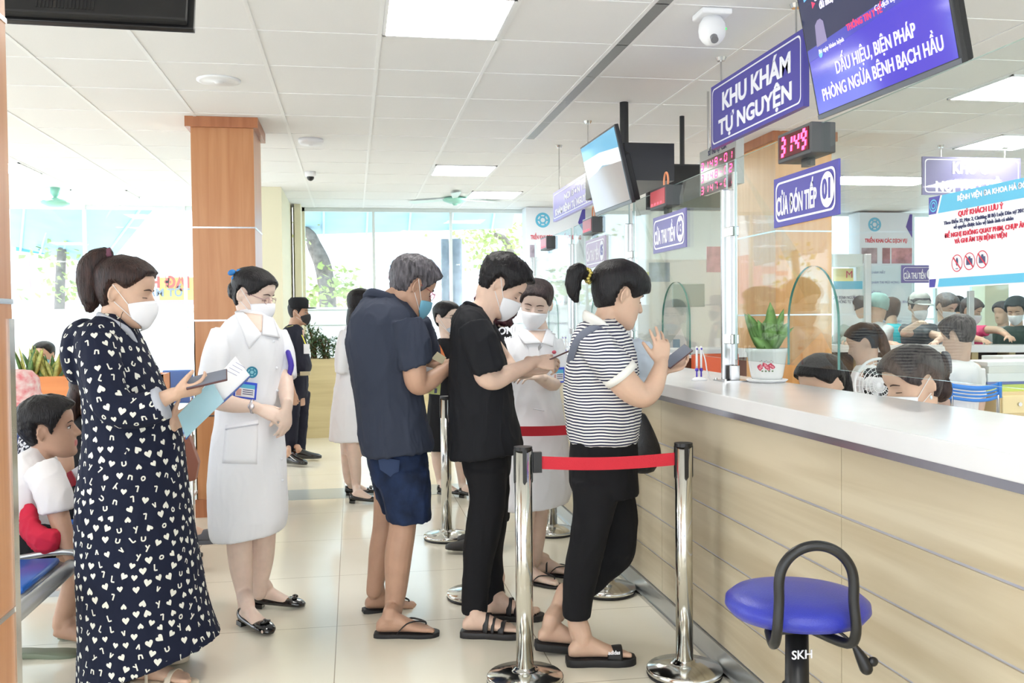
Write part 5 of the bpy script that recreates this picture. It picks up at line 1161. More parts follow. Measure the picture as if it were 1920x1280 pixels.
def bodyobj(par, bm, m, voxel=.005, smooth=3, lips=None):
    me = bake(bm, voxel, smooth, name='body'); ms = [m, M_lip]
    b2 = bmesh.new(); b2.from_mesh(me); seen = set(); kill = []
    for v in b2.verts:
        if v in seen: continue
        st = [v]; seen.add(v); comp = [v]
        while st:
            for e in st.pop().link_edges:
                for q in e.verts:
                    if q not in seen: seen.add(q); st.append(q); comp.append(q)
        if len(comp) < 200: kill += comp
    if kill: bmesh.ops.delete(b2, geom=kill, context='VERTS'); b2.to_mesh(me)
    b2.free()
    o = None
    if lips:
        Mi = lips.inverted(); me.materials.append(m); me.materials.append(M_lip)
        for p in me.polygons:
            q = Mi @ p.center
            if abs(q.x) < .022 and q.y > .082 and -.0695 < q.z < -.0475: p.material_index = 1
    return obj('body', me, ms, par, True)
def person(label, p, group=None): return thing('person', label, 'person', (p.x, p.y, 0), group)
def gshoe(par, M, m):
    bm = B(); R = []
    for d, hw, tp, bt in crom([(-.008, .024, .07, -.002), (.02, .034, .085, -.012), (.06, .037, .085, -.012), (.10, .038, .078, -.012), (.15, .046, .058, -.012), (.20, .048, .044, -.012), (.245, .036, .034, -.01), (.268, .014, .02, -.006)], 3):
        R.append([M @ V(d, hw * cos(a), (tp + bt) / 2 + (tp - bt) / 2 * sin(a)) for a in [2 * pi * k / 20 for k in range(20)]])
    rings(bm, R); return obj('shoe', bm, m, par, True)
def patch(bm, me_or_tree, pts3, mi, lift=.0012, org=None, dirv=None, fan=True):
    """project polygon points onto the surface"""
    out = []
    for p in pts3:
        loc, n, i, d = me_or_tree.find_nearest(p)
        if loc is None: return
        out.append(loc + n * lift)
    poly(bm, out, mi)
FAB = dict(bump=(500, .15, .001))
def fab(name, c, rough=.85, **k): return mat(name, c, rough, spec=.3, sheen=0., **(k or FAB))
M_navy = fab('navy_fabric', (20, 26, 48)); M_charc = fab('charcoal_pique', (52, 58, 74)); M_blk = fab('black_fabric', (24, 25, 30)); M_blk2 = fab('black_trouser', (20, 20, 24)); M_den = fab('denim', (36, 52, 86), noise=(14, .4), bump=(300, .3, .002)); M_wht = fab('white_coat', (240, 241, 246)); M_wht2 = fab('white_tee', (236, 232, 232)); M_cols = fab('collar_white', (236, 234, 228))
M_rubber = mat('black_rubber', (30, 30, 32), .6); M_patent = mat('black_patent', (14, 14, 16), .12, coat=.6); M_leather = mat('black_leather', (36, 34, 36), .45)
def stripemat():
    m = bpy.data.materials.new('navy_white_stripes'); m.use_nodes = True; nt = m.node_tree; N = nt.nodes; L = nt.links; b = N['Principled BSDF']; b.inputs['Roughness'].default_value = .85
    tc = N.new('ShaderNodeTexCoord'); n = N.new('ShaderNodeTexNoise'); n.inputs['Scale'].default_value = 5; L.new(tc.outputs['Object'], n.inputs[0])
    sp = N.new('ShaderNodeSeparateXYZ'); L.new(tc.outputs['Object'], sp.inputs[0]); a = N.new('ShaderNodeMath'); a.operation = 'MULTIPLY_ADD'; L.new(n.outputs[0], a.inputs[0]); a.inputs[1].default_value = .03; L.new(sp.outputs[2], a.inputs[2])
    f = N.new('ShaderNodeMath'); f.operation = 'MODULO'; L.new(a.outputs[0], f.inputs[0]); f.inputs[1].default_value = .0128
    g = N.new('ShaderNodeMath'); g.operation = 'LESS_THAN'; L.new(f.outputs[0], g.inputs[0]); g.inputs[1].default_value = .0062
    mx = N.new('ShaderNodeMix'); mx.data_type = 'RGBA'; L.new(g.outputs[0], mx.inputs[0]); mx.inputs[6].default_value = rgb((236, 234, 230)); mx.inputs[7].default_value = rgb((44, 48, 78)); L.new(mx.outputs[2], b.inputs['Base Color']); return m
def collar(par, y, pts, r, h, m, name='collar'):
    """band around the neck: pts (u,v,dy) loop"""
    bm = B(); tube(bm, [(at(u, v, y + dy), r, h) for u, v, dy in pts], 8, 4, side=(0, 0, 1)); return obj(name, bm, m, par, True)
def phone(p, d, n, label, col=(30, 30, 34), s=1.):
    d = Vector(d).normalized(); n = Vector(n); n = (n - d * n.dot(d)).normalized(); q = d.cross(n); p = Vector(p); M = Matrix((q, d, n)).transposed().to_4x4(); M.translation = p
    t = thing('mobile_phone', label, 'phone', tuple(p)); bm = B(); box(bm, V(-.037, -.076, -.004) * s, V(.037, .076, .004) * s, 0, M); bevel(bm, .0025); obj('case', bm, mat('phone_case', col, .3), t); bm = B(); box(bm, V(-.034, -.073, .004) * s, V(.034, .073, .0046) * s, 0, M); obj('screen', bm, mat('phone_screen', (120, 126, 140), .12), t); return t
def badge(par_label, p, xd, up, label, w_=.07, h_=.085, lan=None):
    P = frame2d(p, xd, up); t = thing('name_badge', label, 'name badge', tuple(p)); bm = B()
    prism(bm, [P(-w_ / 2, -h_ / 2), P(w_ / 2, -h_ / 2), P(w_ / 2, h_ / 2), P(-w_ / 2, h_ / 2)], P(0, 0, -.003) - P(0, 0, 0)); obj('holder', bm, mat('badge_blue', (52, 84, 214), .35), t)
    bm = B(); poly(bm, [P(-w_ * .42, -h_ * .4, .001), P(w_ * .42, -h_ * .4, .001), P(w_ * .42, h_ * .12, .001), P(-w_ * .42, h_ * .12, .001)]); obj('card', bm, M_paper, t)
    bm = B(); poly(bm, [P(-w_ * .42, h_ * .12, .001), P(w_ * .42, h_ * .12, .001), P(w_ * .42, h_ * .36, .001), P(-w_ * .42, h_ * .36, .001)]); obj('header', bm, M_cyan, t)
    bm = B(); poly(bm, [P(-w_ * .38, -h_ * .34, .002), P(-w_ * .16, -h_ * .34, .002), P(-w_ * .16, h_ * .06, .002), P(-w_ * .38, h_ * .06, .002)]); obj('portrait', bm, mat('portrait', (214, 170, 160), .5), t)
    for k in range(3): bm = B(); y0 = h_ * (.02 - .12 * k); poly(bm, [P(-w_ * .1, y0 - .002, .002), P(w_ * .36, y0 - .002, .002), P(w_ * .36, y0 + .002, .002), P(-w_ * .1, y0 + .002, .002)]); obj('print_line', bm, M_ink, t)
    bm = B(); q = P(0, h_ / 2 + .012, 0); ell(bm, q, .008, .004, .012); obj('clip', bm, M_steel, t); return t
def logo(par, p, xd, up, r=.028):
    P = frame2d(p, xd, up); bm = B(); emblem(bm, lambda x, y, z=0.: P(x, y, z * .4), 0, 0, r); poly(bm, [P(r * .98 * cos(a), r * .98 * sin(a), .001) for a in [2 * pi * k / 20 for k in range(20)]], 1); return obj('emblem', bm, [mat('emblem_teal', (40, 130, 160), .5), mat('emblem_pale', (140, 200, 214), .5)], par)

# ---------------------------------------------------------------- woman in the navy printed dress
def navy_woman():
    y = 3.95; base = atz(285, 1266); t = person('woman in a long navy dress printed with white hearts, holding a phone and a folder', V(at(240, 1000, y).x, y, 0))
    M = headM(at(236, 553, y), 1.12, -4, 10)
    bm = B(); add_head(bm, M)
    tube(bm, [(M @ V(0, -.028, -.05), .052), (at(212, 600, y), .053), (at(205, 625, y), .07)], 16, 3)
    sil(bm, y, [(622, 180, 236, .10), (680, 162, 272, .13), (820, 172, 320, .14), (1000, 170, 330, .14)], 3)
    limb(bm, y, [(230, 770, -.24, .05), (275, 762, -.25, .038), (318, 742, -.26, .028), (330, 738, -.26, .027)])
    W = at(328, 738, y - .26); hand(bm, W, (1, -.05, .22), (.35, -.55, -.75), True, 1.0, per=[(20, 30, 25), (30, 40, 30), (38, 45, 35), (45, 45, 35)], thumb=(30, 10, 5), tout=.5)
    for dy, u, az, rg in ((-.10, 262, -18, True), (.12, 240, 5, False)):
        H = atz(u, 1268, .03); H.y = y + dy; H.z = .03; H.x = at(u, 1268, y + dy).x - .02
        limb(bm, y, [(235, 1000, dy, .07), (u + 12, 1180, dy, .045)]); A = H + V(.06, 0, .09); tube(bm, [(at(u + 14, 1150, y + dy), .045), (A, .034), (H + V(.05, 0, .02), .03)], 12, 3)
        foot(bm, footM(H, az), rg); Mf = footM(H, az); sole('sandal_sole', t, Mf, mat('beige_sandal', (222, 208, 186), .5), .022); strap('sandal_strap', t, Mf, .17, .16, mat('beige_sandal', (222, 208, 186), .5), .03)
        sp = strap('sandal_strap', t, Mf, .07, .07, mat('beige_sandal', (222, 208, 186), .5), .014)
    limb(bm, y, [(190, 650, -0.08, 0.05), (205, 720, -0.2, 0.05), (230, 770, -0.24, 0.05)])
    bodyobj(t, bm, SK3, .005, 3, M)
    bm = B(); sil(bm, y, [(590, 188, 228, .06), (600, 176, 240, .10), (612, 162, 248, .15), (630, 152, 257, .18), (660, 148, 272, .19), (700, 152, 293, .185), (740, 158, 312, .18), (775, 160, 328, .18), (815, 158, 339, .185), (860, 154, 344, .2), (930, 148, 351, .22), (1010, 147, 364, .235), (1090, 150, 378, .25), (1150, 152, 393, .26), (1195, 151, 404, .265, 0, 18), (1232, 148, 412, .27, 0, 38)], 4)
    ell(bm, at(145, 662, y), .055, .13, .125); ell(bm, at(160, 625, y), .06, .12, .06)
    limb(bm, y, [(182, 640, -.15, .078), (192, 700, -.21, .074), (212, 758, -.245, .070), (250, 770, -.25, .066), (290, 762, -.25, .062), (303, 757, -.25, .060)], cap='flat')
    me = bake(bm, .0075, 4, name='dress'); wrinkle(me, .004, (7, 7, 3), 1)
    bvh = BVHTree.FromPolygons([v.co for v in me.vertices], [p.vertices for p in me.polygons]); bm = bmesh.new(); bm.from_mesh(me); bm.faces.ensure_lookup_table()
    for f in bm.faces: f.smooth = True
    random.seed(4); fs = [(f.calc_center_median().copy(), f.normal.copy()) for f in bm.faces]; random.shuffle(fs); cell = {}; cnt = 0; sp = .038
    HEART = [(0, -1.05)] + [(x * 1., y_) for x, y_ in ((.45, -.55), (.85, -.05), (1.0, .35), (.9, .7), (.6, .92), (.28, .85), (.0, .5), (-.28, .85), (-.6, .92), (-.9, .7), (-1.0, .35), (-.85, -.05), (-.45, -.55))]
    GL = {'L': [(-.5, 1), (-.5, -1), (.5, -1)], 'y': [(-.6, 1), (0, 0), None, (.6, 1), (-.5, -1.1)], 'u': [(-.6, .7), (-.6, -.6), (0, -.8), (.6, -.4), (.6, .7)], 'o': [(0, .7), (-.6, .2), (-.5, -.6), (.2, -.7), (.6, -.1), (.3, .6), (0, .7)], 'n': [(-.6, -.8), (-.5, .7), (0, .5), (.4, .6), (.6, -.8)], '7': [(-.5, .9), (.5, .9), (0, -1)], 'v': [(-.5, .8), (0, -.8), (.5, .8)]}
    def hit(c, x, y_, R, U, n):
        loc, nn, i, d = bvh.ray_cast(c + R * x + U * y_ + n * .03, -n, .08)
        if loc is None: loc, nn, i, d = bvh.find_nearest(c + R * x + U * y_)
        return loc + nn * .0013
    for c, n in fs:
        k = (int(c.x // sp), int(c.y // sp), int(c.z // sp)); ok = True
        for dx in (-1, 0, 1):
            for dy in (-1, 0, 1):
                for dz in (-1, 0, 1):
                    for q in cell.get((k[0] + dx, k[1] + dy, k[2] + dz), ()):
                        if (q - c).length < sp * (1 + .0): ok = False
        if not ok: continue
        if abs(n.z) > .8: continue
        cell.setdefault(k, []).append(c); a = random.gauss(0, .35) + (pi if random.random() < .2 else 0)
        U = (V(0, 0, 1) - n * n.z).normalized(); R = U.cross(n); U, R = U * cos(a) + R * sin(a), R * cos(a) - U * sin(a)
        if random.random() < .56:
            s = random.uniform(.0105, .0145); cv = bm.verts.new(hit(c, 0, .05 * s, R, U, n)); vs = [bm.verts.new(hit(c, x * s, y_ * s, R, U, n)) for x, y_ in HEART]
            for i in range(len(vs)): f = bm.faces.new((cv, vs[i], vs[(i + 1) % len(vs)])); f.material_index = 1
        else:
            g = GL[random.choice('Lyuon7v')]; s = .0115; w_ = .0026; prev = None
            for p in g:
                if p and prev:
                    d = Vector((p[0] - prev[0], p[1] - prev[1])).normalized(); nx, ny = -d.y * w_ / s, d.x * w_ / s
                    q = [(prev[0] + nx, prev[1] + ny), (prev[0] - nx, prev[1] - ny), (p[0] - nx, p[1] - ny), (p[0] + nx, p[1] + ny)]
                    f = bm.faces.new([bm.verts.new(hit(c, x * s, y_ * s, R, U, n)) for x, y_ in q]); f.material_index = 1
                prev = p
    me2 = bpy.data.meshes.new('dress'); bm.to_mesh(me2); bm.free(); obj('dress', me2, [M_navy, fab('dress_print', (226, 226, 216))], t)
    bm = B(); tube(bm, [(at(296, 759, y - .25), .063), (at(308, 754, y - .25), .064)], 20, 1, 'flat'); obj('cuff_lining', bm, fab('lining_grey', (176, 180, 190)), t, True)
    bm = B(); tube(bm, [(at(186, 590, y - .06), .012), (at(214, 604, y - .085), .012), (at(240, 620, y - .075), .012), (at(256, 648, y - .03), .010)], 8, 4); obj('collar_lining', bm, fab('lining_grey', (176, 180, 190)), t, True)
    h = add_hair(t, M, 'f', H_BROWN, .012, .020, .0006)
    bm = B(); tie = at(204, 477, y); tube(bm, [(M @ V(0, -.07, .07), .03), (tie, .02), (at(186, 482, y), .038), (at(170, 505, y), .045, .05), (at(168, 540, y), .036, .045), (at(170, 565, y), .030, .036), (at(168, 580, y), .012, .02)], 16, 5)
    me = bake(bm, .006, 2, name='ponytail'); wrinkle(me, .003, (60, 60, 6), 2); obj('ponytail', me, H_BROWN, t, True)
    bm = B(); tube(bm, [(at(210, 474, y), .024), (at(201, 477, y), .024)], 14, 1, 'flat'); obj('hair_tie', bm, mat('tie_plum', (110, 66, 84), .7), t, True)
    add_mask(t, M, M_mask); add_eyes(t, M, down=True)
    bm = B(); tube(bm, [(M @ V(-.078, -.004, -.01), .0015), (at(228, 590, y - .09), .0013), (at(226, 618, y - .12), .0013)], 6, 4); obj('earphone_cable', bm, M_black, t, True)
    # phone and folder
    ph = at(388, 711, y - .27); phone(ph, (1, 0, .22), (-.1, -.55, .9), 'mobile phone in the hand of the woman in the navy printed dress', (92, 60, 62))
    P = lambda u, v, dy=-.12: at(u, v, y + dy)
    f = thing('document_folder', 'clear teal document folder with white sheets held by the woman in navy', 'folder', tuple(P(345, 800)))
    bm = B(); prism(bm, [P(338, 782), P(352, 818), P(468, 704), P(441, 668)], V(0, .012, 0)); obj('sheet', bm, M_paper, f)
    bm = B(); prism(bm, [P(333, 778, -.135), P(349, 821, -.135), P(420, 752, -.135), P(396, 712, -.135)], V(0, .003, 0)); obj('sleeve', bm, mat('teal_plastic', (150, 190, 204), .15, coat=.5), f)
    bm = B(); tube(bm, [(P(349, 822, -.13), .004), (P(382, 780, -.13), .004), (P(420, 752, -.13), .004), (P(468, 706, -.13), .003)], 8, 3); obj('edge', bm, mat('folder_edge', (66, 92, 160), .3), f, True)
    for k in range(4): bm = B(); a, b_ = P(424 + k * 6, 694 - k * 5, -.1215), P(444 + k * 5, 704 - k * 5, -.1215); tube(bm, [(a, .0008), (b_, .0008)], 5, 1); obj('print_line', bm, mat('pale_ink', (150, 150, 190), .6), f)
    bm = B()
    # left arm inside the sleeve
    hand(bm, at(322, 796, y - .06), (.8, .1, .5), (.2, .9, -.2), False, .9); limb(bm, y, [(322, 798, -.06, .028), (306, 786, -.04, .035)])
    me = bake(bm, .005, 3, name='left_forearm'); obj('left_forearm', me, SK3, t, True)
    bm = B(); limb(bm, y, [(235, 640, .14, .07), (250, 710, .14, .06), (292, 772, .04, .05), (314, 788, -.02, .045)], cap='flat'); cloth(t, 'left_sleeve', bm, M_navy, .009, 3)
    # paper bag
    bm = B(); prism(bm, [at(336, 822, 5.5), at(354, 818, 5.5), at(372, 868, 5.5), at(366, 900, 5.5), at(318, 912, 5.5)], V(0, .08, 0)); bevel(bm, .004); o = obj('shopping_bag', bm, mat('bag_brown', (146, 92, 74), .5), None, origin=tuple(at(344, 882, 5.2))); tag(o, 'brown leather bag corner behind the woman in the navy dress', 'bag')
navy_woman()

# ---------------------------------------------------------------- nurse by the pillar
def nurse():
    y = 4.68; t = person('nurse in a white dress with hair bun and glasses, hands clasped, beside the wooden pillar', V(at(465, 900, y).x, y, 0))
    M = headM(at(474, 556, y), 1.06, -22, 16)
    bm = B(); add_head(bm, M); tube(bm, [(M @ V(0, -.028, -.05), .045), (at(470, 600, y), .046), (at(466, 622, y), .07)], 16, 3)
    sil(bm, y, [(620, 430, 505, .10), (700, 410, 520, .11), (850, 405, 525, .12), (960, 400, 530, .12)], 3)
    limb(bm, y, [(405, 700, -.17, .05), (398, 742, -.2, .045), (432, 757, -.23, .040), (472, 762, -.25, .028), (484, 766, -.255, .027)])
    hand(bm, at(482, 765, y - .255), (1, -.0, -.42), (.3, -.75, .6), True, .98, per=[(15, 25, 15)] * 4, spread=3, thumb=(30, 10, 5))
    limb(bm, y, [(532, 700, .04, .043), (536, 735, -.06, .038), (538, 762, -.18, .027), (537, 768, -.2, .027)])
    hand(bm, at(537, 764, y - .22), (-.05, -.1, -1), (.75, -.65, .0), False, .98, per=[(20, 25, 20)] * 4, spread=3)
    for pts, H, az, rg, pt in (([(445, 930, -.06, .07), (448, 1005, -.06, .062), (452, 1060, -.06, .056), (458, 1110, -.06, .040), (460, 1140, -.06, .034)], (452, 1158), -52, True, 0), ([(495, 930, .06, .07), (494, 1005, .06, .060), (492, 1050, .06, .054), (488, 1092, .06, .038), (486, 1112, .06, .034)], (478, 1128), -12, False, 0)):
        limb(bm, y, pts); Hh = atz(*H, .03); Mf = footM(V(Hh.x, Hh.y, .028), az, 4, .98); foot(bm, Mf, rg); a = Mf @ V(.055, 0, .08); tube(bm, [(at(pts[-2][0], pts[-2][1], y + pts[-2][2]), .038), (a, .034), (Mf @ V(.05, 0, .03), .03)], 12, 3); pump(t, Mf, M_patent)
    bodyobj(t, bm, SK4, .005, 3, M)
    bm = B(); sil(bm, y, [(578, 456, 494, .05), (590, 440, 506, .10), (606, 420, 516, .16), (630, 406, 526, .19), (660, 402, 530, .185), (720, 403, 528, .165), (775, 405, 528, .165), (830, 397, 533, .185), (900, 391, 537, .2), (960, 391, 539, .2), (990, 395, 536, .2, 0, 6), (1000, 400, 533, .195, 0, 8)], 4)
    limb(bm, y, [(420, 625, -.10, .062), (404, 668, -.16, .062), (398, 712, -.18, .064), (397, 735, -.19, .066)], cap='flat')
    limb(bm, y, [(515, 625, .1, .062), (530, 665, .09, .06), (534, 708, .05, .058)], cap='flat')
    T = bvh_of(cloth(t, 'dress', bm, M_wht, .0075, 4, .003, (8, 8, 4), 3))
    drape('neckline', t, T, [(456, 586), (492, 590), (491, 622), (486, 624)], SK4, 6, 8, .001, .001)
    drape('lapel', t, T, [(440, 584), (457, 586), (489, 627), (467, 654)], M_wht, 6, 12, .006, .003); drape('lapel', t, T, [(493, 592), (510, 598), (522, 634), (490, 628)], M_wht, 6, 10, .006, .003)
    drape('pocket', t, T, [(424, 797), (484, 787), (482, 870), (418, 868)], M_wht, 8, 8, .003, .002); drape('pocket_hem', t, T, [(424, 803), (484, 793), (484, 796), (424, 806)], mat('seam_grey2', (206, 208, 216), .8), 8, 1, .005, .002)
    for k, (u, v) in enumerate(((512, 640), (518, 690), (519, 732), (527, 860), (529, 900))): bm = B(); ell(bm, hit(T, u, v, .003)[0], .007, .004, .007, None, 10); obj('button', bm, mat('pearl_button', (226, 228, 234), .2), t, True)

    add_hair(t, M, 'side', H_BLACK, .010, .014, .0003)
    bm = B(); ell(bm, at(446, 545, y + .01), .050, .05, .052); me = bake(bm, .006, 2, name='hair_bun'); wrinkle(me, .003, (40, 40, 40), 2); obj('hair_bun', me, H_BLACK, t, True)
    bm = B(); c = at(444, 514, y - .02)
    for dx, dz, r in ((-.022, .008, .02), (.016, .012, .018), (-.012, -.018, .014), (0, 0, .01)): ell(bm, c + V(dx, -.015, dz), r, .008, r * .7, Matrix.Rotation(dx * 20, 3, 'Y'), 10)
    obj('hair_ribbon', bm, mat('ribbon_blue', (40, 120, 190), .4), t, True)
    add_mask(t, M, M_mask); add_eyes(t, M, down=True); add_glasses(t, M, mat('glasses_mauve', (150, 110, 124), .3, .4))
    lp = hit(T, 472, 697, .008)[0]; logo(t, lp, (1, -.1, 0), (0, 0, 1), .027)
    badge('', hit(T, 460, 731, .012)[0], (1, -.12, -.14), (.1, 0, 1), 'blue name badge pinned on the chest of the nurse beside the pillar', .105, .078)
    bm = B(); c = at(473, 762, y - .25); tube(bm, [(c + V(.004 * cos(a), .031 * cos(a), .031 * sin(a)), .006, .002) for a in [2 * pi * k / 16 for k in range(17)]], 6, 1, side=(1, 0, 0)); ell(bm, c + V(-.002, -.032, .004), .015, .004, .015, None, 12); obj('wristwatch', bm, mat('watch_silver', (206, 200, 206), .25, .6), t, True)
    bm = B(); tube(bm, [(at(531, 664, y - .02), .03), (at(536, 712, y - .0), .032)], 10, 2)
    bm2 = B(); tube(bm2, [(at(540, 660, y + .02), .012), (at(546, 685, y - .0), .014), (at(541, 705, y - .0), .012)], 8, 3); obj('armband', bm2, mat('armband_violet', (72, 54, 170), .5), t, True)
nurse()

# ---------------------------------------------------------------- man in the charcoal polo
def polo_man():
    y = 4.45; t = person('grey haired man in a charcoal polo shirt and denim shorts', V(at(735, 1000, y).x, y, 0))
    M = headM(at(772, 541, y), 1.10, 22, 26)
    bm = B(); add_head(bm, M); tube(bm, [(M @ V(0, -.03, -.045), .058), (at(732, 568, y), .062), (at(722, 590, y), .085)], 16, 3)
    sil(bm, y, [(590, 690, 765, .13), (700, 672, 780, .15), (840, 690, 795, .14), (900, 705, 795, .13)], 3)
    limb(bm, y, [(776, 660, -.21, .056), (778, 705, -.215, .053), (786, 722, -.2, .047), (808, 712, -.17, .043), (828, 698, -.14, .034), (838, 692, -.12, .031)])
    hand(bm, at(836, 692, y - .12), (1, .1, .12), (-.1, -.6, .75), True, 1.02, per=[(30, 40, 25), (35, 45, 30), (40, 45, 30), (45, 45, 30)], thumb=(35, 10, 5))
    limb(bm, y, [(800, 655, .2, .05), (812, 700, .15, .04), (830, 688, .05, .032)]); hand(bm, at(824, 684, y + .03), (1, -.2, .25), (-.2, -.2, .9), False, 1., per=[(25, 35, 25)] * 4)
    limb(bm, y, [(755, 930, -.1, .07), (755, 985, -.1, .063), (747, 1040, -.1, .064), (743, 1100, -.1, .052), (737, 1150, -.1, .040), (736, 1166, -.1, .036)])
    H = atz(704, 1184, .02); Mf = footM(V(H.x, H.y, .018), -8, 0, 1.1); foot(bm, Mf, True); tube(bm, [(at(738, 1140, y - .1), .042), (Mf @ V(.06, 0, .07), .036), (Mf @ V(.06, 0, .03), .03)], 12, 3)
    limb(bm, y, [(728, 920, .14, .07), (722, 985, .14, .06), (714, 1030, .14, .057), (706, 1080, .14, .045), (701, 1108, .14, .038)])
    H = atz(683, 1140, .02); Mf2 = footM(V(H.x, H.y, .018), 12, 6, 1.1); foot(bm, Mf2, False); tube(bm, [(at(703, 1090, y + .14), .042), (Mf2 @ V(.055, 0, .07), .036), (Mf2 @ V(.05, 0, .03), .03)], 12, 3)
    limb(bm, y, [(740, 620, -0.05, 0.05), (776, 665, -0.21, 0.05)]); limb(bm, y, [(740, 620, 0.05, 0.05), (800, 660, 0.2, 0.045)]); limb(bm, y, [(745, 870, -0.06, 0.07), (755, 935, -0.1, 0.07)]); limb(bm, y, [(735, 870, 0.06, 0.06), (728, 925, 0.14, 0.06)])
    bodyobj(t, bm, SK2, .005, 3, M)
    for Mx, q in ((Mf, 1), (Mf2, 1)): sole('flip_flop', t, Mx, M_rubber, .018); thong('flip_flop_strap', t, Mx, M_rubber, .014)
    bm = B(); sil(bm, y, [(552, 692, 744, .06), (562, 680, 760, .11), (578, 666, 776, .17), (600, 655, 786, .21), (640, 649, 791, .22), (690, 655, 791, .215), (740, 665, 794, .20), (790, 672, 803, .2), (835, 677, 813, .21, 0, 3), (846, 680, 811, .205, 0, 4)], 4)
    limb(bm, y, [(762, 604, -.17, .078), (772, 640, -.2, .076), (776, 676, -.215, .075), (778, 684, -.215, .075)], cap='flat')
    limb(bm, y, [(780, 604, .16, .07), (795, 640, .19, .066), (800, 670, .2, .066)], cap='flat')
    cloth(t, 'polo_shirt', bm, M_charc, .0075, 5, .009, (6, 6, 3), 5)
    collar(t, y, [(684, 556, .0), (696, 548, -.06), (726, 556, -.085), (752, 572, -.06), (764, 580, .0)], .020, .010, M_charc)
    sh = B(); sil(sh, y, [(838, 688, 800, .15), (870, 692, 803, .16), (900, 700, 804, .16)], 3)
    sil(sh, y, [(880, 702, 804, .10, -.07), (930, 716, 805, .10, -.085), (972, 728, 806, .10, -.095), (976, 729, 806, .10, -.095)], 3)
    sil(sh, y, [(880, 692, 790, .10, .08), (915, 702, 780, .10, .1), (950, 713, 772, .095, .12), (960, 716, 768, .09, .12)], 3)
    s_ = cloth(t, 'denim_shorts', sh, M_den, .0075, 5, .007, (7, 7, 5), 6)
    bm = B(); P = lambda u, v: at(u, v, y - .17); prism(bm, [P(708, 856), P(750, 862), P(748, 884), P(732, 894), P(712, 880)], V(0, .03, 0)); bevel(bm, .002); obj('back_pocket', bm, mat('denim_pocket', (46, 62, 96), .85), t, True)
    add_hair(t, M, 'm', H_GREY, .014, .026, .004, curl=.006)
    add_mask(t, M, M_maskb, low=.012); add_eyes(t, M, down=True); add_glasses(t, M, mat('glasses_red', (150, 30, 52), .3))
    # envelope under the arm and papers
    bm = B(); P = lambda u, v, d: at(u, v, y + d); prism(bm, [P(742, 700, -.10), P(752, 735, -.10), P(796, 738, -.06), P(812, 690, -.05), P(748, 676, -.1)], V(0, .012, 0)); tag(obj('envelope', bm, M_paper, None, origin=tuple(P(752, 735, -.1))), 'white envelope tucked under the arm of the man in the charcoal polo', 'envelope')
    bm = B(); prism(bm, [P(809, 672, -.06), P(820, 659, -.06), P(837, 670, -.06), P(829, 682, -.06)], V(0, .002, 0)); tag(obj('slip', bm, mat('slip_cream', (234, 226, 190), .6), None, origin=tuple(P(815, 672, -.06))), 'cream paper slip standing up in the hands of the grey haired man', 'paper')
    t2 = thing('health_leaflet', 'yellow green leaflet hanging below the hands of the grey haired man', 'leaflet', tuple(P(806, 735, -.02))); bm = B(); prism(bm, [P(806, 705, -.02), P(828, 702, -.02), P(825, 740, -.02), P(803, 738, -.02)], V(0, .002, 0)); obj('sheet', bm, mat('leaflet_lime', (214, 220, 140), .6), t2)
    bm = B(); prism(bm, [P(815, 728, -.023), P(820, 728, -.023), P(819, 737, -.023), P(814, 737, -.023)], V(0, .001, 0)); obj('printed_block', bm, M_ink, t2)
polo_man()

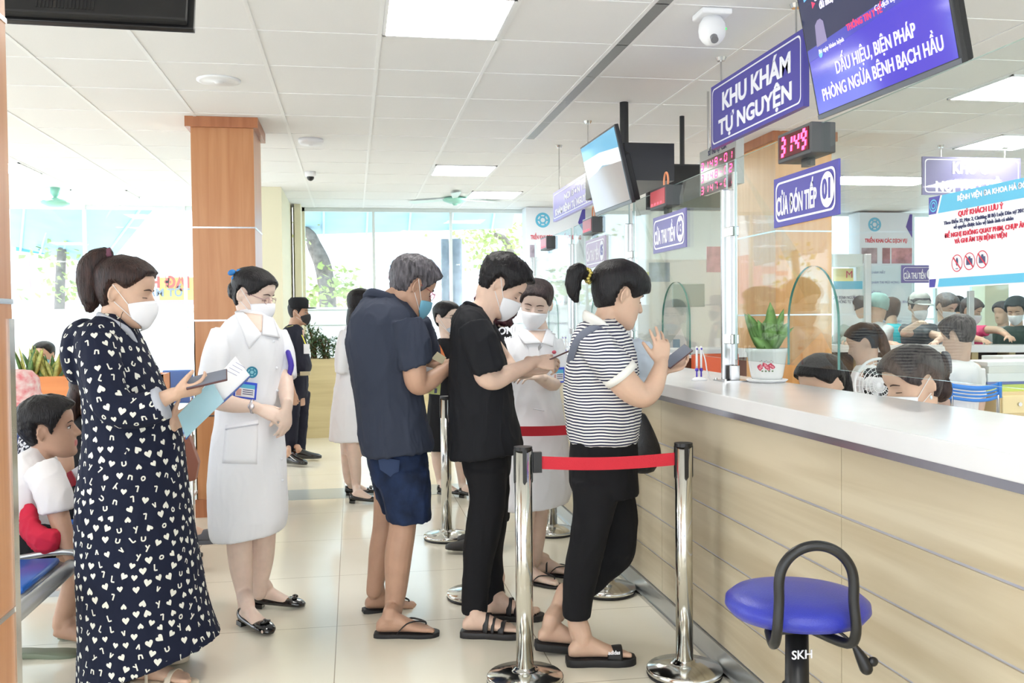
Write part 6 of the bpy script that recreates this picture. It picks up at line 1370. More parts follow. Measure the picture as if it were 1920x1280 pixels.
# ---------------------------------------------------------------- young man in black
def black_man():
    y = 4.30; t = person('young man in black shirt and trousers looking down at a phone, white mask', V(at(905, 1000, y).x, y, 0))
    M = headM(at(938, 540, y), 1.10, -6, 36)
    bm = B(); add_head(bm, M); tube(bm, [(M @ V(0, -.035, -.04), .056), (at(912, 572, y), .058), (at(895, 596, y), .08)], 16, 3)
    sil(bm, y, [(600, 862, 925, .13), (700, 858, 935, .14), (850, 870, 950, .13)], 3)
    limb(bm, y, [(905, 670, -.2, .052), (910, 704, -.2, .05), (928, 712, -.19, .046), (950, 702, -.17, .042), (975, 691, -.14, .035), (998, 680, -.11, .028), (1006, 677, -.1, .027)])
    hand(bm, at(1002, 678, y - .1), (1, -.05, -.10), (.1, -.75, .6), True, 1.0, per=[(25, 30, 20), (35, 40, 25), (40, 45, 25), (45, 45, 30)], thumb=(35, 5, 5), spread=7)
    limb(bm, y, [(955, 690, .12, .04), (978, 698, .04, .032), (992, 697, -.02, .028)]); hand(bm, at(990, 697, y - .02), (1, -.1, .05), (0, .2, -1), False, .98, per=[(25, 35, 25)] * 4)
    limb(bm, y, [(892, 1100, -.1, .05), (888, 1150, -.1, .04)]); limb(bm, y, [(928, 1080, .12, .05), (925, 1125, .12, .04)])
    H = atz(866, 1180, .03); Mf = footM(V(H.x, H.y, .028), -14, 0, 1.08); foot(bm, Mf, True); tube(bm, [(at(888, 1140, y - .1), .04), (Mf @ V(.06, 0, .07), .036), (Mf @ V(.055, 0, .03), .03)], 12, 3)
    H = atz(912, 1150, .03); Mf2 = footM(V(H.x, H.y, .028), -10, 0, 1.05); foot(bm, Mf2, False); tube(bm, [(at(925, 1112, y + .12), .04), (Mf2 @ V(.06, 0, .07), .036), (Mf2 @ V(.055, 0, .03), .03)], 12, 3)
    limb(bm, y, [(890, 620, -0.05, 0.05), (905, 672, -0.2, 0.05)]); limb(bm, y, [(900, 620, 0.05, 0.05), (940, 670, 0.16, 0.045), (957, 691, 0.12, 0.04)]); limb(bm, y, [(910, 840, -0.05, 0.06), (908, 980, -0.09, 0.05), (892, 1105, -0.1, 0.045)]); limb(bm, y, [(915, 840, 0.06, 0.06), (917, 980, 0.1, 0.05), (928, 1085, 0.12, 0.045)])
    bodyobj(t, bm, SK1, .005, 3, M)
    for Mx in (Mf, Mf2):
        sole('sandal_sole', t, Mx, M_leather, .026); strap('sandal_strap', t, Mx, .12, .10, M_leather, .026); strap('sandal_strap', t, Mx, .185, .165, M_leather, .03); strap('sandal_strap', t, Mx, .15, .13, M_leather, .016)
    bm = B(); sil(bm, y, [(572, 870, 896, .05), (582, 861, 908, .12), (598, 851, 919, .17), (625, 846, 931, .205), (660, 844, 941, .21), (710, 843, 952, .2), (770, 843, 964, .195), (830, 843, 975, .2, 0, 6), (850, 844, 976, .2, 0, 9)], 4)
    limb(bm, y, [(888, 612, -.16, .075), (900, 650, -.2, .074), (911, 684, -.21, .072), (913, 690, -.21, .072)], cap='flat')
    limb(bm, y, [(900, 612, .16, .07), (925, 655, .18, .066), (940, 690, .18, .066)], cap='flat')
    cloth(t, 'tee_shirt', bm, M_blk, .0075, 5, .009, (6, 6, 3), 8)
    collar(t, y, [(867, 574, .02), (874, 567, -.05), (890, 572, -.08), (905, 584, -.06), (914, 590, .0)], .008, .006, M_blk)
    bm = B(); sil(bm, y, [(840, 862, 958, .15), (870, 868, 957, .15), (890, 873, 955, .15)], 3)
    sil(bm, y, [(880, 872, 950, .09, -.07), (930, 882, 948, .09, -.08), (975, 877, 942, .085, -.09), (1020, 871, 932, .075, -.1), (1060, 869, 923, .068, -.1), (1100, 867, 917, .062, -.1), (1140, 865, 915, .06, -.1), (1148, 866, 914, .06, -.1)], 3)
    sil(bm, y, [(880, 885, 955, .09, .08), (975, 892, 950, .085, .1), (1040, 898, 942, .07, .12), (1115, 902, 946, .06, .12), (1128, 903, 945, .06, .12)], 3)
    cloth(t, 'trousers', bm, M_blk2, .0075, 5, .004, (7, 7, 4), 9)
    add_hair(t, M, 'm', H_BLACK, .016, .030, .006, curl=.006)
    add_mask(t, M, M_mask); add_eyes(t, M, down=True)
    phone(at(1044, 668, y - .08), (1, -.1, .42), (-.38, .12, .9), 'dark mobile phone held by the young man in black in front of the nurse', (34, 38, 84), .85)
black_man()

# ---------------------------------------------------------------- woman in the striped shirt
def striped_woman():
    y = 3.86; t = person('woman in a navy and white striped shirt and black trousers leaning at the counter', V(at(1125, 1000, y).x, y, 0))
    M = headM(at(1160, 558, y), 1.12, 12, 16)
    bm = B(); add_head(bm, M); tube(bm, [(M @ V(0, -.028, -.05), .05), (at(1136, 598, y), .052), (at(1130, 620, y), .08)], 16, 3)
    sil(bm, y, [(620, 1098, 1165, .12), (720, 1085, 1180, .13), (860, 1090, 1178, .13)], 3)
    limb(bm, y, [(1150, 690, -.2, .062), (1175, 722, -.22, .060), (1203, 742, -.225, .050), (1222, 730, -.215, .044), (1232, 708, -.2, .038), (1239, 686, -.18, .030), (1240, 678, -.175, .028)])
    hand(bm, at(1240, 682, y - .175), (.02, .0, 1), (.1, -1, .1), True, .98, per=[(15, 10, 8), (12, 14, 10), (24, 20, 15), (35, 30, 20)], spread=9, thumb=(38, 6, 4))
    limb(bm, y, [(1195, 700, .12, .045), (1225, 705, .05, .036), (1245, 692, .0, .028)]); hand(bm, at(1242, 694, y), (1, -.1, .25), (.1, .4, -1), False, .95, per=[(25, 35, 25)] * 4)
    limb(bm, y, [(1085, 1110, -.08, .05), (1082, 1160, -.08, .042), (1085, 1190, -.08, .036)])
    H = atz(1064, 1232, .03); Mf = footM(V(H.x, H.y, .03), -6, 0, 1.08); foot(bm, Mf, True); tube(bm, [(at(1083, 1165, y - .08), .042), (Mf @ V(.06, 0, .08), .038), (Mf @ V(.055, 0, .03), .032)], 12, 3)
    H = atz(995, 1216, .03); ft = V(H.x + .03, H.y + .02, .055); Mf2 = footM(ft, -4, 7, 1.06); limb(bm, y, [(1062, 1110, .1, .046), (1045, 1150, .1, .040)]); foot(bm, Mf2, False); tube(bm, [(at(1048, 1142, y + .1), .041), (Mf2 @ V(.05, 0, .09), .037), (Mf2 @ V(.045, 0, .035), .032)], 12, 3)
    limb(bm, y, [(1120, 640, -0.05, 0.055), (1150, 692, -0.2, 0.06)]); limb(bm, y, [(1130, 640, 0.05, 0.05), (1180, 680, 0.15, 0.045), (1197, 701, 0.12, 0.043)]); limb(bm, y, [(1125, 850, -0.05, 0.06), (1105, 980, -0.085, 0.05), (1085, 1115, -0.08, 0.045)]); limb(bm, y, [(1135, 850, 0.05, 0.06), (1153, 1010, 0.1, 0.05), (1115, 1070, 0.11, 0.04), (1062, 1112, 0.1, 0.04)])
    bodyobj(t, bm, SK3, .005, 3, M)
    sole('slide_sole', t, Mf, M_rubber, .03, .006); st = strap('slide_strap', t, Mf, .185, .175, M_rubber, .062)
    q = Mf @ V(.18, -.046, .022); text('print', 'adidas', .022, M_letter, st, q + V(-.012, -.013, .012), (1, -.1, .0), (.15, .35, 1), .9, .0006)
    sole('slide_sole', t, Mf2, M_rubber, .03, .006); strap('slide_strap', t, Mf2, .185, .175, M_rubber, .062)
    bm = B(); sil(bm, y, [(598, 1104, 1150, .06), (610, 1090, 1164, .12), (628, 1079, 1176, .165), (655, 1070, 1186, .185), (700, 1063, 1194, .18), (750, 1063, 1196, .17), (795, 1066, 1193, .18), (822, 1070, 1190, .185), (827, 1071, 1190, .185)], 4)
    limb(bm, y, [(1112, 640, -.15, .078), (1138, 670, -.2, .076), (1160, 697, -.215, .074)], cap='flat')
    limb(bm, y, [(1140, 640, .15, .07), (1170, 670, .16, .066), (1185, 695, .15, .064)], cap='flat')
    cloth(t, 'striped_shirt', bm, stripemat(), .0075, 5, .008, (7, 7, 6), 10)
    bm = B(); a, b_ = at(1158, 695, y - .215), at(1167, 706, y - .217); tube(bm, [(a, .0765), (b_, .0755)], 24, 1, 'flat'); obj('sleeve_band', bm, M_cols, t, True)
    collar(t, y, [(1096, 596, .03), (1098, 592, -.05), (1122, 606, -.10), (1146, 628, -.10), (1162, 640, -.04)], .024, .009, M_cols)
    bm = B(); sil(bm, y, [(820, 1072, 1190, .17), (860, 1069, 1192, .18), (900, 1070, 1193, .18), (925, 1078, 1194, .175)], 3)
    sil(bm, y, [(900, 1074, 1165, .10, -.08), (960, 1076, 1150, .10, -.085), (1020, 1069, 1134, .09, -.085), (1070, 1062, 1122, .08, -.08), (1120, 1056, 1110, .068, -.08), (1152, 1055, 1106, .064, -.08), (1157, 1056, 1105, .064, -.08)], 3)
    limb(bm, y, [(1135, 900, .08, .115), (1148, 960, .09, .105), (1156, 1010, .1, .088), (1148, 1040, .1, .082), (1115, 1075, .11, .072), (1088, 1105, .11, .062), (1074, 1122, .1, .056)], cap='flat')
    cloth(t, 'trousers', bm, M_blk2, .0075, 6, .004, (7, 7, 4), 11)
    add_hair(t, M, 'bang', H_BLACK, .016, .024, .0006)
    bm = B(); tie = at(1103, 517, y); tube(bm, [(M @ V(0, -.075, .06), .034), (tie, .018), (at(1086, 507, y), .030, .034), (at(1076, 520, y), .028, .036), (at(1075, 545, y), .022, .03), (at(1082, 566, y), .006, .01)], 14, 5)
    me = bake(bm, .006, 2, name='ponytail'); wrinkle(me, .003, (60, 60, 10), 2); obj('ponytail', me, H_BLACK, t, True)
    bm = B()
    for k in range(14): a = 2 * pi * k / 14; ell(bm, tie + V(.006 * sin(a * 3), .026 * cos(a), .028 * sin(a)), .009, .009, .009, None, 8)
    obj('beaded_hair_tie', bm, mat('gold_bead', (186, 170, 90), .25, .6), t, True)
    bm = B(); ell(bm, M @ V(-.088, .004, .042), .006, .014, .006); obj('hair_clip', bm, mat('clip_blue', (60, 90, 110), .2), t, True); bm = B(); ell(bm, M @ V(-.086, -.006, -.036), .003, .003, .005); obj('earring', bm, mat('gold', (220, 190, 120), .2, 1.), t, True)
    add_eyes(t, M, down=True)
    bm = B(); tube(bm, [(at(1075, 690, y + .12), .018, .003), (at(1068, 680, y - .02), .018, .003), (at(1082, 640, y - .13), .018, .003), (at(1108, 618, y - .165), .018, .003), (at(1130, 622, y - .16), .018, .003), (at(1150, 650, y - .15), .018, .003)], 8, 4, side=(.6, 0, -.6)); 
    bag = thing('shoulder_bag', 'black shoulder bag hanging in front of the striped shirt woman', 'bag', tuple(at(1210, 870, y))); obj('strap', bm, mat('bag_strap', (110, 116, 132), .6), bag, True)
    bm = B(); tube(bm, [(at(1194, 784, y), .025, .045), (at(1200, 820, y), .042, .07), (at(1204, 852, y), .048, .085), (at(1202, 872, y), .036, .07)], 16, 4); obj('pouch', bm, mat('bag_black', (28, 28, 32), .4, bump=(60, .3)), bag, True)
    bm = B(); tube(bm, [(at(1192, 760, y - .05), .008), (at(1200, 790, y - .06), .008)], 8, 2); obj('strap_end', bm, mat('bag_strap', (110, 116, 132), .6), bag, True)
    bm = B(); tube(bm, [(at(1176, 660, y + .02), .05, .06), (at(1195, 672, y + .02), .062, .085), (at(1206, 695, y + .02), .045, .075), (at(1196, 716, y + .02), .03, .05)], 16, 4); me = bake(bm, .007, 3, name='jacket'); wrinkle(me, .008, (14, 14, 14), 3); tag(obj('folded_jacket', me, fab('pale_blue_cloth', (206, 218, 232)), None, True, origin=tuple(at(1196, 700, y))), 'pale blue jacket bundled in the arm of the striped shirt woman', 'jacket')
    phone(at(1270, 668, y - .03), (.85, 0, .62), (-.4, -.5, .7), 'mobile phone tilted in the hands of the striped shirt woman above the counter', (70, 110, 110), .85)
striped_woman()

# ---------------------------------------------------------------- nurse facing the viewer
def nurse_front():
    y = 4.98; t = person('nurse in a white coat facing the viewer behind the young man in black, white mask', V(at(1005, 900, y).x, y, 0))
    M = headM(at(1004, 572, y), 1.06, -108, 20, -8)
    bm = B(); add_head(bm, M); tube(bm, [(M @ V(0, -.028, -.05), .045), (at(1010, 612, y), .048), (at(1010, 640, y), .075)], 16, 3)
    sil(bm, y, [(634, 985, 1030, .08), (700, 965, 1035, .1), (930, 970, 1050, .11)], 3)
    limb(bm, y, [(1042, 690, -.02, .042), (1038, 720, -.08, .038), (1010, 706, -.26, .030)]); hand(bm, at(1012, 706, y - .26), (-1, -.3, .1), (.2, -.3, .9), False, .95, per=[(20, 30, 20)] * 4)
    for pts, H, az, rg in (([(985, 900, -.04, .07), (985, 960, -.04, .055), (984, 1010, -.04, .047), (985, 1060, -.04, .034)], (975, 1086), -38, True), ([(1015, 900, .06, .07), (1010, 960, .06, .056), (1006, 1010, .06, .047), (1002, 1055, .06, .034)], (1003, 1072), -24, False)):
        limb(bm, y, pts); H = atz(*H, .015); Mf = footM(V(H.x, H.y, .014), az, 0, .98); foot(bm, Mf, rg); tube(bm, [(at(pts[-1][0], pts[-1][1] - 10, y + pts[-1][2]), .036), (Mf @ V(.055, 0, .08), .034), (Mf @ V(.055, 0, .03), .03)], 12, 3); sole('sandal_sole', t, Mf, M_leather, .012); thong('sandal_strap', t, Mf, M_leather, .010); strap('ankle_strap', t, Mf, .075, .075, M_leather, .010)
    bodyobj(t, bm, SK4, .005, 3, M)
    bm = B(); sil(bm, y, [(616, 985, 1024, .05), (628, 968, 1036, .09), (645, 955, 1044, .11), (680, 950, 1046, .12), (730, 952, 1047, .115), (780, 955, 1056, .12), (840, 953, 1066, .14), (900, 950, 1074, .15), (940, 948, 1066, .15, 0, 6), (948, 950, 1062, .15, 0, 8)], 4)
    limb(bm, y, [(1036, 640, 0, .055), (1045, 668, -.01, .052), (1047, 700, -.03, .05)], cap='flat'); limb(bm, y, [(965, 640, 0, .055), (950, 680, -.03, .052), (948, 705, -.06, .05)], cap='flat')
    T = bvh_of(cloth(t, 'coat', bm, M_wht, .008, 5, .004, (8, 8, 4), 13)); P = lambda u, v, d=-.125: at(u, v, y + d)
    drape('neckline', t, T, [(985, 620), (1026, 620), (1018, 642), (1011, 642)], SK4, 6, 8, .001, .001)
    drape('lapel', t, T, [(968, 622), (986, 618), (1015, 644), (984, 646)], M_wht, 8, 10, .006, .003); drape('lapel', t, T, [(1024, 618), (1040, 622), (1036, 650), (1015, 644)], M_wht, 8, 10, .006, .003)
    add_hair(t, M, 'side', hairm('hair_darkbrown', (70, 58, 58), (30, 24, 26)), .010, .014, .0004); add_mask(t, M, M_mask); add_eyes(t, M, down=True)
    badge('', hit(T, 1043, 703, .012)[0], (1, 0, .03), (0, 0, 1), 'blue name badge at the waist of the nurse facing the viewer', .07, .082)
    bm = B(); tube(bm, [(P(1036, 672, -.14), .006), (P(1040, 690, -.16), .006)], 8, 2); ell(bm, P(1039, 660, -.135), .012, .006, .010); obj('pocket_pens', bm, mat('pen_red', (190, 80, 100), .4), t, True)
    bm = B(); tube(bm, [(P(1000, 766, -.135), .003), (P(1020, 770, -.135), .003)], 6, 1); obj('pocket_seam', bm, mat('seam_grey2', (206, 208, 216), .8), t)
nurse_front()

# ---------------------------------------------------------------- people further back
def far_nurse():
    y = 7.6; t = person('woman in a white coat dress with a black bob behind the grey haired man', V(at(662, 800, y).x, y, 0))
    M = headM(at(678, 576, y), 1.08, 35, 5); bm = B(); add_head(bm, M); tube(bm, [(M @ V(0, -.03, -.05), .05), (at(674, 610, y), .06)], 12, 2); sil(bm, y, [(612, 655, 695, .08), (830, 640, 700, .1), (850, 642, 690, .1)], 2)
    for pts, H, az in (([(650, 800, .05, .06), (651, 850, .05, .052), (652, 880, .05, .045), (653, 900, .05, .034)], (648, 922), 10), ([(664, 800, -.08, .06), (664, 850, -.08, .055), (667, 885, -.08, .045), (668, 912, -.08, .034)], (656, 936), -8)):
        limb(bm, y, pts); H = atz(*H, .03); Mf = footM(V(H.x, H.y, .03), az, 5, 1.); foot(bm, Mf); tube(bm, [(at(pts[-1][0], pts[-1][1], y + pts[-1][2]), .034), (Mf @ V(.055, 0, .05), .032)], 10, 2); pump(t, Mf, M_patent)
    bodyobj(t, bm, SK4, .008, 3)
    bm = B(); sil(bm, y, [(602, 662, 690, .05), (612, 648, 702, .1), (640, 637, 706, .13), (690, 632, 704, .13), (740, 625, 704, .15), (800, 619, 706, .16), (825, 617, 706, .16)], 4); limb(bm, y, [(650, 622, -.1, .055), (642, 660, -.14, .055), (640, 700, -.14, .052)], cap='flat'); cloth(t, 'coat', bm, M_wht, .012, 4, .005, (8, 8, 4), 15)
    add_hair(t, M, 'long', H_BLACK, .016, .02, .0); bm = B(); tube(bm, [(M @ V(0, -.06, -.03), .075, .05), (M @ V(0, -.07, -.11), .072, .045), (M @ V(0, -.07, -.15), .06, .035)], 14, 3, side=M.to_3x3() @ V(1, 0, 0)); obj('hair_back', bm, H_BLACK, t, True)
far_nurse()
def black_dress():
    y = 7.7; t = person('woman with glasses in a black dress and orange strap, grey mask under her chin', V(at(832, 800, y).x, y, 0))
    M = headM(at(838, 598, y), 1.10, -48, 2); bm = B(); add_head(bm, M); tube(bm, [(M @ V(0, -.028, -.05), .048), (at(838, 636, y), .055), (at(838, 650, y), .08)], 12, 3); sil(bm, y, [(645, 818, 860, .08), (830, 812, 870, .1)], 2)
    limb(bm, y, [(816, 652, 0, .05), (802, 660, -.02, .045), (800, 690, -.05, .04), (820, 705, -.16, .034), (835, 700, -.2, .028)]); hand(bm, at(832, 700, y - .2), (1, -.2, .2), (0, -.5, .8), True, .95)
    for pts, H, az in (([(820, 820, .0, .06), (820, 860, .0, .048), (824, 890, .0, .036), (826, 905, .0, .032)], (822, 920), -30), ([(858, 820, .0, .06), (862, 860, .0, .048), (865, 890, .0, .036), (867, 910, 0, .032)], (862, 926), -20)):
        limb(bm, y, pts); H = atz(*H, .03); Mf = footM(V(H.x, H.y, .03), az, 5, .95); foot(bm, Mf); tube(bm, [(at(pts[-1][0], pts[-1][1], y), .032), (Mf @ V(.055, 0, .05), .03)], 10, 2); pump(t, Mf, M_patent)
    bodyobj(t, bm, SK4, .007, 3, M)
    bm = B(); sil(bm, y, [(634, 826, 852, .05), (643, 810, 866, .1), (658, 802, 874, .13), (700, 804, 874, .12), (745, 804, 874, .12), (790, 800, 879, .14), (838, 803, 878, .14), (843, 806, 874, .14)], 4); limb(bm, y, [(806, 652, -.0, .055), (802, 675, -.03, .054), (800, 688, -.04, .054)], cap='flat'); cloth(t, 'dress', bm, M_blk, .011, 4, .004, (8, 8, 4), 16)
    add_hair(t, M, 'side', H_BLACK, .012, .018, .0); bm = B(); tube(bm, [(M @ V(-.05, -.06, .0), .03, .03), (M @ V(-.06, -.08, -.08), .035, .04), (M @ V(-.065, -.06, -.17), .03, .035), (M @ V(-.06, -.05, -.23), .012, .02)], 12, 3); obj('hair_back', bm, H_BLACK, t, True)
    add_mask(t, M, M_maskg, low=.045, dropped=True); add_eyes(t, M); add_glasses(t, M, mat('glasses_thin', (120, 110, 110), .3, .5))
    bm = B(); tube(bm, [(at(816, 640, y - .03), .014, .003), (at(826, 655, y - .13), .014, .003), (at(840, 690, y - .15), .014, .003), (at(858, 740, y - .15), .014, .003)], 8, 3, side=(1, 0, .3)); obj('orange_strap', bm, mat('strap_orange', (206, 116, 60), .5), t, True)
black_dress()
def guard():
    y = 9.95; t = person('security guard in a black uniform and cap with a black mask by the planter', V(at(552, 800, y).x, y, 0))
    M = headM(at(560, 588, y), 1.06, -10, 0); bm = B(); add_head(bm, M); tube(bm, [(M @ V(0, -.03, -.05), .055), (at(551, 618, y), .07)], 12, 2); sil(bm, y, [(618, 536, 570, .1), (760, 545, 572, .1)], 2); limb(bm, y, [(546, 740, -.08, .03), (545, 790, -.09, .024), (541, 850, -.09, .024)]); limb(bm, y, [(562, 740, .08, .03), (561, 790, .09, .024), (558, 846, .09, .024)]); limb(bm, y, [(545, 640, -.1, .05), (530, 660, -.21, .045), (542, 715, -.22, .04)])
    limb(bm, y, [(542, 715, -.22, .04), (549, 735, -.23, .032)]); hand(bm, at(548, 734, y - .23), (.3, 0, -1), (-.2, -1, 0), False, 1.05)
    for H, az in (((533, 866), -40), ((549, 858), -10)):
        H = atz(*H, .03); Mf = footM(V(H.x, H.y, .03), az, 0, 1.1); foot(bm, Mf); tube(bm, [(at(541 if H.x < -.6 else 558, 838, y + (-.09 if az < -20 else .09)), .026), (Mf @ V(.05, 0, .1), .03), (Mf @ V(.05, 0, .03), .034)], 10, 2); gshoe(t, Mf, M_patent)
    bodyobj(t, bm, SK2, .009, 3, M)
    bm = B(); sil(bm, y, [(608, 544, 560, .06), (616, 532, 567, .13), (630, 525, 571, .19), (650, 525, 576, .2), (680, 533, 582, .18), (692, 536, 582, .17), (699, 538, 578, .16)], 4); limb(bm, y, [(532, 626, -.18, .062), (530, 660, -.21, .06), (534, 690, -.22, .052), (542, 720, -.22, .045)], cap='flat'); cloth(t, 'uniform_shirt', bm, fab('uniform_black', (30, 32, 46)), .012, 4, .006, (9, 9, 6), 17)
    bm = B(); sil(bm, y, [(698, 537, 577, .15), (720, 532, 577, .16), (745, 532, 576, .15)], 3); limb(bm, y, [(546, 735, -.08, .10), (545, 790, -.09, .085), (541, 855, -.09, .072)], cap='flat'); limb(bm, y, [(563, 735, .08, .10), (562, 790, .09, .085), (558, 850, .09, .072)], cap='flat'); cloth(t, 'uniform_trousers', bm, fab('uniform_black', (30, 32, 46)), .012, 4, .006, (9, 9, 6), 18)
    bm = B(); sil(bm, y, [(697, 536, 578, .17), (704, 535, 578, .17)], 1); obj('belt', bm, M_leather, t, True); bm = B(); c = at(572, 700, y - .17); box(bm, c - V(.05, .0, .02), c + V(.05, .04, .02)); obj('buckle', bm, mat('brass', (190, 180, 150), .3, .8), t)
    bm = B(); lathe(bm, [(.002, .155), (.07, .16), (.098, .13), (.095, .06), (.09, .05), (.002, .05)], (0, 0, 0), 32, 0, M @ Matrix.Rotation(radians(0), 4, 'X')); R3 = M.to_3x3(); o = obj('cap', bm, M_blk, t, True); bm = B(); ell(bm, M @ V(0, .10, .055), .075, .075, .006, R3, 20); obj('cap_brim', bm, M_blk, o, True)
    add_hair(t, M, 'm', H_BLACK, .006, .008, .0); add_mask(t, M, M_maskk); add_eyes(t, M)
    bm = B(); c = at(538, 613, y - .13); tube(bm, [(c, .012, .004), (c + V(.06, -.02, .015), .012, .004)], 6, 1); obj('epaulette', bm, mat('epaulette_gold', (190, 180, 110), .5), t); bm = B(); tube(bm, [(at(566, 628, y - .1), .008, .002), (at(573, 645, y - .14), .008, .002), (at(574, 655, y - .15), .008, .002)], 6, 2); obj('lanyard', bm, mat('lanyard_yellow', (220, 210, 60), .5), t)
    bm = B(); c = at(575, 652, y - .16); box(bm, c - V(.03, .0, .06), c + V(.03, .006, .04)); obj('badge_card', bm, M_paper, t)
guard()
def curly():
    y = 5.7; t = person('person with dark red curly hair behind the neck of the young man in black', V(at(922, 800, y).x, y, 0)); M = headM(at(924, 585, y), 1.05, 170, 10); bm = B(); add_head(bm, M); tube(bm, [(M @ V(0, -.03, -.05), .05), (at(925, 625, y), .06)], 12, 2); sil(bm, y, [(625, 905, 945, .1), (800, 905, 945, .12)], 2)
    for dy, u in ((-.1, 915), (.1, 935)):
        limb(bm, y, [(u, 800, dy, .07), (u, 900, dy, .05), (u, 985, dy, .035)]); H = at(u, 900, y + dy); H.z = .03; Mf = footM(V(H.x, H.y, .03), 160, 0); foot(bm, Mf); gshoe(t, Mf, M_leather)
    bodyobj(t, bm, SK1, .01, 3); bm = B(); sil(bm, y, [(612, 905, 940, .06), (620, 896, 952, .12), (640, 890, 962, .17), (720, 890, 962, .17), (860, 893, 960, .17)], 3); cloth(t, 'top', bm, M_blk, .012, 4, .004); bm = B(); sil(bm, y, [(850, 892, 960, .16), (975, 898, 955, .14)], 3); cloth(t, 'skirt', bm, M_blk2, .012, 4, .004)
    bm = B()
    random.seed(6)
    for k in range(60): a = random.uniform(0, 2 * pi); e = random.uniform(-.9, 1.2); ell(bm, M @ V(.10 * cos(a) * cos(e), .105 * sin(a) * cos(e) - .01, .11 * sin(e) + .01), .032, .032, .03, None, 8)
    me = bake(bm, .009, 1, name='curly_hair'); wrinkle(me, .008, (60, 60, 60), 2); obj('curly_hair', me, H_RED, t, True)
    text('print', 'DONI\nTOUR', .06, M_letter, t, at(944, 630, y - .18), (1, 0, .1), (0, 0, 1), 1, .002)
curly()

# ---------------------------------------------------------------- seated people at the left
M_tee = fab('tee_offwhite', (234, 230, 230))
def boy():
    y = 4.35; t = person('seated boy in a white tee with short black hair looking right on the blue bench', V(at(70, 1040, y).x, y, 0)); M = headM(at(94, 808, y), 1.10, 8, -6)
    bm = B(); add_head(bm, M); tube(bm, [(M @ V(0, -.03, -.05), .048), (at(76, 860, y), .052), (at(66, 885, y), .08)], 12, 3); sil(bm, y, [(880, 40, 95, .1), (1010, 40, 90, .1)], 2)
    limb(bm, y, [(106, 950, -.18, .044), (120, 1000, -.2, .038), (133, 1035, -.2, .033), (140, 1062, -.2, .028)]); hand(bm, at(139, 1058, y - .2), (.3, 0, -1), (-.5, -.8, 0), True, .9)
    limb(bm, y, [(70, 1035, -.12, .07), (130, 1040, -.12, .062), (148, 1050, -.1, .058), (142, 1090, -.08, .052), (126, 1135, -.06, .044), (114, 1170, -.05, .036)]); H = V(at(98, 1196, y - .05).x, y - .05, .075); Mf = footM(H, -5, 14, 1.); foot(bm, Mf); tube(bm, [(at(116, 1160, y - .05), .038), (Mf @ V(.055, 0, .08), .035), (Mf @ V(.05, 0, .03), .03)], 10, 2)
    limb(bm, y, [(60, 1035, .12, .065), (140, 1045, .14, .055), (138, 1110, .14, .045), (128, 1165, .14, .034)]); H = V(at(112, 1185, y + .14).x, y + .14, .03); Mf2 = footM(H, 5, 0, 1.); foot(bm, Mf2); tube(bm, [(at(128, 1160, y + .14), .035), (Mf2 @ V(.055, 0, .05), .03)], 10, 2)
    limb(bm, y, [(60, 990, 0.04, 0.06), (60, 1035, 0.12, 0.06)]); limb(bm, y, [(60, 990, -0.04, 0.06), (70, 1035, -0.12, 0.06)])
    bodyobj(t, bm, SK2, .006, 3, M)
    bm = B(); sil(bm, y, [(838, 58, 82, .05), (850, 44, 90, .1), (870, 34, 98, .14), (900, 28, 106, .15), (950, 26, 102, .15), (1005, 28, 96, .15)], 3); limb(bm, y, [(80, 880, -.12, .075), (97, 920, -.17, .072), (106, 958, -.18, .068)], cap='flat'); cloth(t, 'tee_shirt', bm, M_tee, .008, 4, .005, (9, 9, 6), 20)
    bm = B(); limb(bm, y, [(50, 1022, -.08, .10), (95, 1032, -.11, .095), (118, 1038, -.12, .08)], cap='flat'); limb(bm, y, [(50, 1022, .1, .10), (118, 1038, .13, .08)], cap='flat'); cloth(t, 'shorts', bm, M_blk2, .01, 4, .004)
    add_hair(t, M, 'm', H_BLACK, .018, .028, .004, curl=.003); add_eyes(t, M)
    for Mx in (Mf, Mf2): sole('slipper_sole', t, Mx if Mx is Mf2 else footM(V(H.x - .12, y - .06, .03), -5, 4, 1.05), mat('slipper_green', (120, 130, 110), .5), .022); strap('slipper_strap', t, Mx, .15, .14, M_rubber, .03)
    bm = B(); tube(bm, [(at(52, 965, y - .14), .03, .05), (at(62, 1000, y - .2), .035, .06), (at(90, 1015, y - .24), .035, .055), (at(112, 1005, y - .2), .02, .03)], 14, 4); me = bake(bm, .008, 3, name='j'); wrinkle(me, .008, (16, 16, 16), 4); tag(obj('red_jacket', me, fab('red_cloth', (206, 44, 70)), None, True, origin=tuple(at(70, 1005, y - .2))), 'red jacket bundled on the lap of the seated boy', 'jacket')
boy()
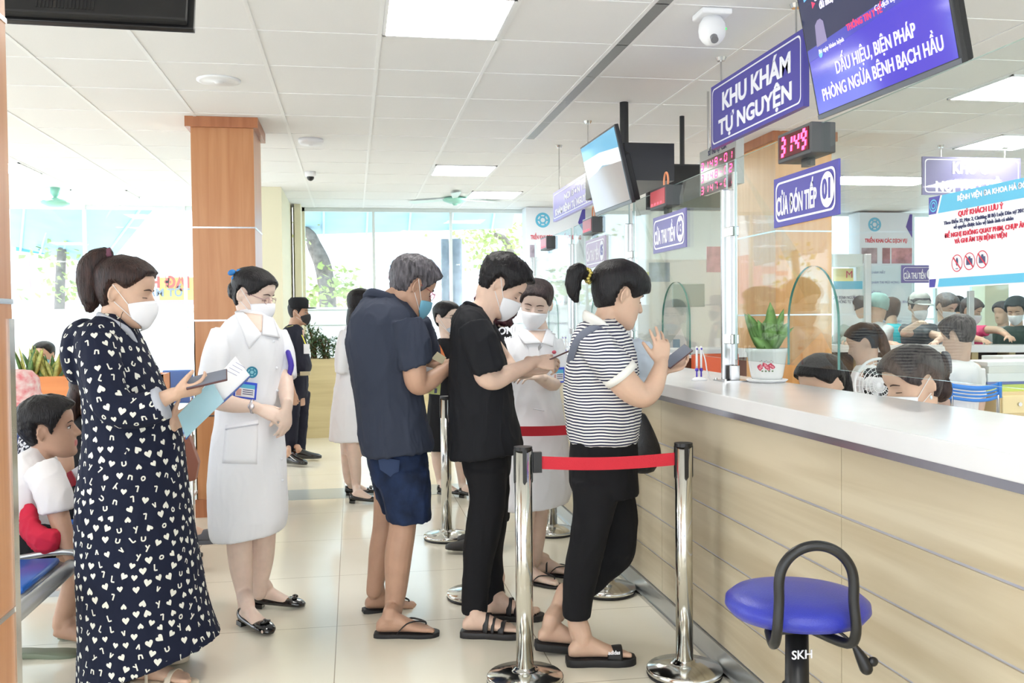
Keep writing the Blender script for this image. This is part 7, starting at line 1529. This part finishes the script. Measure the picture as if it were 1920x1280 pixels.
def seated(y, hu, hv, az, label, rows, top, hairfn, legs=True, s=1.05, sk=SK2, lower=M_blk2, knee=None, arms=()):
    H = at(hu, hv, y); t = person(label, V(at(rows[-1][1] * .5 + rows[-1][2] * .5, 1000, y).x, y, 0)); M = headM(H, s, az, 5); bm = B(); add_head(bm, M); c = at((rows[1][1] + rows[1][2]) / 2, rows[1][0], y); tube(bm, [(M @ V(0, -.03, -.05), .045), (c, .06)], 10, 2); sil(bm, y, [(r[0], r[1] + 6, r[2] - 6, r[3] * .7) for r in rows[1:]], 2)
    for a in arms: limb(bm, y, a)
    hip = at((rows[-1][1] + rows[-1][2]) / 2, rows[-1][0], y); hip.z = .52; dr = V(cos(radians(az)), sin(radians(az)), 0); lt = B()
    for sx in (-1, 1):
        o = V(-dr.y, dr.x, 0) * .1 * sx; k_ = hip + dr * .42 + o * 1.2; f_ = k_ + V(0, 0, -.42) - dr * .03; tube(bm, [(hip + o, .07), (k_, .055), (k_ - V(0, 0, .2), .045), (f_, .034)], 10, 3); Mf = footM(V(f_.x, f_.y, .03) - dr * .05, az); foot(bm, Mf); tube(bm, [(f_, .034), (Mf @ V(.05, 0, .03), .03)], 8, 2); sole('shoe_sole', t, Mf, M_rubber, .02); strap('shoe_strap', t, Mf, .17, .17, M_rubber, .05)
        tube(lt, [(hip + o, .10), (hip + o * 1.1 + dr * .22, .092), (k_, .075), (k_ - V(0, 0, .25), .066)], 12, 3, 'flat')
    bodyobj(t, bm, sk, .01, 3); bm = B(); sil(bm, y, rows, 3); cloth(t, 'top', bm, top, .012, 4, .005); cloth(t, 'trousers', lt, lower, .012, 4, .004)
    hairfn(t, M); return t, M
def hair_long(m, L=.28):
    def f(t, M):
        add_hair(t, M, 'side', m, .012, .018, .0); bm = B(); tube(bm, [(M @ V(0, -.06, .02), .07, .05), (M @ V(0, -.085, -.08), .075, .045), (M @ V(0, -.08, -L * .6), .07, .04), (M @ V(0, -.07, -L), .05, .02)], 14, 3, side=M.to_3x3() @ V(1, 0, 0)); obj('long_hair', bm, m, t, True)
    return f
seated(6.0, 168, 735, 20, 'seated person with long brown hair in a black top, mostly hidden by the navy dress', [(775, 150, 195, .05), (785, 140, 205, .12), (810, 131, 214, .18), (870, 128, 214, .18), (940, 128, 214, .18), (1010, 130, 210, .17)], M_blk, hair_long(H_BROWN))
def hf(t, M): add_hair(t, M, 'f', H_BLACK, .012, .018)
M_hound = mat('houndstooth', (36, 38, 54), .8, noise=(70, .1), col2=(226, 226, 230))
MATS['houndstooth'].node_tree.nodes['Color Ramp'].color_ramp.elements[0].position = .48; MATS['houndstooth'].node_tree.nodes['Color Ramp'].color_ramp.elements[1].position = .52
def hat(t, M):
    add_hair(t, M, 'f', H_BLACK, .010, .012); bm = B(); lathe(bm, [(.002, .15), (.06, .148), (.092, .115), (.104, .05), (.112, .035), (.175, -.005), (.176, -.01), (.112, .025), (.098, .04), (.002, .06)], (0, 0, 0), 40, 0, M); obj('bucket_hat', bm, mat('hat_pink', (226, 130, 134), .8, noise=(30, .3), col2=(240, 226, 220)), t, True)
seated(4.98, 30, 752, 10, 'seated person in a pink patterned bucket hat behind the boy', [(800, 55, 90, .05), (815, 45, 110, .12), (838, 42, 124, .15), (858, 42, 130, .15), (900, 46, 120, .15), (1000, 46, 112, .15)], M_hound, hat, arms=[[(118, 850, -.1, .045), (122, 880, -.12, .042), (108, 905, -.12, .034), (100, 915, -.1, .028)]])
y = 4.75
t = thing('red_wallet', 'red wallet and white papers held beyond the seated boy', 'wallet', tuple(at(125, 905, y))); bm = B(); prism(bm, [at(106, 898, y), at(132, 882, y), at(146, 908, y), at(112, 922, y)], V(0, .02, 0)); bevel(bm, .004); obj('cover', bm, mat('wallet_red', (150, 24, 40), .3), t); bm = B(); prism(bm, [at(130, 884, y + .03), at(158, 866, y + .03), at(158, 905, y + .03), at(144, 912, y + .03)], V(0, .004, 0)); obj('paper', bm, M_paper, t)
def mk(t, M): add_hair(t, M, 'f', H_BLACK, .010, .014); add_mask(t, M, M_maskb); add_eyes(t, M, down=True)
t, M = seated(9.3, 82, 668, -100, 'seated woman with a light blue mask behind the orange planter', [(690, 75, 95, .05), (695, 66, 108, .1), (705, 60, 118, .14), (740, 60, 118, .14), (800, 62, 116, .14)], M_blk, mk, sk=SK3)
bm = B(); tube(bm, [(at(104, 686, 9.16), .012, .004), (at(113, 694, 9.14), .012, .004), (at(116, 710, 9.14), .012, .004)], 6, 2); obj('yellow_strap', bm, mat('lanyard_yellow', (220, 210, 60), .5), t, True)
def slipper_leg():
    y = 5.55; t = person('seated person hidden by the navy dress, only one foot in a grey slide showing', V(at(255, 980, y).x, y, 0)); bm = B(); M = headM(at(240, 700, y + .2), 1., 10, 5); add_head(bm, M); limb(bm, y, [(240, 730, .2, .05), (240, 760, .2, .06)]); sil(bm, y, [(750, 205, 275, .09, .2), (960, 205, 275, .1, .2)], 2); limb(bm, y, [(240, 955, .1, .08), (320, 925, 0, .06), (332, 960, 0, .05), (344, 995, 0, .036)])
    limb(bm, y, [(240, 955, .3, .08), (310, 950, .32, .06), (312, 1030, .32, .045), (312, 1090, .32, .034)]); H = at(312, 1095, y + .32); Mf2 = footM(V(H.x - .05, H.y, .03), 0); foot(bm, Mf2); sole('slide_sole', t, Mf2, M_rubber, .02)
    Mf = footM(at(338, 1014, y), -8, -4, 1.0); foot(bm, Mf); tube(bm, [(at(343, 990, y), .037), (Mf @ V(.055, 0, .08), .034), (Mf @ V(.05, 0, .03), .03)], 10, 2); bodyobj(t, bm, SK3, .008, 3)
    g = mat('slide_grey', (92, 92, 98), .6, bump=(400, .3)); sole('slide_sole', t, Mf, g, .024, .005); strap('slide_strap', t, Mf, .15, .14, g, .085)
    bm = B(); sil(bm, y, [(740, 215, 262, .05, .2), (755, 200, 280, .14, .2), (820, 192, 285, .17, .2), (960, 195, 285, .17, .2)], 3); cloth(t, 'top', bm, M_blk, .014, 3); bm = B(); limb(bm, y, [(230, 950, .15, .11), (290, 930, .02, .09), (326, 928, 0, .075), (332, 965, 0, .07)], cap='flat'); limb(bm, y, [(230, 950, .3, .11), (310, 950, .32, .075), (312, 1050, .32, .06)], cap='flat'); cloth(t, 'trousers', bm, M_blk2, .014, 3); add_hair(t, M, 'f', H_BLACK)
slipper_leg()

# ---------------------------------------------------------------- staff and customers behind the counter
def figure(label, y, u, v, az, s, top, style='m', hm=H_BLACK, pitch=5, mask=None, lean=.0, sk=SK3, seat=False, group=None, wd=.19, extra=None, arms=None, lower=M_blk2, cap=None, eyes=False, sleeve=True, knee=.36):
    H = at(u, v, y); fx = V(cos(radians(az)), sin(radians(az)), 0); sd = V(-fx.y, fx.x, 0); M = headM(H, s, az, pitch)
    hipz = .55 if seat else .92; hip = V(H.x, H.y, hipz) - fx * lean; sh = V(H.x, H.y, H.z - .165 * s) - fx * (lean * .25 + .02)
    t = person(label, V(hip.x, hip.y, 0), group); bm = B(); add_head(bm, M); tube(bm, [(M @ V(0, -.03, -.05), .05), (sh + V(0, 0, .02), .07)], 12, 2)
    mid = sh.lerp(hip, .5); silm(bm, [(sh, wd * .6, .07), (mid, wd * .6, .09), (hip, wd * .6, .09)], az)
    lt = B()
    for sx in (-1, 1):
        o = sd * .09 * sx
        if seat: k_ = hip + fx * knee + o; f_ = V(k_.x, k_.y, .1)
        else: k_ = V(hip.x, hip.y, .48) + o; f_ = V(hip.x, hip.y, .1) + o
        tube(bm, [(hip + o, .07), (k_, .05), (f_, .034)], 8, 2); Mf = footM(V(f_.x, f_.y, .03) - fx * .05, az); foot(bm, Mf); tube(bm, [(f_, .034), (Mf @ V(.05, 0, .03), .03)], 8, 2); gshoe(t, Mf, M_leather)
        tube(lt, [(hip + o, .105), (hip.lerp(k_, .5) + o * .5, .095), (k_, .075), (f_ + V(0, 0, .02), .06)], 10, 3, 'flat')
    cl = B(); silm(cl, [(sh + V(0, 0, .035), .06, .055), (sh + V(0, 0, .015), wd * .62, .075), (sh - V(0, 0, .03), wd * .95, .095), (sh.lerp(hip, .25), wd, .115), (mid, wd * .95, .12), (hip, wd * .95, .125), (hip - V(0, 0, .08), wd * .95, .125)], az, 3)
    for sx, A in zip((-1, 1), arms or (None, None)):
        a = sh + sd * wd * .9 * -sx - V(0, 0, .04)
        if A is None: e = a + V(0, 0, -.27) - fx * .02 + sd * .02 * -sx; w_ = e + fx * (.2 if knee > .3 else .02) + V(0, 0, -.05 if knee > .3 else -.2)
        else: e, w_ = A
        el = a.lerp(e, .75); tube(bm, [(a, .05), (e, .042), (w_, .028)], 10, 4); d = (w_ - e).normalized(); hand(bm, w_, d, V(0, 0, 1) if abs(d.z) < .8 else -fx, sx < 0, .95); tube(cl, [(a, .068), (a.lerp(e, .6), .062), (el, .06)], 12, 2, 'flat')
        if sleeve == 'long': tube(cl, [(el, .056), (e, .052), (e.lerp(w_, .85), .042)], 10, 3, 'flat')
    bodyobj(t, bm, sk, .009, 3); cloth(t, 'top', cl, top, .012, 4, .005, (9, 9, 6), u * .1); cloth(t, 'trousers', lt, lower, .014, 3, .004)
    if style: add_hair(t, M, style, hm, .014, .020, .001)
    if mask: add_mask(t, M, mask)
    if eyes: add_eyes(t, M, down=True)
    if extra: extra(t, M)
    return t, M
def pony(m, pts):
    def f(t, M): bm = B(); tube(bm, [(M @ V(*p[:3]), p[3]) for p in pts], 12, 4); me = bake(bm, .006, 2, name='ponytail'); wrinkle(me, .003, (50, 50, 8), 2); obj('ponytail', me, m, t, True)
    return f
Mst = fab('staff_white', (238, 238, 240))
figure('seated clerk with sleek black hair seen just above the counter', 4.2, 1541, 724, 200, 1.12, Mst, 'f', pitch=22, sk=SK3, seat=True, extra=pony(H_BLACK, [(0, -.08, .04, .03), (0, -.11, .04, .035), (0, -.135, -.02, .035), (0, -.13, -.1, .028), (0, -.12, -.16, .01)]), knee=.16)
def claw(t, M):
    bm = B(); ell(bm, M @ V(0, -.10, .03), .05, .04, .06, M.to_3x3()); ell(bm, M @ V(0, -.09, -.04), .045, .04, .05, M.to_3x3()); me = bake(bm, .007, 2, name='twist'); wrinkle(me, .004, (40, 40, 20), 1); obj('hair_twist', me, H_BROWN, t, True)
    bm = B(); tube(bm, [(M @ V(-.02, -.13, .075), .008), (M @ V(0, -.15, .06), .014), (M @ V(.0, -.15, .03), .012), (M @ V(.0, -.145, .0), .008)], 10, 3); obj('hair_claw', bm, mat('claw_grey', (96, 92, 98), .25), t, True)
    bm = B(); ell(bm, M @ V(.08, -.006, -.04), .005, .005, .008); ell(bm, M @ V(-.08, -.006, -.04), .005, .005, .008); obj('earrings', bm, mat('pearl', (210, 226, 236), .2), t, True)
figure('masked clerk with a hair claw seated behind the glass near the counter edge', 3.4, 1712, 722, 178, 1.14, Mst, 'side', hm=hairm('hair_ash', (84, 74, 74), (40, 34, 38)), pitch=18, mask=M_mask, sk=SK3, seat=True, extra=claw, eyes=True, knee=.16)
figure('clerk with a dark ponytail and white shirt seated facing away in the office', 6.1, 1619, 645, 150, 1.08, Mst, 'f', pitch=22, seat=True, extra=pony(H_BROWN, [(0, -.07, .07, .03), (0, -.095, .075, .034), (0, -.11, .03, .038), (0, -.112, -.03, .038), (0, -.108, -.10, .034), (0, -.105, -.15, .012)]), hm=H_BLACK)
figure('man in a white shirt with cropped grey hair sitting on the blue chair', 5.9, 1796, 632, 112, 1.14, Mst, 'm', hm=hairm('hair_cropped', (112, 106, 106), (64, 60, 62)), pitch=14, seat=True, wd=.20, sk=SK1, lean=-.05)
yb = 9.0
def capf(col):
    def f(t, M): bm = B(); lathe(bm, [(.002, .15), (.06, .142), (.088, .11), (.098, .05), (.094, .045), (.002, .05)], (0, 0, 0), 28, 0, M); o = obj('cap', bm, mat('cap_%d' % col[0], col, .8, noise=(20, .15)), t, True); bm = B(); ell(bm, M @ V(0, .10, .052), .07, .07, .006, M.to_3x3(), 16); obj('cap_brim', bm, mat('cap_%d' % col[0], col, .8), o, True)
    return f
def scrub(t, M): bm = B(); lathe(bm, [(.002, .14), (.06, .135), (.094, .10), (.104, .04), (.100, -.005), (.09, -.012), (.002, .0)], (0, -.01, .0), 28, 0, M); obj('surgical_cap', bm, mat('scrub_green', (150, 190, 186), .8, noise=(12, .2)), t, True)
def A2(u1, v1, y1, u2, v2, y2): return (at(u1, v1, y1), at(u2, v2, y2))
CUST = [
 ('customer in a grey green jacket bending over the far cashier counter', 9.05, 1608, 580, -60, 1.05, fab('jacket_greygreen', (150, 162, 156)), dict(pitch=35, lean=.25, sleeve='long', arms=(A2(1585, 640, 8.9, 1592, 645, 8.7), A2(1618, 640, 8.9, 1618, 645, 8.7)))),
 ('customer with dark hair seen behind the grey green jacket', 9.9, 1590, 585, 150, 1.0, fab('shirt_grey', (180, 184, 186)), dict(style='m')),
 ('customer in a mint surgical cap at the far cashier counter', 9.0, 1646, 577, 12, 1.1, fab('shirt_palegrey', (206, 208, 212)), dict(style=None, extra=scrub, pitch=15, arms=(A2(1640, 640, 9, 1672, 645, 8.6), A2(1650, 640, 9, 1680, 645, 8.8)))),
 ('customer in a turquoise top with a dark brown bob, back turned', 9.7, 1670, 582, 80, 1.08, fab('turquoise', (54, 190, 204)), dict(style='long', hm=H_BROWN)),
 ('customer in a pale cap and white mask with a dark tee at the far counter', 9.0, 1723, 577, -95, 1.14, fab('tee_darkgrey', (96, 100, 106)), dict(style='m', hm=H_GREY, extra=capf((196, 198, 196)), mask=M_mask, pitch=10, sk=SK1, arms=(A2(1695, 625, 8.9, 1722, 606, 8.5), A2(1762, 630, 8.9, 1755, 640, 8.6)))),
 ('customer with parted grey hair and a white mask looking down at the far counter', 9.0, 1774, 576, -75, 1.12, fab('shirt_stripegrey', (176, 178, 182)), dict(style='side', hm=hairm('hair_greyish', (120, 112, 112), (80, 74, 76)), mask=M_mask, pitch=25, sk=SK1, eyes=True)),
 ('customer half hidden behind the man with parted grey hair', 9.9, 1794, 578, 60, 1.05, fab('shirt_white2', (230, 232, 236)), dict(style='m')),
 ('customer in a pink top reaching along the far counter', 9.0, 1820, 584, -55, 1.08, fab('pink', (226, 80, 128)), dict(style='side', hm=hairm('hair_fair', (110, 96, 96), (60, 50, 52)), mask=M_mask, pitch=20, eyes=True, arms=(A2(1822, 632, 8.8, 1842, 637, 8.5), A2(1866, 618, 8.8, 1890, 630, 8.5)))),
 ('customer in a dark green jacket and white mask at the right edge', 9.0, 1905, 583, -140, 1.15, fab('darkgreen', (58, 76, 70)), dict(style='m', hm=hairm('hair_teal', (52, 66, 70), (26, 34, 38)), mask=M_mask, pitch=22, eyes=True, sleeve='long')),
 ('grey haired customer with a grey top behind the pink topped customer', 9.8, 1879, 588, 200, 1.05, fab('grey_top', (160, 168, 168)), dict(style='side', hm=H_GREY)),
]
for l, y, u, v, az, s, top, kw in CUST: figure(l, y + .3, u, v, az, s * 1.03, top, **kw)

# ---------------------------------------------------------------- groups of repeats
GR = {'queue_post': 'steel queue posts along the counter', 'glass_screen': 'glass screens on the counters', 'screen_post': 'steel posts holding the glass screens', 'number_display': 'number displays above the counter windows', 'snake_plant': 'snake plants in the orange planter', 'street_tree': 'trees outside the windows', 'potted_bush': 'bushes in the oak planter', 'window_sign': 'violet window signs on the glass', 'name_badge': 'blue name badges of the nurses', 'mobile_phone': 'phones held in the queue', 'ceiling_fan': 'mint green ceiling fans', 'smoke_detector': 'round fittings on the ceiling', 'security_camera': 'ceiling security cameras', 'barrier_belt': 'red barrier belts', 'pen_holder': 'pen holders on the counter', 'television': 'hanging televisions', 'concrete_pole': 'concrete poles outside', 'hanging_sign': 'hanging violet signs', 'file_stack': 'folders piled on the cabinet', 'wall_poster': 'tall clinic posters', 'ceiling_light': 'ceiling light panels in view', 'shopfront': 'shopfronts outside', 'awning': 'blue awnings outside', 'planter_box': 'planter boxes'}
for o in list(COL.objects):
    if o.parent is None and 'label' in o and 'group' not in o:
        g = GR.get(o.name.split('.')[0])
        if g: o['group'] = g
        elif o['label'].startswith('customer'): o['group'] = 'customers at the far cashier counter'
